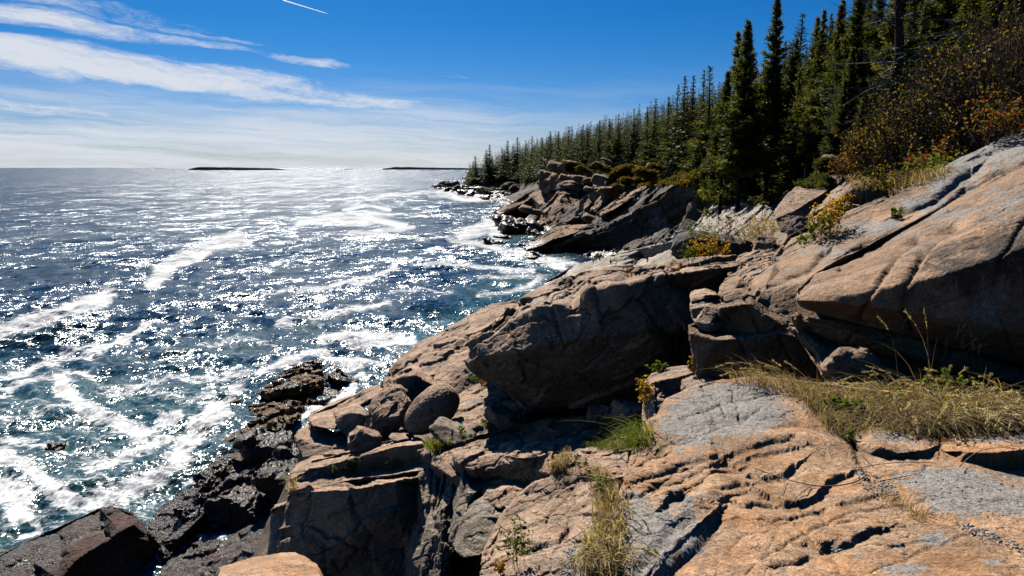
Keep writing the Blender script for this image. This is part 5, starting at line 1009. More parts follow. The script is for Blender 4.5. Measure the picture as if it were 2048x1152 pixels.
# ------------------------------------------------------------------ the sea
def build_sea():
    rows = []
    py = 1300.0
    while py > 345:
        rows.append(P(1024, py, None, 0.0)[1]); py -= 2.6
    y = rows[-1]
    while y < 70000:
        y *= 1.09; rows.append(y)
    rows = np.array(rows)
    u = np.linspace(-1.05, 0.62, 560)
    X = rows[:, None] * u[None] * 1.0
    Y = np.repeat(rows[:, None], len(u), 1)
    p = np.stack((X.ravel(), Y.ravel()), 1)
    R = np.linalg.norm(p, axis=1)
    # local sample spacing along the view
    sp = np.gradient(rows)[:, None].repeat(len(u), 1).ravel()
    rs = np.random.RandomState(3)
    z = np.zeros(len(p))
    main = math.radians(238)
    for k in range(46):
        lam = 0.9 * (17.0 / 0.9) ** (rs.rand() ** 1.2)
        a = main + rs.normal() * 0.55
        amp = 0.0075 * lam ** 0.92
        fade = np.clip((lam / np.maximum(sp, 0.01) - 2.2) / 2.5, 0, 1)
        ph = (p[:, 0] * math.cos(a) + p[:, 1] * math.sin(a)) * 2 * math.pi / lam + rs.rand() * 7
        s = np.sin(ph + 0.25 * np.sin(ph * 0.5 + k))
        z += amp * fade * (1 - np.abs(s)) * 1.6
    z -= 0.12
    v = np.stack((p[:, 0], p[:, 1], z), 1)
    nr, nc = len(rows), len(u)
    i = np.arange(nr - 1)[:, None] * nc + np.arange(nc - 1)[None]
    i = i.ravel()
    t = np.stack((i, i + 1, i + nc + 1, i + nc), 1)
    # foam: streaks and patches where they drift, given at their place on the water
    q, dep = to_px(np.stack((p[:, 0], p[:, 1], np.zeros(len(p))), 1))
    f = np.zeros(len(p))
    wob = np.stack((perlin(np.stack((q[:, 0] / 45, q[:, 1] / 22, 0 * q[:, 0]), 1)), perlin(np.stack((q[:, 0] / 45, q[:, 1] / 22, 0 * q[:, 0] + 9), 1))), 1)
    qw = q + wob * (16, 7)
    S_ = [([(-60, 690), (0, 672), (100, 642), (170, 618), (215, 598)], 17, 1.35), ([(305, 572), (328, 545), (345, 530), (400, 505), (440, 488), (475, 478)], 15, 1.35), ([(400, 505), (500, 487)], 8, 0.7),
          ([(120, 722), (200, 702), (260, 684), (300, 662)], 7, 1.0), ([(0, 772), (90, 742), (170, 728), (260, 690)], 9, 0.9), ([(600, 446), (650, 436), (740, 438), (810, 452)], 9, 1.0), ([(700, 470), (750, 462), (830, 455)], 6, 0.95), ([(690, 418), (730, 410), (780, 418)], 5, 1.0),
          ([(640, 440), (700, 450), (760, 446)], 4, 0.8), ([(730, 396), (820, 388), (900, 381)], 4, 0.95), ([(860, 393), (930, 396)], 4, 0.8), ([(600, 592), (650, 576), (720, 572), (790, 541)], 6, 0.95), ([(520, 596), (580, 585)], 4, 0.8), ([(850, 534), (900, 532), (970, 538), (1060, 548)], 6, 0.9), ([(730, 560), (800, 545)], 5, 0.6),
          ([(780, 590), (850, 585), (900, 590)], 5, 0.7), ([(560, 660), (640, 640), (700, 630), (780, 612)], 8, 0.8), ([(650, 690), (720, 682), (800, 690)], 14, 1.05), ([(700, 705), (780, 702), (830, 690)], 9, 1.0), ([(400, 700), (480, 690), (550, 700)], 8, 0.6), ([(960, 560), (1030, 556), (1100, 556)], 6, 0.7),
          ([(930, 470), (985, 452), (1000, 478)], 13, 1.15), ([(900, 480), (960, 492), (1040, 508)], 9, 0.9), ([(1040, 505), (1100, 530), (1135, 548)], 9, 1.0), ([(1090, 560), (1060, 575), (1020, 590), (960, 600)], 8, 0.75), ([(980, 440), (1000, 446)], 8, 1.0), ([(880, 385), (930, 396), (990, 402)], 4, 1.0), ([(850, 480), (900, 470), (940, 468)], 7, 0.6),
          ([(0, 800), (60, 775), (130, 760), (180, 765)], 12, 0.85), ([(120, 775), (130, 800), (190, 850), (250, 870), (290, 900)], 18, 1.15), ([(150, 830), (230, 860), (300, 880), (330, 860), (370, 850)], 12, 1.0), ([(60, 850), (120, 830), (170, 830)], 12, 0.7), ([(220, 800), (320, 780), (440, 770), (500, 760)], 12, 0.75),
          ([(440, 830), (400, 870), (360, 930), (310, 980), (240, 1010), (170, 1035)], 24, 1.1), ([(0, 930), (60, 960), (110, 1000), (150, 1030)], 22, 1.1), ([(0, 1000), (50, 1010), (40, 1050)], 28, 1.2), ([(180, 960), (260, 930), (330, 900)], 20, 0.85), ([(480, 790), (450, 815), (430, 860), (460, 850)], 14, 1.1), ([(520, 760), (560, 742), (600, 722), (650, 716)], 9, 1.1),
          ([(650, 730), (700, 745), (760, 742)], 12, 1.0), ([(720, 765), (700, 800), (640, 830), (600, 850), (580, 872), (560, 890)], 10, 1.3), ([(640, 800), (690, 815)], 6, 0.9), ([(620, 815), (560, 870), (480, 900)], 12, 0.7), ([(560, 880), (500, 905), (470, 890)], 9, 0.9), ([(0, 900), (60, 905), (130, 920)], 12, 0.8), ([(1100, 520), (1150, 535)], 7, 0.9),
          ([(60, 1050), (80, 1085), (40, 1095)], 9, 1.1), ([(360, 1130), (440, 1080), (520, 1030)], 6, 0.9), ([(0, 850), (60, 880), (100, 890)], 14, 0.5), ([(300, 800), (380, 820), (420, 800)], 14, 0.6)]
    for poly, w, a in S_:
        pl = np.array(poly, float); lo = pl.min(0) - 4 * w - 20; hi = pl.max(0) + 4 * w + 20
        s = np.where((q[:, 0] > lo[0]) & (q[:, 0] < hi[0]) & (q[:, 1] > lo[1]) & (q[:, 1] < hi[1]))[0]
        if len(s):
            d, _s = polydist(qw[s], poly)
            f[s] = np.maximum(f[s], 0.93 * a * np.exp(-(d / (w * 1.08)) ** 2))
    # general patchiness grows toward the shore
    near = np.clip(1.35 - dep / 75, 0, 1)
    f = np.maximum(f, 0.42 * near + 0.12 * np.clip(perlin(np.stack((q[:, 0] / 130, q[:, 1] / 45, q[:, 0] * 0), 1)) + 0.2, 0, 1) * (dep < 260))
    sh = np.clip(1.5 - dep / 60, 0, 1)
    for poly, w, a in ([([(0, 800), (200, 850), (400, 830), (150, 1000)], 110, 1.0), ([(1110, 560), (1000, 600), (900, 660), (840, 690)], 45, 1.0), ([(1000, 440), (960, 480), (1040, 500), (1120, 530)], 30, 1.0), ([(0, 690), (150, 675)], 22, 0.6)]):
        d, _s = polydist(q, poly); sh = np.maximum(sh, a * np.exp(-(d / w) ** 2))
    m, t_ = new_mat('sea_water')
    pos = t_.n('ShaderNodeNewGeometry', out=0)
    at = t_.n('ShaderNodeAttribute', {'attribute_name': 'foam'}, 2)
    ash = t_.n('ShaderNodeAttribute', {'attribute_name': 'shallow'}, 2)
    wv = t_.noise(pos, 0.30, 4, 0.55, out=1)
    wp = t_.vm('MULTIPLY', t_.vm('ADD', pos, t_.vm('MULTIPLY', wv, (4.0, 4.0, 0))), (0.75, 1.25, 0))
    def ridge(n): return t_.m('SUBTRACT', 1.0, t_.m('ABSOLUTE', t_.m('MULTIPLY', t_.m('SUBTRACT', n, 0.5), 4.0)), clamp=True)
    r1 = ridge(t_.noise(wp, 0.85, 4, 0.6)); r2 = ridge(t_.noise(wp, 2.6, 4, 0.65)); 
    nz = t_.noise(wp, 0.9, 10, 0.80)
    rg = t_.m('ADD', t_.m('MULTIPLY', r1, 0.55), t_.m('MULTIPLY', r2, 0.45))
    lv = t_.m('ADD', t_.m('ADD', at, t_.m('MULTIPLY', t_.m('SUBTRACT', nz, 0.5), 2.2)), t_.m('SUBTRACT', t_.m('MULTIPLY', rg, 1.1), 1.24))
    foam = t_.m('MULTIPLY', t_.ramp(lv, 0.02, 0.42), t_.ramp(nz, 0.25, 0.42, 0.6, 0.97))
    # waves too small for the mesh: surface slopes from noises at many sizes
    wm = t_.vm('MULTIPLY', t_.n('ShaderNodeVectorRotate', {'rotation_type': 'Z_AXIS'}, Vector=pos, Angle=math.radians(32)), (1.0, 0.55, 1.0))
    tot = None
    for sc_, k_, dt_ in ((0.022, 0.30, 1), (0.085, 0.80, 1), (0.30, 1.05, 2), (1.1, 0.95, 2), (5.5, 1.12, 2)):
        nn = t_.vm('MULTIPLY', t_.vm('SUBTRACT', t_.noise(wm, sc_, dt_, 0.6, 0.3, out=1), (0.5, 0.5, 0.5)), (k_ * WAVE_BUMP, k_ * WAVE_BUMP, 0))
        tot = nn if tot is None else t_.vm('ADD', tot, nn)
    gn_ = t_.n('ShaderNodeNewGeometry', out=1)
    nrm = t_.n('ShaderNodeVectorMath', {'operation': 'NORMALIZE'}, _0=t_.vm('ADD', tot, gn_))
    deep = t_.mix(t_.ramp(nz, 0.3, 0.7), (0.002, 0.012, 0.026), (0.003, 0.020, 0.034))
    col = t_.mix(t_.m('MULTIPLY', ash, t_.ramp(nz, 0.25, 0.6, 0.35, 0.9)), deep, (0.026, 0.085, 0.082))
    gl = t_.n('ShaderNodeBsdfGlossy', Color=(0.86, 0.92, 0.96), Roughness=WATER_ROUGH, Normal=nrm)
    body = t_.n('ShaderNodeBsdfDiffuse', Color=col, Normal=nrm)
    fr = t_.m('MINIMUM', t_.n('ShaderNodeFresnel', IOR=1.40, Normal=nrm), 0.36)
    water = t_.n('ShaderNodeMixShader', _0=fr, _1=body, _2=gl)
    fo = t_.n('ShaderNodeBsdfDiffuse', Color=(0.66, 0.68, 0.70), Normal=nrm)
    sh_ = t_.n('ShaderNodeMixShader', _0=foam, _1=water, _2=fo)
    t_.n('ShaderNodeOutputMaterial', Surface=sh_)
    o = link_mesh('sea', v, t, m, attrs={'foam': f, 'shallow': sh})
    tag(o, None, None, None, 'structure')


WAVE_BUMP, WATER_ROUGH = 1.4, 0.15
build_sea()


# ------------------------------------------------------------------ wooded islands on the horizon
M_ISLE, _t = new_mat('island_woods')
_p = _t.n('ShaderNodeNewGeometry', out=0)
_c = _t.mix(_t.noise(_p, 0.06, 5, 0.7), (0.018, 0.032, 0.040), (0.040, 0.055, 0.055))
_t.n('ShaderNodeOutputMaterial', Surface=_t.n('ShaderNodeBsdfDiffuse', Color=_c))


def island(label, x0, x1, ytop, Y, seed):
    a, b = P(x0, 336, Y), P(x1, 336, Y)
    n, m_ = 260, 12
    s = np.linspace(0, 1, n); r = np.linspace(0, 1, m_)
    ht = (335.6 - ytop) / FPX * Y
    x = a[0] + (b[0] - a[0]) * s
    prof = (np.clip(np.minimum(s, 1 - s) / 0.13, 0, 1) ** 0.7) * (0.75 + 0.25 * np.sin(s * 2.6 + 0.4 + seed))
    tree = 0.10 * np.abs(perlin(np.stack((s * n * 0.35, s * 0, s * 0 + seed), 1))) + 0.12 * perlin(np.stack((s * 14, s * 0, s * 0 + seed), 1))
    z = ht * prof * (0.88 + tree)
    z[0] = z[-1] = -2
    A = []
    for k in range(m_):
        th = math.pi * k / (m_ - 1)
        A.append(np.stack((x, Y - math.cos(th) * (b[0] - a[0]) * 0.22 * np.sqrt(np.clip(s * (1 - s) * 4, 0.0, 1)), z * (math.sin(th) ** 0.35) * (1 if 0 < k < m_ - 1 else 0) - 1.5), 1))
    v = np.concatenate(A)
    i = (np.arange(m_ - 1)[:, None] * n + np.arange(n - 1)[None]).ravel()
    t = np.stack((i, i + 1, i + n + 1, i + n), 1)
    o = link_mesh('wooded_island', v, t, M_ISLE, origin=((a[0] + b[0]) / 2, Y, 0))
    tag(o, label, 'island')


island('long low wooded island on the horizon, alone in the open sea', 376, 570, 328.6, 5200, 1.0)
island('low wooded island on the horizon partly behind the far wooded point', 764, 990, 328.2, 6400, 2.0)
island('tiny islet on the horizon between the two wooded islands', 685, 703, 333.5, 6000, 3.0)
# ------------------------------------------------------------------ plants
def leaf_mat(name, cols, trans=0.35, rough=0.6, var=0.35):
    """cols: list of colours picked by the 'tint' of each leaf; backlit leaves glow"""
    m, t = new_mat(name)
    a = t.n('ShaderNodeAttribute', {'attribute_name': 'tint'}, 2)
    oi = t.t.nodes.new('ShaderNodeObjectInfo')
    r = t.t.nodes.new('ShaderNodeValToRGB'); r.color_ramp.interpolation = 'CONSTANT' if len(cols) > 3 else 'LINEAR'
    e = r.color_ramp.elements
    while len(e) < len(cols): e.new(0.5)
    for i, c in enumerate(cols):
        e[i].position = i / max(1, len(cols) - (0 if len(cols) > 3 else 1)); e[i].color = (*c, 1)
    t.put(r.inputs[0], a)
    k = t.m('ADD', 1 - var / 2, t.m('MULTIPLY', oi.outputs['Random'], var))
    col = t.mix(1.0, r.outputs[0], t.n('ShaderNodeCombineColor', _0=k, _1=k, _2=k), 'MULTIPLY')
    d = t.n('ShaderNodeBsdfPrincipled', Base_Color=col, Roughness=rough, **{'Specular_IOR_Level': 0.12})
    tr = t.n('ShaderNodeBsdfTranslucent', Color=t.mix(0.5, col, t.mix(1.0, col, (2.4, 2.0, 0.5), 'MULTIPLY')))
    t.n('ShaderNodeOutputMaterial', Surface=t.n('ShaderNodeMixShader', _0=trans, _1=d, _2=tr))
    return m


def bark_mat(name, a, b, sc=12):
    m, t = new_mat(name)
    p = t.n('ShaderNodeTexCoord', out=3)
    n = t.noise(t.vm('MULTIPLY', p, (1, 1, 0.25)), sc, 5, 0.7)
    t.n('ShaderNodeOutputMaterial', Surface=t.n('ShaderNodeBsdfDiffuse', Color=t.mix(n, a, b), Normal=t.n('ShaderNodeBump', Strength=0.7, Distance=0.03, Height=n)))
    return m


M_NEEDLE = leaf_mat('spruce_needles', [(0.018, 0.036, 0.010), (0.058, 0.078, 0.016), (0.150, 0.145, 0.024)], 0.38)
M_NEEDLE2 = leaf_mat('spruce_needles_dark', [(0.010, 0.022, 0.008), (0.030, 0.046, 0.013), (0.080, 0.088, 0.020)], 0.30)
M_BARK = bark_mat('spruce_bark', (0.020, 0.015, 0.012), (0.07, 0.055, 0.045))
M_DEAD = bark_mat('bleached_wood', (0.16, 0.145, 0.13), (0.36, 0.33, 0.30))
M_TWIG = bark_mat('brown_twigs', (0.10, 0.065, 0.042), (0.27, 0.185, 0.125), 20)


class Acc:
    def __init__(s): s.v, s.t, s.c, s.n = [], [], [], 0
    def add(s, v, t, c=None):
        v = np.asarray(v, float).reshape(-1, 3); t = np.asarray(t).reshape(-1, 3)
        s.v.append(v); s.t.append(t + s.n); s.n += len(v)
        s.c.append(np.full(len(v), 0.5) if c is None else np.broadcast_to(c, (len(v),)))
    def link(s, name, mat, parent=None, origin=None, smooth_shade=False):
        return link_mesh(name, np.concatenate(s.v), np.concatenate(s.t), mat, parent, smooth_shade, {'tint': np.concatenate(s.c)}, origin)


def tube(acc, pts, rad, n=5, c=None, cap=True):
    pts = np.asarray(pts, float); rad = np.broadcast_to(rad, (len(pts),))
    d = np.gradient(pts, axis=0); d /= np.maximum(np.linalg.norm(d, axis=1), 1e-9)[:, None]
    ref = np.array((0.0, 0.0, 1.0)) if abs(d[:, 2]).mean() < 0.8 else np.array((1.0, 0.0, 0.0))
    a = np.cross(d, ref); a /= np.maximum(np.linalg.norm(a, axis=1), 1e-9)[:, None]
    b = np.cross(d, a)
    th = np.arange(n) * 2 * math.pi / n
    v = pts[:, None] + rad[:, None, None] * (np.cos(th)[None, :, None] * a[:, None] + np.sin(th)[None, :, None] * b[:, None])
    v = v.reshape(-1, 3); t = []
    for i in range(len(pts) - 1):
        for j in range(n):
            k = (j + 1) % n
            t += [(i * n + j, i * n + k, (i + 1) * n + k), (i * n + j, (i + 1) * n + k, (i + 1) * n + j)]
    if cap:
        m = len(v); v = np.concatenate((v, [pts[0], pts[-1]]))
        for j in range(n):
            k = (j + 1) % n
            t += [(m, k, j), (m + 1, (len(pts) - 1) * n + j, (len(pts) - 1) * n + k)]
    acc.add(v, t, c)


def slivers(acc, p, d, w, rs, tint):
    """leaf-like triangles: from points p along vectors d, half width w"""
    side = np.cross(d, rs.normal(size=d.shape)); side /= np.maximum(np.linalg.norm(side, axis=1), 1e-9)[:, None]
    side = side * np.asarray(w).reshape(-1, 1)
    v = np.stack((p - side * 0.7, p + side * 0.7, p + d * 0.55 + side, p + d, p + d * 0.55 - side), 1)
    n = len(p); b = np.arange(n)[:, None] * 5
    t = np.concatenate((b + (0, 1, 2), b + (0, 2, 4), b + (4, 2, 3)), 1).reshape(-1, 3)
    acc.add(v.reshape(-1, 3), t, np.repeat(tint, 5))


def spruce(name, label, h, seed, detail=1.0, base=0.15, width=0.2, gap=0.25, lean=(0, 0), mat=None, dead=0.0):
    rs = np.random.RandomState(seed)
    root = D.objects.new(name, None); COL.objects.link(root)
    tag(root, label, 'tree')
    tr = Acc(); cr = Acc()
    zs = np.linspace(0, 1, 9)
    bend = np.stack((rs.normal() * 0.25 * np.sin(zs * 2.5) + lean[0] * zs * h, rs.normal() * 0.25 * np.sin(zs * 2.1) + lean[1] * zs * h, zs * h - 0.5 * (zs == 0)), 1)
    tube(tr, bend, 0.013 * h * (1 - zs * 0.93) + 0.012, 7)
    nb = int((46 + h * 3.2) * 3.0 * (0.55 + 0.45 * detail))
    ntier = int(h * 2.1)
    tierL = rs.uniform(0.65, 1.15, ntier + 2)
    P_, D_, T_, Wd = [], [], [], []
    ph0 = rs.rand(6) * 6.3
    for k in range(nb):
        t = base + (1 - base) * (int(((k + rs.rand()) / nb) ** 1.25 * ntier) + 0.22 * rs.normal() + 0.5) / ntier
        t = min(max(t, base * 0.7), 0.995)
        az = k * 2.39996 + rs.normal() * 0.35
        # some sides and heights are bare, so sky shows through
        if rs.rand() < gap * (1.3 - t) + 0.35 * (math.sin(az * 1.0 + ph0[0] + t * 9) * math.sin(t * 21 + ph0[1]) > 0.55): continue
        L = h * width * 1.5 * (1 - t) ** 1.12 * rs.uniform(0.55, 1.15) * tierL[int((t - base * 0.7) * ntier)] * (0.8 + 0.25 * math.sin(az + ph0[2])) * min(1, 0.75 + (t - base) * 1.6) + 0.09
        c0 = np.array([np.interp(t, zs, bend[:, i]) for i in range(3)])
        droop = -0.30 + 0.75 * t + rs.normal() * 0.09
        n = max(4, int((5 + L * 4.2) * detail))
        s = np.linspace(0.12, 1, n)
        hd = np.array((math.cos(az), math.sin(az), 0))
        pp = c0 + hd * (s * L)[:, None]; pp[:, 2] += L * (droop * s + 0.22 * s ** 2.2)
        if k % 2 == 0 or detail > 1.2:
            tube(tr, np.concatenate(([c0], pp[[n // 2, n - 1]])), (0.018 + 0.006 * L, 0.012, 0.004), 3, cap=False)
        if rs.rand() < dead: continue
        sd = np.array((-hd[1], hd[0], 0))
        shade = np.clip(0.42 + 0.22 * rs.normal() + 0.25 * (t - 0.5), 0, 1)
        for sgn in (-1, 0, 1):
            ln = (0.30 * L * (1.15 - s) + 0.10 + 0.06 * min(L, 1)) * (1 if detail < 1 else 0.72) * (0.5 + 0.5 * (1 - t) ** 0.6) * (0.7 if sgn == 0 else 1) * rs.uniform(0.7, 1.2, n)
            dv = hd * 0.75 + sd * sgn * 0.9
            d = dv[None] * ln[:, None] + rs.normal(size=(n, 3)) * 0.20 * ln[:, None]
            d[:, 2] += ln * (-0.22 + 0.30 * t)
            m = 1 if detail < 0.9 else 2
            for _ in range(m):
                j = rs.normal(size=(n, 3)) * (0.05 + 0.03 * L)
                P_.append(pp + j); D_.append(d * rs.uniform(0.7, 1.1, (n, 1)) + rs.normal(size=(n, 3)) * 0.05); Wd.append(ln * rs.uniform(0.13, 0.22, n) + 0.02)
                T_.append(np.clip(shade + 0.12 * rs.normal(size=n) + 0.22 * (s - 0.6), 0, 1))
    slivers(cr, np.concatenate(P_), np.concatenate(D_), np.concatenate(Wd), rs, np.concatenate(T_))
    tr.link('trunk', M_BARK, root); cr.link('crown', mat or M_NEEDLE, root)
    root['h'] = h
    return root


def copy_tree(o):
    c = o.copy(); COL.objects.link(c)
    for ch in o.children:
        k = ch.copy(); COL.objects.link(k); k.parent = c
    return c


SIL = np.array([(935, 330), (945, 322), (980, 303), (1060, 283), (1165, 257), (1270, 222), (1330, 198), (1400, 148), (1450, 112), (1490, 58), (1560, 25), (1640, 20), (1700, -60), (1800, -160), (2100, -400)], float)
rs_ = np.random.RandomState(11)
PROTO = [(13 + i % 3, 200 + i, w, g, b) for i, (w, g, b) in enumerate([(0.17, .18, .08), (0.20, .25, .12), (0.15, .12, .05), (0.22, .32, .2), (0.18, .22, .10), (0.14, .3, .25)])]
far_protos, near_protos = [], []
KINDS_ = ['slender', 'broad', 'dense narrow', 'open straggly', 'full', 'thin sparse']
for i, (h, sd, w, g, b) in enumerate(PROTO):
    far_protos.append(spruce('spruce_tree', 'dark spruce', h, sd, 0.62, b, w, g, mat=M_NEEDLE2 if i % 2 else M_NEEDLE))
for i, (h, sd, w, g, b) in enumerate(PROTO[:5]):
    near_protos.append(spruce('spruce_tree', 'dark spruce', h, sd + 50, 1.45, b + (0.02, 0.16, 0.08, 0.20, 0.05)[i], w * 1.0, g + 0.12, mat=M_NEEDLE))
used = set()
TREES = []      # x, y, z, height


def put_tree(x, y, z, h, label, group, near, lean=0.0, i=None):
    pool = near_protos if near else far_protos
    i = int(rs_.randint(len(pool))) if i is None else i
    src = pool[i]
    key = (near, i)
    o = src if key not in used else copy_tree(src)
    used.add(key)
    s = h / src['h']
    o.location = (x, y, z - 0.25)
    wd = (s ** 0.9 if s < 1 else s) * (0.95 if near else 1.3 + 0.0014 * max(0, y - 100))
    o.scale = (wd, wd, s)
    o.rotation_euler = (rs_.normal() * 0.02, lean + rs_.normal() * 0.02, rs_.rand() * 6.28)
    tag(o, label, 'tree', group)
    TREES.append((x, y, z, h))
    o['_px'] = float(to_px(np.array([(x, y, z)]))[0][0][0]); o['_g'] = group
    ALLT.append(o)
    return o


ALLT = []


def by_top(px, py, Y, label, near=False, **k):
    p = P(px, py, Y)
    while not near and p[0] < x_edge(Y) + 1.5 and Y < 600:
        Y += 2; p = P(px, py, Y)
    z = zat(p[0], Y, BV_GROUND)
    return put_tree(p[0], Y, z, max(p[2] - z, 2.5), label, 'spruces of the shore forest', near, **k)


for px, py, Y, lb, kw in [(1497, 36, 62, 'tall spruce whose two-forked neighbour tops stand side by side, left one', {}), (1511, 40, 64, 'tall spruce beside the fork of tops, right one', {}), (1483, 56, 70, 'tall dark spruce left of the paired tops', {}),
                          (1556, -8, 72, 'tallest spruce against the sky, slender spire touching the top edge', {'i': 1}), (1596, 70, 70, 'short-topped spruce right of the tallest spire', {}), (1640, 28, 62, 'spruce at the right end of the skyline before the forest leaves the frame', {}),
                          (1455, 140, 66, 'leaning spruce rooted on the bare slope', {'i': 3})]:
    by_top(px, py, Y, lb, True, **kw)
for px, py, Y in [(1415, 128, 100), (1403, 138, 106), (1390, 150, 112), (1371, 150, 120), (1355, 168, 128), (1335, 190, 138), (1312, 196, 148), (1298, 212, 150), (1268, 216, 165), (1240, 226, 180), (1221, 236, 200), (1200, 240, 215), (1180, 246, 230), (1166, 248, 240), (1140, 252, 262), (1118, 262, 280),
                  (1100, 262, 300), (1081, 274, 320), (1065, 272, 345), (1050, 280, 370), (1037, 274, 400), (1018, 280, 430), (1003, 295, 450), (981, 289, 470), (970, 300, 485), (957, 312, 505), (946, 322, 525), (940, 330, 545)]:
    by_top(px, py, Y, '', False)
# fill the wood: nearer trees first, so that the ones that show largest are objects of their own
cand = []
for _ in range(26000):
    y = 24 + 560 * rs_.rand() ** 1.5
    x = x_edge(y) + 1.0 + (6 + 34 * rs_.rand()) * rs_.rand()
    cand.append((y, x))
cand.sort()
PX = np.array([(t[0], t[1]) for t in TREES]); pl = [tuple(a) for a in PX]
n_ind = 0; mass = []
for y, x in cand:
    md = 2.5 + 0.0055 * y
    a = np.array(pl)
    if ((a[:, 0] - x) ** 2 + (a[:, 1] - y) ** 2).min() < md * md: continue
    z = zat(x, y, BV_GROUND)
    q, dep = to_px(np.array([(x, y, z)])); px, pb = q[0]
    if px > 2150: continue
    top = np.interp(px, SIL[:, 0], SIL[:, 1]) + abs(rs_.normal()) * 15 - 5 + 14 * math.sin(y * 0.31) * math.sin(x * 0.27 + 1) + (2 if y > 60 else 0)
    ztop = H + slope(top) * y
    h = min(ztop - z, rs_.uniform(11, 17.5) * (1 + max(0, y - 180) / 480))
    front = (x - x_edge(y)) < 3.5
    if front and y < 260 and rs_.rand() < 0.45: h *= rs_.uniform(0.3, 0.7)
    if h < 2.2: continue
    if y < 48 and px < 1900 and front: h = min(h, rs_.uniform(4, 9))
    pl.append((x, y))
    if n_ind < 238:
        lb = ('small young spruce at the front edge of the shore forest' if h < 7 else 'dark spruce standing within the shore forest on the hillside')
        put_tree(x, y, z, h, lb, 'young spruces at the forest edge' if h < 7 else 'spruces within the shore forest', y < 62)
        n_ind += 1
    else:
        mass.append((x, y, z, h))
print('TREES', len(TREES), 'mass', len(mass), 'last y', TREES[-1][1])
if mass:
    V_, T_, C_, k = [], [], [], 0
    src = []
    for o in far_protos:
        me = [c for c in o.children if c.name.startswith('crown')][0].data
        a = np.empty(len(me.vertices) * 3, np.float32); me.vertices.foreach_get('co', a)
        b = np.empty(len(me.loops), np.int32); me.loops.foreach_get('vertex_index', b)
        c = np.empty(len(me.vertices), np.float32); me.attributes['tint'].data.foreach_get('value', c)
        b = b.reshape(-1, 3); keep = (np.arange(len(b)) // 3) % 2 == 0
        src.append((a.reshape(-1, 3), b[keep], c, o['h']))
    for (x, y, z, h) in mass:
        a, b, c, h0 = src[rs_.randint(len(src))]
        s = h / h0; r = rs_.rand() * 6.28
        R = np.array(((math.cos(r), math.sin(r), 0), (-math.sin(r), math.cos(r), 0), (0, 0, 1)))
        V_.append((a @ R) * (s * 1.6, s * 1.6, s) + (x, y, z - 0.2)); T_.append(b + k); C_.append(c); k += len(a)
    o = link_mesh('forest', np.concatenate(V_), np.concatenate(T_), M_NEEDLE2, None, False, {'tint': np.concatenate(C_)})
    tag(o, 'far spruce wood that reads as one dark mass beyond the single trees', 'forest', None, 'stuff')
for o in far_protos + near_protos:
    if 'h' in o: del o['h']
for o in COL.objects:
    if o.type == 'EMPTY' and 'h' in o: del o['h']


def ordinal(n):
    return '%d%s' % (n, 'th' if 10 <= n % 100 <= 20 else {1: 'st', 2: 'nd', 3: 'rd'}.get(n % 10, 'th'))


def name_trees():
    sets = {}
    for o in ALLT:
        z = o.scale[2] * 13
        g = 'skyline' if not o['label'] else ('young' if z < 7 else ('inner' if o['label'].startswith('dark spruce') else None))
        if g: sets.setdefault(g, []).append(o)
    ph = {'skyline': ('pointed dark spruce standing up on the skyline', 'spruces on the skyline of the shore forest'), 'young': ('small young spruce at the rocky front edge of the wood', 'young spruces at the forest edge'),
          'inner': ('spruce inside the shore wood', 'spruces within the shore forest')}
    for g, obs in sets.items():
        obs.sort(key=lambda o: o['_px'])
        for i, o in enumerate(obs):
            d, gr = ph[g]
            if g == 'inner': d = ('tall ' if o.scale[2] > 1.05 else 'low ' if o.scale[2] < 0.75 else 'dark ') + d
            o['label'] = d + ', ' + ordinal(i + 1) + ' from the far point'; o['group'] = gr
    for o in ALLT:
        del o['_px']; del o['_g']
name_trees()
# ------------------------------------------------------------------ bushes, herbs and grass
GOLD = [(0.30, 0.22, 0.015), (0.16, 0.17, 0.02), (0.42, 0.30, 0.02), (0.09, 0.12, 0.02), (0.25, 0.13, 0.02)]
M_LEAF = leaf_mat('autumn_leaves', [(0.06, 0.07, 0.012), (0.10, 0.10, 0.015), (0.24, 0.18, 0.02), (0.09, 0.06, 0.025), (0.04, 0.05, 0.015)], 0.40)
M_LEAFG = leaf_mat('green_leaves', [(0.05, 0.10, 0.015), (0.10, 0.17, 0.02), (0.20, 0.24, 0.03)], 0.4)
M_LEAFR = leaf_mat('red_tipped_leaves', [(0.09, 0.10, 0.015), (0.26, 0.14, 0.025), (0.26, 0.06, 0.02), (0.18, 0.15, 0.02), (0.06, 0.07, 0.02)], 0.40)
M_LEAFGD = leaf_mat('golden_leaves', [(0.34, 0.24, 0.015), (0.45, 0.30, 0.02), (0.16, 0.18, 0.02), (0.40, 0.17, 0.02), (0.26, 0.22, 0.02)], 0.5)
M_STRAW = leaf_mat('dry_grass_straw', [(0.12, 0.095, 0.05), (0.30, 0.24, 0.13), (0.58, 0.49, 0.30)], 0.35)
M_GRASS = leaf_mat('green_grass', [(0.06, 0.10, 0.015), (0.14, 0.18, 0.03), (0.30, 0.29, 0.09)], 0.4)
BV_ALL = bvh_of([o for o in COL.objects if o.type == 'MESH' and o.name != 'sea' and not o.parent and o.name != 'forest'])


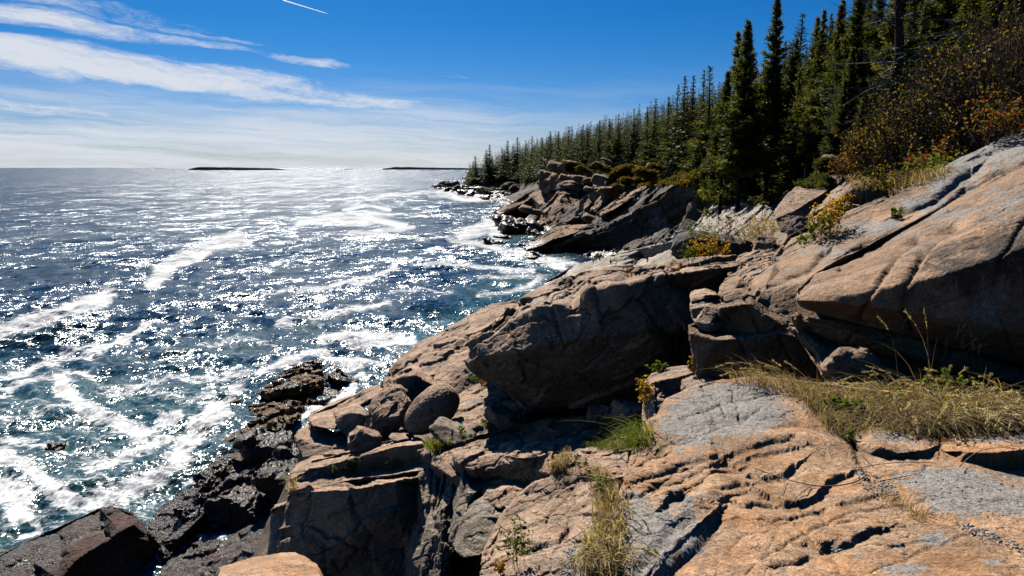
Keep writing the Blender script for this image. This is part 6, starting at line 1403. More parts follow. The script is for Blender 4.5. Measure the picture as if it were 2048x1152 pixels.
def bush(name, label, px, py, h, w, leaves, lmat, seed, Y=None, n=26, lsize=0.05, stem=M_TWIG, spread=1.0, group=None, cat='bush', grow=0.9, wood=None, lean=(0, 0)):
    """stems from the root, branching twice, leaves along the twigs; h and w in metres"""
    rs = np.random.RandomState(seed)
    if Y is None:
        loc, nr = hit_px(px, py); base = np.array(loc)
    else:
        base = P(px, py, Y); base[2] = max(zat(base[0], base[1]), -5)
    root = D.objects.new(name, None); COL.objects.link(root); root.location = base
    tag(root, label, cat, group)
    st, lf = Acc(), Acc()
    A, B = [], []
    for k in range(n):
        az, r = rs.rand() * 6.28, rs.rand() ** 0.6
        tip = np.array((math.cos(az) * r * w / 2 + lean[0] * h, math.sin(az) * r * w / 2 * spread + lean[1] * h, h * rs.uniform(0.55, 1.0) * (1 - 0.35 * r * r)))
        b0 = np.array((math.cos(az), math.sin(az), 0)) * rs.rand() * w * 0.22; b0[2] = -0.05
        mid = b0 * 0.6 + tip * 0.45 + rs.normal(size=3) * 0.06 * h
        s = np.linspace(0, 1, 6)[:, None]
        c = (1 - s) ** 2 * b0 + 2 * s * (1 - s) * mid + s * s * tip
        rad = (wood or 0.012 * h / 1.2)
        tube(st, c, np.linspace(rad, rad * 0.25, 6) * rs.uniform(0.5, 1.2), 3, rs.rand(), cap=False)
        m = int(6 * grow) + 2
        for j in range(m):
            u = rs.uniform(0.3, 1.0)
            q = np.array([np.interp(u, s[:, 0], c[:, i]) for i in range(3)])
            d = rs.normal(size=3) * 0.7 + (tip - b0) / np.linalg.norm(tip - b0); d /= np.linalg.norm(d)
            e = q + d * h * rs.uniform(0.10, 0.26)
            tube(st, [q, (q + e) / 2 + rs.normal(size=3) * 0.015 * h, e], (rad * 0.4, rad * 0.25, rad * 0.12), 3, rs.rand(), cap=False)
            A.append(q); B.append(e)
        A.append(c[3]); B.append(tip)
    A, B = np.array(A), np.array(B)
    i = rs.randint(len(A), size=leaves)
    u = rs.rand(leaves, 1) ** 0.6
    p = A[i] + (B[i] - A[i]) * u + rs.normal(size=(leaves, 3)) * 0.012 * h
    d = rs.normal(size=(leaves, 3)); d /= np.linalg.norm(d, axis=1)[:, None]; d[:, 2] = d[:, 2] * 0.6 + 0.1
    ls = lsize * rs.uniform(0.6, 1.3, (leaves, 1))
    patch = perlin(p / (0.3 * h) + seed) * 0.35
    slivers(lf, p, d * ls, ls[:, 0] * 0.34, rs, np.clip(rs.rand(leaves) * 0.75 + patch + 0.1, 0, 0.999))
    st.link('stems', stem, root); lf.link('leaves', lmat, root)
    return root


# the tangle of brown bushes on the right-hand hillside
k = 0
for px, py, Y, h, w, lf, mt, nm, lb in [
        (2040, 300, 15.0, 3.2, 3.4, 1500, M_LEAF, 'brown_bush', 'tall brown twiggy bush with sparse yellow leaves at the right edge above the ledge'),
        (1960, 318, 16.0, 3.1, 3.2, 1500, M_LEAF, 'brown_bush', 'brown twiggy bush second from the right edge, above the crest of the ledge'),
        (1890, 335, 17.5, 2.9, 3.2, 1500, M_LEAF, 'brown_bush', 'brown twiggy bush above the grey weathered rock'),
        (1830, 345, 19.0, 2.6, 3.0, 1300, M_LEAF, 'brown_bush', 'brown bush with yellow leaves just right of the bare-branched trunk'),
        (1770, 350, 20.5, 2.2, 2.8, 1200, M_LEAF, 'brown_bush', 'brown bush below the bare-branched trunk'),
        (2030, 270, 19.0, 4.2, 4.0, 1700, M_LEAF, 'brown_bush', 'tallest brown bush high on the slope at the right edge'),
        (1950, 280, 20.5, 4.0, 4.2, 1700, M_LEAF, 'brown_bush', 'high rear bush of grey-brown twigs, second from the right edge'),
        (1870, 290, 22.5, 3.4, 4.0, 1500, M_LEAF, 'brown_bush', 'rear bush of brown twigs to the right of the bare-branched trunk'),
        (1745, 345, 21.5, 1.5, 2.2, 1300, M_LEAFR, 'red_bush', 'low bush with red, orange and yellow leaves at the crest rock'),
        (1700, 350, 24, 1.2, 1.6, 700, M_LEAFR, 'red_bush', 'small red-tipped bush on the left shoulder of the crest'),
        (1880, 330, 16.2, 1.2, 1.8, 700, M_LEAFR, 'red_bush', 'low reddish bush around the grey weathered rock'),
        (1800, 372, 16.5, 1.0, 2.0, 900, M_LEAF, 'brown_bush', 'low brown scrub right behind the round-topped boulder'),
        (1900, 352, 14.6, 0.9, 1.8, 900, M_LEAFG, 'green_bush', 'low green bush hugging the top of the long ledge'),
        (1980, 315, 13.8, 1.0, 1.8, 800, M_LEAFR, 'red_bush', 'low red and green bush near the right edge on top of the ledge')]:
    bush(nm, lb, px, py, h, w, int(lf * 1.15), mt, 300 + k, Y=Y, n=int(34 + h * 14), lsize=0.065, grow=1.5, group='bushes on the hillside above the ledge'); k += 1
for px, py, h, w, lf, mt, nm, lb in [
        (1655, 470, .75, .8, 700, M_LEAFGD, 'golden_shrub', 'golden shrub growing against the side of the big tilted slab'), (1690, 425, .6, .7, 500, M_LEAFGD, 'golden_shrub', 'yellow shrub at the foot of the round-topped boulder'),
        (1640, 480, .5, .6, 350, M_LEAFG, 'golden_shrub', 'lower greenish half of the shrubs beside the big tilted slab'), (1420, 520, .75, 1.3, 900, M_LEAFGD, 'golden_shrub', 'bright orange-yellow shrub in front of the rounded dark grey boulder'),
        (1378, 528, .6, .6, 350, M_LEAFG, 'green_shrub', 'small green shrub left of the orange-yellow one by the grey boulder'), (1500, 492, .9, 1.2, 900, M_LEAFGD, 'golden_shrub', 'golden shrub between the grey boulder and the tilted slab, left clump'),
        (1528, 478, 1.0, 1.4, 900, M_LEAFGD, 'golden_shrub', 'golden shrub between the grey boulder and the tilted slab, right clump'), (1400, 482, .9, 1.6, 600, M_LEAFG, 'green_shrub', 'olive shrub behind the left shoulder of the grey boulder'),
        (1460, 478, .8, 1.6, 600, M_LEAFR, 'red_shrub', 'reddish low shrub behind the grey boulder'), (1345, 548, .35, .6, 160, M_LEAFR, 'red_shrub', 'tiny red-leaved shrub on the rim of the overhanging boulder'), (1258, 556, .35, .4, 120, M_LEAFR, 'red_shrub', 'tiny dry shrub in the crack on top of the overhanging boulder'),
        (1612, 492, .3, .5, 250, M_LEAFG, 'flowering_herb', 'little clump with purple flowers on the upper ledge'), (1795, 438, .25, .3, 150, M_LEAFG, 'green_herb', 'small green tuft in the groove of the long ledge'),
        (985, 860, .55, .8, 750, M_LEAFG, 'green_bush', 'yellow-green bush on the lit ledge right of the egg-shaped boulder'), (1030, 850, .35, .4, 200, M_LEAFG, 'flowering_herb', 'thin herb with pale violet flowers left of the dark hollow'),
        (950, 768, .4, .5, 300, M_LEAFG, 'green_bush', 'green plant in the crack under the nose of the overhanging boulder, left one'), (968, 776, .3, .35, 200, M_LEAFR, 'red_shrub', 'red and yellow plant under the nose of the overhanging boulder'),
        (924, 872, .35, .2, 120, M_LEAFG, 'green_herb', 'single green herb beside the egg-shaped boulder'), (765, 878, .45, .35, 170, M_LEAFG, 'goldenrod_plant', 'goldenrod plant at the foot of the tall cracked boulder'),
        (1288, 812, .5, .3, 350, M_LEAFGD, 'yellow_plant', 'yellow-green plant clinging to the left side of the square block'), (1320, 745, .18, .5, 350, M_LEAFG, 'green_cushion', 'green leafy cushion on top of the square block'),
        (1385, 752, .42, .14, 160, M_LEAFR, 'reddish_sprig', 'upright yellow and red sprig between the square block and the stack'), (1165, 860, .12, .5, 60, M_STRAW, 'dry_sprig', 'dry sprigs on the sunlit ledge before the dark hollow'),
        (1690, 830, .16, .45, 600, M_LEAFG, 'green_cushion', 'bright green leafy patch in the dry grass beside the slab'), (1892, 800, .35, .5, 260, M_LEAFG, 'leafy_plant', 'dark green broad-leaved plant growing through the dry grass'),
        (1790, 815, .22, .22, 60, M_LEAFG, 'leafy_plant', 'small glossy-leaved plant left of the bigger one in the dry grass'), (1698, 880, .07, .1, 60, M_LEAFG, 'green_herb', 'tiny green seedling in the crack left of the rounded shelf rock')]:
    near = py > 730 and px > 1600
    bush(nm, lb, px, py, h, w, lf, mt, 340 + k, n=max(5, int(lf / 28)), lsize=0.045 if not near else 0.035, grow=0.8, cat='plant' if h < .5 else 'shrub', wood=0.004 if h < .6 else 0.006, spread=0.6); k += 1
# tall herbs in the gully
for px, py, h, w, lf, mt, lb, yy in [(1035, 1150, .85, .34, 420, M_LEAFG, 'tall leafy weed with brown seed heads in the gully, cut by the bottom edge', 8.6), (1000, 1165, .35, .2, 120, M_LEAFR, 'short rusty weed left of the tall leafy weed', 8.6), (1195, 1140, .75, .3, 260, M_LEAFR, 'slender reddish weed before the dry grass strip in the gully', 7.7),
                                (1212, 1060, .5, .2, 200, M_LEAFR, 'red and green leafy sprig against the lichened slab', 9.2), (1210, 985, .45, .3, 200, M_LEAFG, 'dark green leafy stem in the dry grass strip', 10.3), (1165, 935, .4, .3, 150, M_LEAFG, 'trailing green stem on the flat cracked rock', 11.6)]:
    bush('tall_weed', lb, px, py, h, w, lf, mt, 380 + k, Y=yy, n=max(5, int(h * 14)), lsize=0.042, grow=0.7, cat='weed', wood=0.004, group='weeds in the gully'); k += 1


def grass(name, label, poly, n, hlo, hhi, mat, seed, width=0.004, lean=(0.2, -0.3), bend=0.7, heads=0.0, clump=0.06, droop=0.5):
    """curved blades scattered over the rock inside a patch"""
    rs = np.random.RandomState(seed)
    pl = np.array(poly, float); lo, hi = pl.min(0), pl.max(0)
    acc = Acc()
    pts = []
    while len(pts) < n:
        q = rs.uniform(lo, hi)
        c = False; j = len(pl) - 1
        for i in range(len(pl)):
            if (pl[i, 1] > q[1]) != (pl[j, 1] > q[1]) and q[0] < (pl[j, 0] - pl[i, 0]) * (q[1] - pl[i, 1]) / (pl[j, 1] - pl[i, 1]) + pl[i, 0]: c = not c
            j = i
        if not c: continue
        loc, nr = hit_px(*q)
        if loc is None: continue
        base = np.array(loc)
        for _ in range(rs.randint(2, 7)):
            pts.append(base + np.append(rs.normal(size=2) * clump, 0))
    b = np.array(pts); n = len(b)
    m = 6
    L = rs.uniform(hlo, hhi, n) * (0.75 + 0.5 * rs.rand(n))
    fld = np.stack((perlin(b * 1.3 + 3), perlin(b * 1.3 + 9)), 1) * 0.9
    dv = np.stack((rs.normal(size=n) * 0.45 + lean[0], rs.normal(size=n) * 0.45 + lean[1]), 1) + fld
    s = np.linspace(0, 1, m)
    x = s[None, :, None] ** 1.7 * (dv * L[:, None] * bend)[:, None, :]
    z = L[:, None] * (s[None] - droop * rs.uniform(0.2, 1.4, (n, 1)) * s[None] ** 3)
    c = b[:, None] + np.concatenate((x, z[..., None]), 2)
    c[:, 0, 2] -= 0.03
    side = np.stack((rs.normal(size=n), rs.normal(size=n), np.zeros(n)), 1); side /= np.linalg.norm(side, axis=1)[:, None]
    wd = width * rs.uniform(0.6, 1.3, (n, 1)) * np.array((1, .95, .85, .7, .45, .1))[None]
    tint = np.clip(rs.rand(n) * 0.8 + 0.25 * perlin(b * 2.0), 0, 1)
    A = c - side[:, None] * wd[..., None]; B = c + side[:, None] * wd[..., None]
    v = np.stack((A, B), 2).reshape(n, m * 2, 3)
    t = []
    for k_ in range(m - 1):
        t += [(2 * k_, 2 * k_ + 1, 2 * k_ + 3), (2 * k_, 2 * k_ + 3, 2 * k_ + 2)]
    t = np.array(t)[None] + (np.arange(n) * m * 2)[:, None, None]
    acc.add(v.reshape(-1, 3), t.reshape(-1, 3), np.repeat(tint, m * 2))
    if heads:
        hh = np.where((rs.rand(n) < heads) & (L > np.quantile(L, 0.45)))[0]
        for i in hh:
            ns = 26
            u = rs.uniform(0.74, 1.0, ns)
            p = np.stack([np.interp(u, s, c[i, :, a]) for a in range(3)], 1)
            dd = rs.normal(size=(ns, 3)) * 0.5 + (c[i, -1] - c[i, -2]) / max(np.linalg.norm(c[i, -1] - c[i, -2]), 1e-4) * 1.4
            slivers(acc, p, dd * 0.016, np.full(ns, 0.0035), rs, np.full(ns, min(1, 0.75 + 0.25 * rs.rand())))
    o = acc.link(name, mat)
    return tag(o, label, 'grass', None, 'stuff')


SHELF = [(1575, 768), (1610, 774), (1660, 776), (1740, 780), (1850, 790), (2048, 800), (2080, 860), (1950, 862), (1880, 870), (1800, 862), (1740, 866), (1700, 880), (1660, 866), (1632, 835), (1600, 800)]
grass('dry_grass', 'pale dry bent grass covering the shelf between the slab and the giant bulge', SHELF, 4300, 0.08, 0.26, M_STRAW, 1, 0.0026, (-0.15, -0.7), 1.15, 0.03, 0.035, 1.0)
grass('tall_dry_grass', 'tall seeding dry grass stalks on the right part of the shelf', [(1760, 800), (1880, 800), (2048, 800), (2070, 850), (1960, 862), (1850, 862), (1770, 850)], 1300, 0.20, 0.50, M_STRAW, 2, 0.0026, (-0.3, -0.5), 1.0, 0.30, 0.05, 0.9)
grass('seeding_grass', 'few tall upright seeding stalks before the giant bulge', [(1780, 770), (1900, 775), (2000, 780), (1990, 800), (1800, 800)], 46, 0.62, 0.95, M_STRAW, 3, 0.0024, (0.25, 0.05), 0.38, 1.0, 0.12, 0.25)
grass('arching_grass', 'long pale grass drooping over the shelf stones near the right edge', [(1860, 850), (2048, 842), (2060, 862), (1870, 866)], 700, 0.30, 0.48, M_STRAW, 4, 0.004, (-0.1, -0.9), 1.0, 0.5, 0.03, 1.1)
grass('fringe_grass', 'thin dry grass arching along the upper edge of the lichened slab', [(1440, 762), (1520, 762), (1600, 775), (1640, 800), (1560, 785), (1470, 768)], 300, 0.14, 0.30, M_STRAW, 5, 0.003, (-0.7, -0.2), 0.9, 0.1, 0.03, 0.5)
grass('green_grass', 'green and straw-coloured grass tuft on the ledge left of the lichened slab', [(1165, 890), (1200, 862), (1245, 845), (1285, 835), (1288, 890), (1262, 902), (1200, 902)], 2200, 0.10, 0.26, M_GRASS, 6, 0.004, (-0.5, -0.4), 1.0, 0.02, 0.06, 0.6)
grass('dry_grass', 'strip of matted dry grass filling the crack along the cracked outcrop', [(1190, 935), (1225, 950), (1238, 1000), (1232, 1060), (1215, 1100), (1225, 1150), (1180, 1150), (1195, 1080), (1200, 1020), (1180, 970)], 2600, 0.07, 0.22, M_STRAW, 7, 0.0036, (-0.3, -0.4), 0.9, 0.05, 0.05, 0.7)
grass('ledge_grass', 'small bright grass tuft at the end of the long pink ledge', [(845, 885), (870, 890), (905, 885), (880, 908), (858, 905)], 320, 0.15, 0.35, M_GRASS, 8, 0.007, (-0.2, -0.2), 0.7, 0, 0.05, 0.4)
grass('ledge_grass', 'sparse grass along the shaded step of the long pink ledge', [(650, 938), (720, 930), (800, 925), (840, 915), (800, 940), (700, 950)], 200, 0.12, 0.30, M_GRASS, 9, 0.007, (-0.1, -0.2), 0.7, 0, 0.05, 0.4)
grass('hollow_grass', 'brown grass drooping in the cleft between the ledge and the leaning slab', [(1105, 925), (1130, 905), (1140, 920), (1125, 948), (1100, 950)], 350, 0.15, 0.35, M_STRAW, 10, 0.006, (0, -0.5), 0.8, 0, 0.05, 0.8)
grass('cliff_edge_grass', 'thin pale stalks at the left corner of the long pink ledge', [(575, 955), (600, 965), (590, 990), (578, 985)], 30, 0.35, 0.6, M_STRAW, 11, 0.005, (-0.4, 0), 0.5, 0.5, 0.04, 0.5)
grass('hill_grass', 'tawny grass and scrub on the hillside below the brown bushes', [(1700, 345), (1800, 350), (1900, 340), (1860, 365), (1780, 380), (1720, 380)], 2600, 0.1, 0.28, M_STRAW, 12, 0.006, (-0.3, -0.3), 1.0, 0, 0.15, 0.8)
grass('crack_grass', 'thin dry grass in the gravelly crack of the lichened slab', [(1745, 985), (1790, 1000), (1850, 1030), (1840, 1045), (1790, 1020)], 120, 0.04, 0.10, M_STRAW, 13, 0.002, (0, 0), 0.8, 0, 0.02, 0.4)
# heath at the foot of the trees on the headland: low mounds of golden and green leaves
def heath():
    rs = np.random.RandomState(5); acc = Acc()
    P_, T_ = [], []
    for poly, n, tn in [([(1215, 345), (1260, 335), (1330, 330), (1400, 338), (1390, 350), (1330, 362), (1290, 372), (1255, 368), (1240, 350)], 800, 0.42), ([(1400, 335), (1440, 345), (1440, 380), (1410, 395), (1395, 350)], 260, 0.2), ([(1130, 332), (1200, 325), (1215, 340), (1150, 345)], 120, 0.3),
                        ([(1500, 380), (1560, 370), (1560, 400), (1500, 410)], 120, 0.2), ([(1560, 330), (1660, 320), (1640, 350), (1570, 375)], 220, 0.1)]:
        pl = np.array(poly, float)
        for _ in range(n):
            q = rs.uniform(pl.min(0), pl.max(0)); loc, nr = hit_px(*q)
            if loc is None: continue
            b = np.array(loc)
            if b[1] > 260 or b[1] < 20: continue
            kk = min(1, max(0.4, b[1] / 100)); r = rs.uniform(0.3, 0.9) * kk; m = int(60 + 200 * (1 - kk))
            d = rs.normal(size=(m, 3)); d /= np.linalg.norm(d, axis=1)[:, None]; d[:, 2] = abs(d[:, 2]) * 0.6
            P_.append(b + d * r * rs.uniform(0.5, 1.0, (m, 1))); T_.append(np.clip(rs.rand(m) * 0.4 + tn * rs.uniform(0.3, 1.4), 0, 0.99))
    p = np.concatenate(P_); tt = np.concatenate(T_)
    k = np.clip(p[:, 1] / 120, 0.22, 1)
    d = rs.normal(size=p.shape) * 0.22 * k[:, None]
    slivers(acc, p, d, 0.09 * k, rs, tt)
    tag(acc.link('heath', leaf_mat('heath_leaves', [(0.03, 0.045, 0.012), (0.06, 0.08, 0.014), (0.13, 0.12, 0.018), (0.22, 0.15, 0.02), (0.22, 0.10, 0.02)], 0.35)), 'low golden and green heath at the foot of the trees on the headland', 'heath', None, 'stuff')
heath()

# bare-branched dead trunk on the right
def dead_tree():
    rs = np.random.RandomState(9)
    root = D.objects.new('dead_tree', None); COL.objects.link(root)
    Y = 25.0
    b = P(1782, 214, Y); top = P(1812, -110, Y + 1); g = zat(b[0], Y)
    root.location = (b[0], Y, g - 0.2)
    tag(root, 'half-dead spruce trunk with bare grey branches above the brown bushes', 'tree')
    tr, br = Acc(), Acc()
    lo = np.array((-0.5, 0, 0.0)); hi = np.array((top[0] - b[0], 1.0, top[2] - g + 0.2)); m = np.array((-0.0, 0, b[2] - g))
    tube(tr, [lo, m, m + (hi - m) * .35 + np.array((.12, 0, 0)), m + (hi - m) * .7 - np.array((.10, 0, 0)), hi], (0.22, 0.19, 0.16, 0.13, 0.10), 9)
    for k in range(80):
        t = rs.uniform(0.02, 0.98); q = m + (hi - m) * t
        az = rs.rand() * 6.28; L = rs.uniform(0.7, 2.6)
        d = np.array((math.cos(az), math.sin(az) * 0.7, rs.uniform(-0.25, 0.1)))
        pts = [q]
        for j in range(5):
            d = d + rs.normal(size=3) * 0.16; d[2] += 0.04; pts.append(pts[-1] + d / np.linalg.norm(d) * L / 5)
        tube(br, pts, np.linspace(0.028, 0.006, 6), 4, cap=False)
        for j in range(5):
            s_ = pts[rs.randint(2, 6)]; e = s_ + (d + rs.normal(size=3) * 0.7) * L * 0.14
            tube(br, [s_, (s_ + e) / 2 + rs.normal(size=3) * .03, e], (0.010, 0.007, 0.003), 3, cap=False)
    tr.link('trunk', M_BARK, root, smooth_shade=True); br.link('branches', M_DEAD, root)
dead_tree()
_dt = [o for o in COL.objects if o.name == 'dead_tree'][0]
for px, Y, sc, lb in [(1245, 172, 1.0, 'bare dead trunk among the spruces above the headland blocks'), (1418, 122, 0.9, 'bare dead trunk left of the three tall slope spruces'), (1672, 48, 0.85, 'thin dead trunk deep in the wood, left of the half-dead trunk'), (1330, 148, 0.8, 'short dead trunk at the wood edge above the dark cliff')]:
    o = copy_tree(_dt); p = P(px, 340, Y); o.location = (p[0], Y, zat(p[0], Y, BV_GROUND) - 0.3); o.scale = (sc, sc, sc); o.rotation_euler = (0, 0.03, px)
    tag(o, lb, 'tree', 'dead trunks standing in the wood')
o = copy_tree(near_protos[4]); p = P(2120, 300, 15.5); o.location = (p[0], 15.5, zat(p[0], 15.5) - 2.0); o.scale = (0.52, 0.52, 0.5)
tag(o, 'bright green young spruce whose boughs reach in at the right edge', 'tree')

# sticks on the slab
def stick(label, pts, r, mat, lift=0.012, name='dry_stick'):
    acc = Acc(); P3 = []
    for (px, py) in pts:
        loc, nr = hit_px(px, py)
        P3.append(np.array(loc) + np.array((0, 0, 1)) * (lift + r))
    P3 = np.array(P3)
    s = np.linspace(0, len(P3) - 1, len(P3) * 4)
    c = np.stack([np.interp(s, np.arange(len(P3)), P3[:, i]) for i in range(3)], 1)
    for _ in range(3): c[1:-1] = (c[:-2] + c[1:-1] + c[2:]) / 3
    org = c.min(0)
    tube(acc, c, np.linspace(r, r * 0.6, len(c)), 6)
    return tag(acc.link(name, mat, None, org, True), label, 'stick', 'sticks lying on the slab')
M_STICK = bark_mat('grey_stick', (0.16, 0.13, 0.10), (0.36, 0.31, 0.26), 60)
stick('long curved grey stick with a thick end in the crack, lying across the orange slab', [(1733, 953), (1718, 966), (1690, 975), (1640, 979), (1600, 971), (1560, 960), (1508, 941)], 0.0045, M_STICK)
stick('short forked twig crossing under the long curved stick, nearer the camera side', [(1622, 976), (1600, 992), (1578, 1015)], 0.003, M_STICK)
stick('shortest twig left of the forked one beneath the long stick', [(1572, 963), (1565, 985), (1557, 1002)], 0.0028, M_STICK)
stick('straw-coloured stem curving along the foot of the rounded shelf rock', [(1718, 940), (1760, 932), (1810, 928), (1870, 930)], 0.003, M_STICK)
stick('arched pale stem leaning on the dark front of the long shelf stone', [(1918, 943), (1935, 925), (1962, 908), (2000, 904), (2040, 908)], 0.0032, M_STICK, 0.03)
stick('pale stem slanting down beside the gravelly crack', [(1690, 858), (1712, 900), (1746, 938)], 0.003, M_STICK)
stick('thin stem lying along the upper end of the gravelly crack', [(1760, 966), (1800, 960), (1846, 948)], 0.003, M_STICK)

# gravel
def gravel(label, poly, n, lo, hi, seed, name='gravel', mat=None):
    rs = np.random.RandomState(seed); pl = np.array(poly, float); acc = Acc(); c = 0
    iv, it = ico(1)
    while c < n:
        q = rs.uniform(pl.min(0), pl.max(0)); ins = False; j = len(pl) - 1
        for i in range(len(pl)):
            if (pl[i, 1] > q[1]) != (pl[j, 1] > q[1]) and q[0] < (pl[j, 0] - pl[i, 0]) * (q[1] - pl[i, 1]) / (pl[j, 1] - pl[i, 1]) + pl[i, 0]: ins = not ins
            j = i
        if not ins: continue
        loc, nr = hit_px(*q); r = rs.uniform(lo, hi) * rs.uniform(0.5, 1.2)
        v = iv * (1 + 0.30 * rs.normal(size=(len(iv), 1)) * 0.7) * np.array((1, rs.uniform(.6, 1), rs.uniform(.4, .8))) * r
        a = rs.rand() * 6.28; R = np.array(((math.cos(a), math.sin(a), 0), (-math.sin(a), math.cos(a), 0), (0, 0, 1)))
        acc.add(v @ R + np.array(loc) + (0, 0, r * 0.25), it, rs.rand()); c += 1
    tag(acc.link(name, mat or M_GRAVEL), label, 'gravel', None, 'stuff')
M_GRAVEL = leaf_mat('grey_gravel', [(0.20, 0.20, 0.195), (0.32, 0.325, 0.32), (0.50, 0.50, 0.48)], 0.0, 0.85)
gravel('grey gravel lying in the crack between the orange slab and the shelf stones', [(1700, 930), (1745, 945), (1790, 975), (1800, 1000), (1760, 1005), (1725, 975)], 300, 0.003, 0.009, 1)
gravel('grey gravel in the lower end of the slab crack', [(1900, 1040), (1960, 1055), (2048, 1090), (2048, 1108), (1950, 1080)], 150, 0.003, 0.009, 2)
gravel('scattered small stones on the grey flat part of the slab', [(1800, 950), (2048, 940), (2048, 1050), (1950, 1030), (1830, 990)], 60, 0.004, 0.010, 3, 'pebbles')
gravel('bluish gravel on the gully floor beside the dry grass strip', [(1125, 1100), (1165, 1090), (1190, 1100), (1190, 1150), (1120, 1150), (1140, 1120)], 900, 0.008, 0.022, 4)
gravel('few grey stones in the small pits of the orange slab', [(1660, 1090), (1690, 1100), (1680, 1110), (1665, 1102)], 30, 0.003, 0.008, 5, 'pebbles')

# ------------------------------------------------------------------ seabirds and visitors
def plain(name, c, r=0.7):
    m, t = new_mat(name)
    p = t.n('ShaderNodeTexCoord', out=3); n = t.noise(p, 18, 3, 0.6)
    t.n('ShaderNodeOutputMaterial', Surface=t.n('ShaderNodeBsdfPrincipled', Base_Color=t.mix(n, tuple(x * 0.8 for x in c), tuple(min(1, x * 1.15) for x in c)), Roughness=r))
    return m
M_BLACKF, M_WHITEF, M_GREYF, M_BILL = plain('black_plumage', (0.018, 0.018, 0.02)), plain('white_plumage', (0.78, 0.78, 0.77)), plain('grey_plumage', (0.38, 0.40, 0.43)), plain('yellow_bill', (0.5, 0.3, 0.05))


def bird(kind):
    root = D.objects.new(kind, None); COL.objects.link(root)
    b, w, l = Acc(), Acc(), Acc()
    if kind == 'cormorant':
        tube(b, [(-.30, 0, .06), (-.20, 0, .14), (-.08, 0, .27), (.03, 0, .40), (.08, 0, .52), (.08, 0, .62), (.07, 0, .72), (.10, 0, .79), (.15, 0, .81), (.20, 0, .81)], (.03, .05, .10, .115, .085, .045, .035, .04, .03, .008), 10)
        for s in (-1, 1): tube(w, [(.02, s * .09, .47), (-.08, s * .11, .32), (-.22, s * .06, .14)], (.03, .05, .012), 6)
        m1, m2 = M_BLACKF, M_BLACKF; lz = .20
        ln = 0.20
    else:
        tube(b, [(-.30, 0, .20), (-.18, 0, .22), (-.04, 0, .23), (.08, 0, .27), (.15, 0, .34), (.18, 0, .41), (.22, 0, .43), (.27, 0, .42)], (.02, .06, .10, .10, .06, .05, .035, .012), 10)
        for s in (-1, 1): tube(w, [(.08, s * .08, .29), (-.08, s * .10, .27), (-.25, s * .045, .23), (-.36, s * .02, .21)], (.03, .055, .03, .008), 6)
        m1, m2 = M_WHITEF, M_GREYF; ln = 0.17
    b.link('body', m1, root, smooth_shade=True); w.link('wings', m2, root, smooth_shade=True)
    for s in (-1, 1):
        l = Acc(); tube(l, [(0, s * .04, ln), (0.01, s * .045, .02), (0.07, s * .05, .005)], (.012, .010, .012), 5); l.link('leg', M_BILL if kind != 'cormorant' else M_BLACKF, root, smooth_shade=True)
    return root


BV_ALL = bvh_of([o for o in COL.objects if o.type == 'MESH' and o.name != 'sea' and not o.parent and not o.get('kind') == 'stuff'])
rb = np.random.RandomState(4)
COR = [(1187, 526, 'leftmost cormorant in the row along the upper edge of the pale slab'), (1193, 523, 'cormorant second in the row along the upper edge of the pale slab'), (1199, 522, 'cormorant third in the row along the upper edge of the pale slab'), (1206, 519, 'cormorant fourth in the row along the upper edge of the pale slab'),
       (1221, 528, 'cormorant standing alone before the left end of the long cut block'), (1256, 502, 'cormorant on top of the middle of the long cut block'), (1235, 508, 'cormorant on top of the left end of the long cut block'), (1284, 495, 'cormorant on top of the right end of the long cut block'),
       (1269, 529, 'upper one of two cormorants close together below the cut block'), (1272, 534, 'lower one of two cormorants close together below the cut block'), (1293, 523, 'cormorant standing right below the end of the cut block')]
GUL = [(1160, 517, 'gull at the water edge left of the cormorant row'), (1231, 532, 'gull beside the lone cormorant before the cut block'), (1310, 492, 'gull first in the loose line right of the cut block'), (1319, 495, 'gull second in the loose line right of the cut block'), (1327, 490, 'gull third in the loose line right of the cut block'),
       (1336, 491, 'gull fourth in the loose line right of the cut block'), (1345, 496, 'gull just below the right end of the loose gull line'), (1322, 503, 'gull a little below the loose gull line'), (1307, 500, 'gull nearest the right end of the cut block'), (1352, 485, 'gull on the upper right rim of the pale slab'),
       (1375, 465, 'gull at the foot of the bare slope, leftmost there'), (1392, 453, 'gull on the lower part of the bare slope'), (1437, 442, 'gull left of the leaning spruce foot'), (1456, 442, 'gull closest to the leaning spruce foot'), (1431, 424, 'gull high on the bare slope among the cracks'), (1446, 420, 'highest gull on the bare slope'),
       (1122, 377, 'first gull from the left on the headland gull ledge'), (1129, 376, 'second gull from the left on the headland gull ledge'), (1136, 375, 'third gull from the left on the headland gull ledge'), (1154, 370, 'fourth gull from the left on the headland gull ledge'), (1160, 370, 'fifth gull from the left on the headland gull ledge'),
       (1167, 369, 'rightmost gull on the headland gull ledge'), (1171, 355, 'gull on the brown block above the gull ledge'), (1095, 351, 'gull on the reddish slab at the left shoulder of the headland'), (1092, 464, 'gull low on the rocks below the buttress'), (1132, 453, 'gull on the tan sunlit slab at the foot of the cliff'), (1161, 432, 'gull at the right foot of the buttress')]
for kind, lst, grp in (('cormorant', COR, 'cormorants resting on the pale slab'), ('gull', GUL, 'gulls scattered over the rocks')):
    src = bird(kind); first = True
    for px, py, lb in lst:
        for dp in range(0, 40, 2):
            loc, nr = hit_px(px, py - dp)
            if loc is not None and loc.y > 40: break
        if loc is None: continue
        o = src if first else copy_tree(src); first = False
        o.location = loc; o.rotation_euler = (0, 0, rb.rand() * 6.28)
        d = loc.y; s = rb.uniform(0.95, 1.15) * (1.1 if kind == 'gull' else 1.0) * (1.5 if d > 120 else 1.0)
        o.scale = (s, s, s)
        tag(o, lb, kind if kind == 'gull' else 'cormorant', grp)


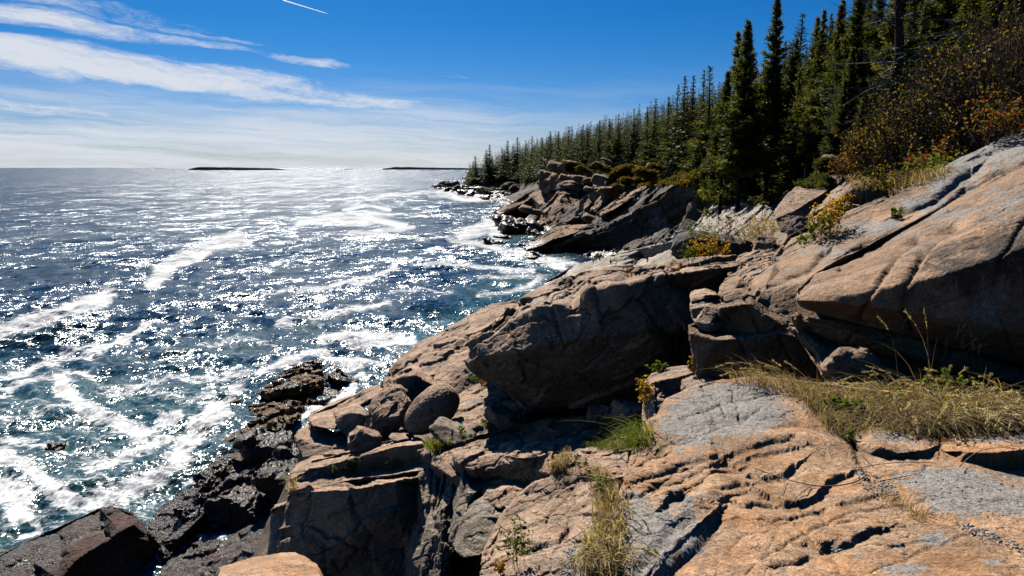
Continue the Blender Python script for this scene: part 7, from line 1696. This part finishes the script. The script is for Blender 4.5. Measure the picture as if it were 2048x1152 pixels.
def person(label, px, py, hgt, top, trousers, hair, bare_legs, yaw, extra=None):
    loc, nr = hit_px(px, py)
    root = D.objects.new('person', None); COL.objects.link(root); root.location = loc; root.rotation_euler = (0, 0, yaw)
    tag(root, label, 'person')
    skin = plain('skin', (0.42, 0.26, 0.19))
    # body: one skinned surface over a standing skeleton
    J = [(0, 0, .93), (0, 0, 1.12), (0, 0, 1.32), (0, 0, 1.46), (0, .01, 1.56), (0, .015, 1.66), (0, .01, 1.75),
         (.18, 0, 1.42), (.24, .06, 1.17), (.14, .22, 1.26), (.08, .26, 1.32), (-.18, 0, 1.42), (-.24, .05, 1.17), (-.14, .22, 1.24), (-.08, .26, 1.30),
         (.10, 0, .88), (.11, .02, .50), (.11, 0, .09), (.11, .14, .04), (-.10, 0, .88), (-.12, .02, .50), (-.13, 0, .09), (-.13, .14, .04)]
    E = [(0, 1), (1, 2), (2, 3), (3, 4), (4, 5), (5, 6), (3, 7), (7, 8), (8, 9), (9, 10), (3, 11), (11, 12), (12, 13), (13, 14), (0, 15), (15, 16), (16, 17), (17, 18), (0, 19), (19, 20), (20, 21), (21, 22)]
    Rr = [.15, .13, .15, .10, .055, .095, .07, .065, .05, .038, .035, .065, .05, .038, .035, .09, .06, .042, .04, .09, .06, .042, .04]
    me = D.meshes.new('body'); me.from_pydata(J, E, []); ob = D.objects.new('body', me); COL.objects.link(ob); ob.parent = root
    ob.modifiers.new('skin', 'SKIN'); ob.modifiers.new('sub', 'SUBSURF').levels = 1; ob.modifiers['sub'].render_levels = 2
    for i, r in enumerate(Rr): me.skin_vertices[0].data[i].radius = (r, r * (0.72 if i < 4 else 1))
    me.skin_vertices[0].data[0].use_root = True
    ob.data.materials.append(skin)
    a = Acc(); tube(a, [(0, 0, .90), (0, 0, 1.12), (0, 0, 1.30), (0, 0, 1.44), (0, 0, 1.50)], (.19, .165, .19, .17, .07), 12)
    for s in (-1, 1): tube(a, [(s * .15, 0, 1.42), (s * .25, .05, 1.18), (s * .17, .18, 1.23)], (.085, .07, .06), 8)
    a.link('jacket' if not bare_legs else 'shirt', top, root, smooth_shade=True)
    a = Acc()
    for s in (-1, 1): tube(a, [(s * .09, 0, .98), (s * .10, 0, .86), (s * .12, .02, .5), (s * .12, 0, .1 if not bare_legs else .48)], (.13, .115, .085, .075), 9)
    a.link('trousers' if not bare_legs else 'shorts', trousers, root, smooth_shade=True)
    a = Acc(); tube(a, [(0, -.01, 1.58), (0, -.03, 1.68), (0, -.005, 1.76), (0, .03, 1.79)], (.07, .105, .10, .04), 9); a.link('hair', hair, root, smooth_shade=True)
    if extra:
        a = Acc(); tube(a, [(.2, -.1, .75), (.22, -.12, .95), (.2, -.1, 1.15)], (.08, .13, .08), 8); a.link('bag', extra, root, smooth_shade=True)
    s = hgt / 1.78; root.scale = (s, s, s)
    return root


person('visitor in pale grey clothes holding something up, standing among the headland blocks', 1211, 376, 1.72, plain('pale_grey_cloth', (0.5, 0.5, 0.5)), plain('light_trousers', (0.36, 0.37, 0.38)), plain('dark_hair', (0.06, 0.04, 0.03)), False, 2.6, plain('lime_bag', (0.25, 0.6, 0.05)))
person('blond visitor in dark shirt and shorts standing right of the pale-clothed visitor', 1236, 373, 1.78, plain('black_cloth', (0.03, 0.03, 0.04)), plain('dark_shorts', (0.04, 0.04, 0.05)), plain('blond_hair', (0.45, 0.30, 0.14)), True, 3.4)

# vapour trail high in the sky
a = Acc(); A_, B_ = P(566, 0, 42000), P(656, 27.5, 42000)
s = np.linspace(0, 1, 14)[:, None]
tube(a, A_ + (B_ - A_) * s, 12 + 22 * (1 - s[:, 0]), 8)
m, t = new_mat('vapour'); t.n('ShaderNodeOutputMaterial', Surface=t.n('ShaderNodeBsdfTranslucent', Color=(0.95, 0.95, 0.95)))
tag(a.link('vapour_trail', m, None, A_, True), 'short straight white vapour trail high in the blue sky', 'vapour trail')
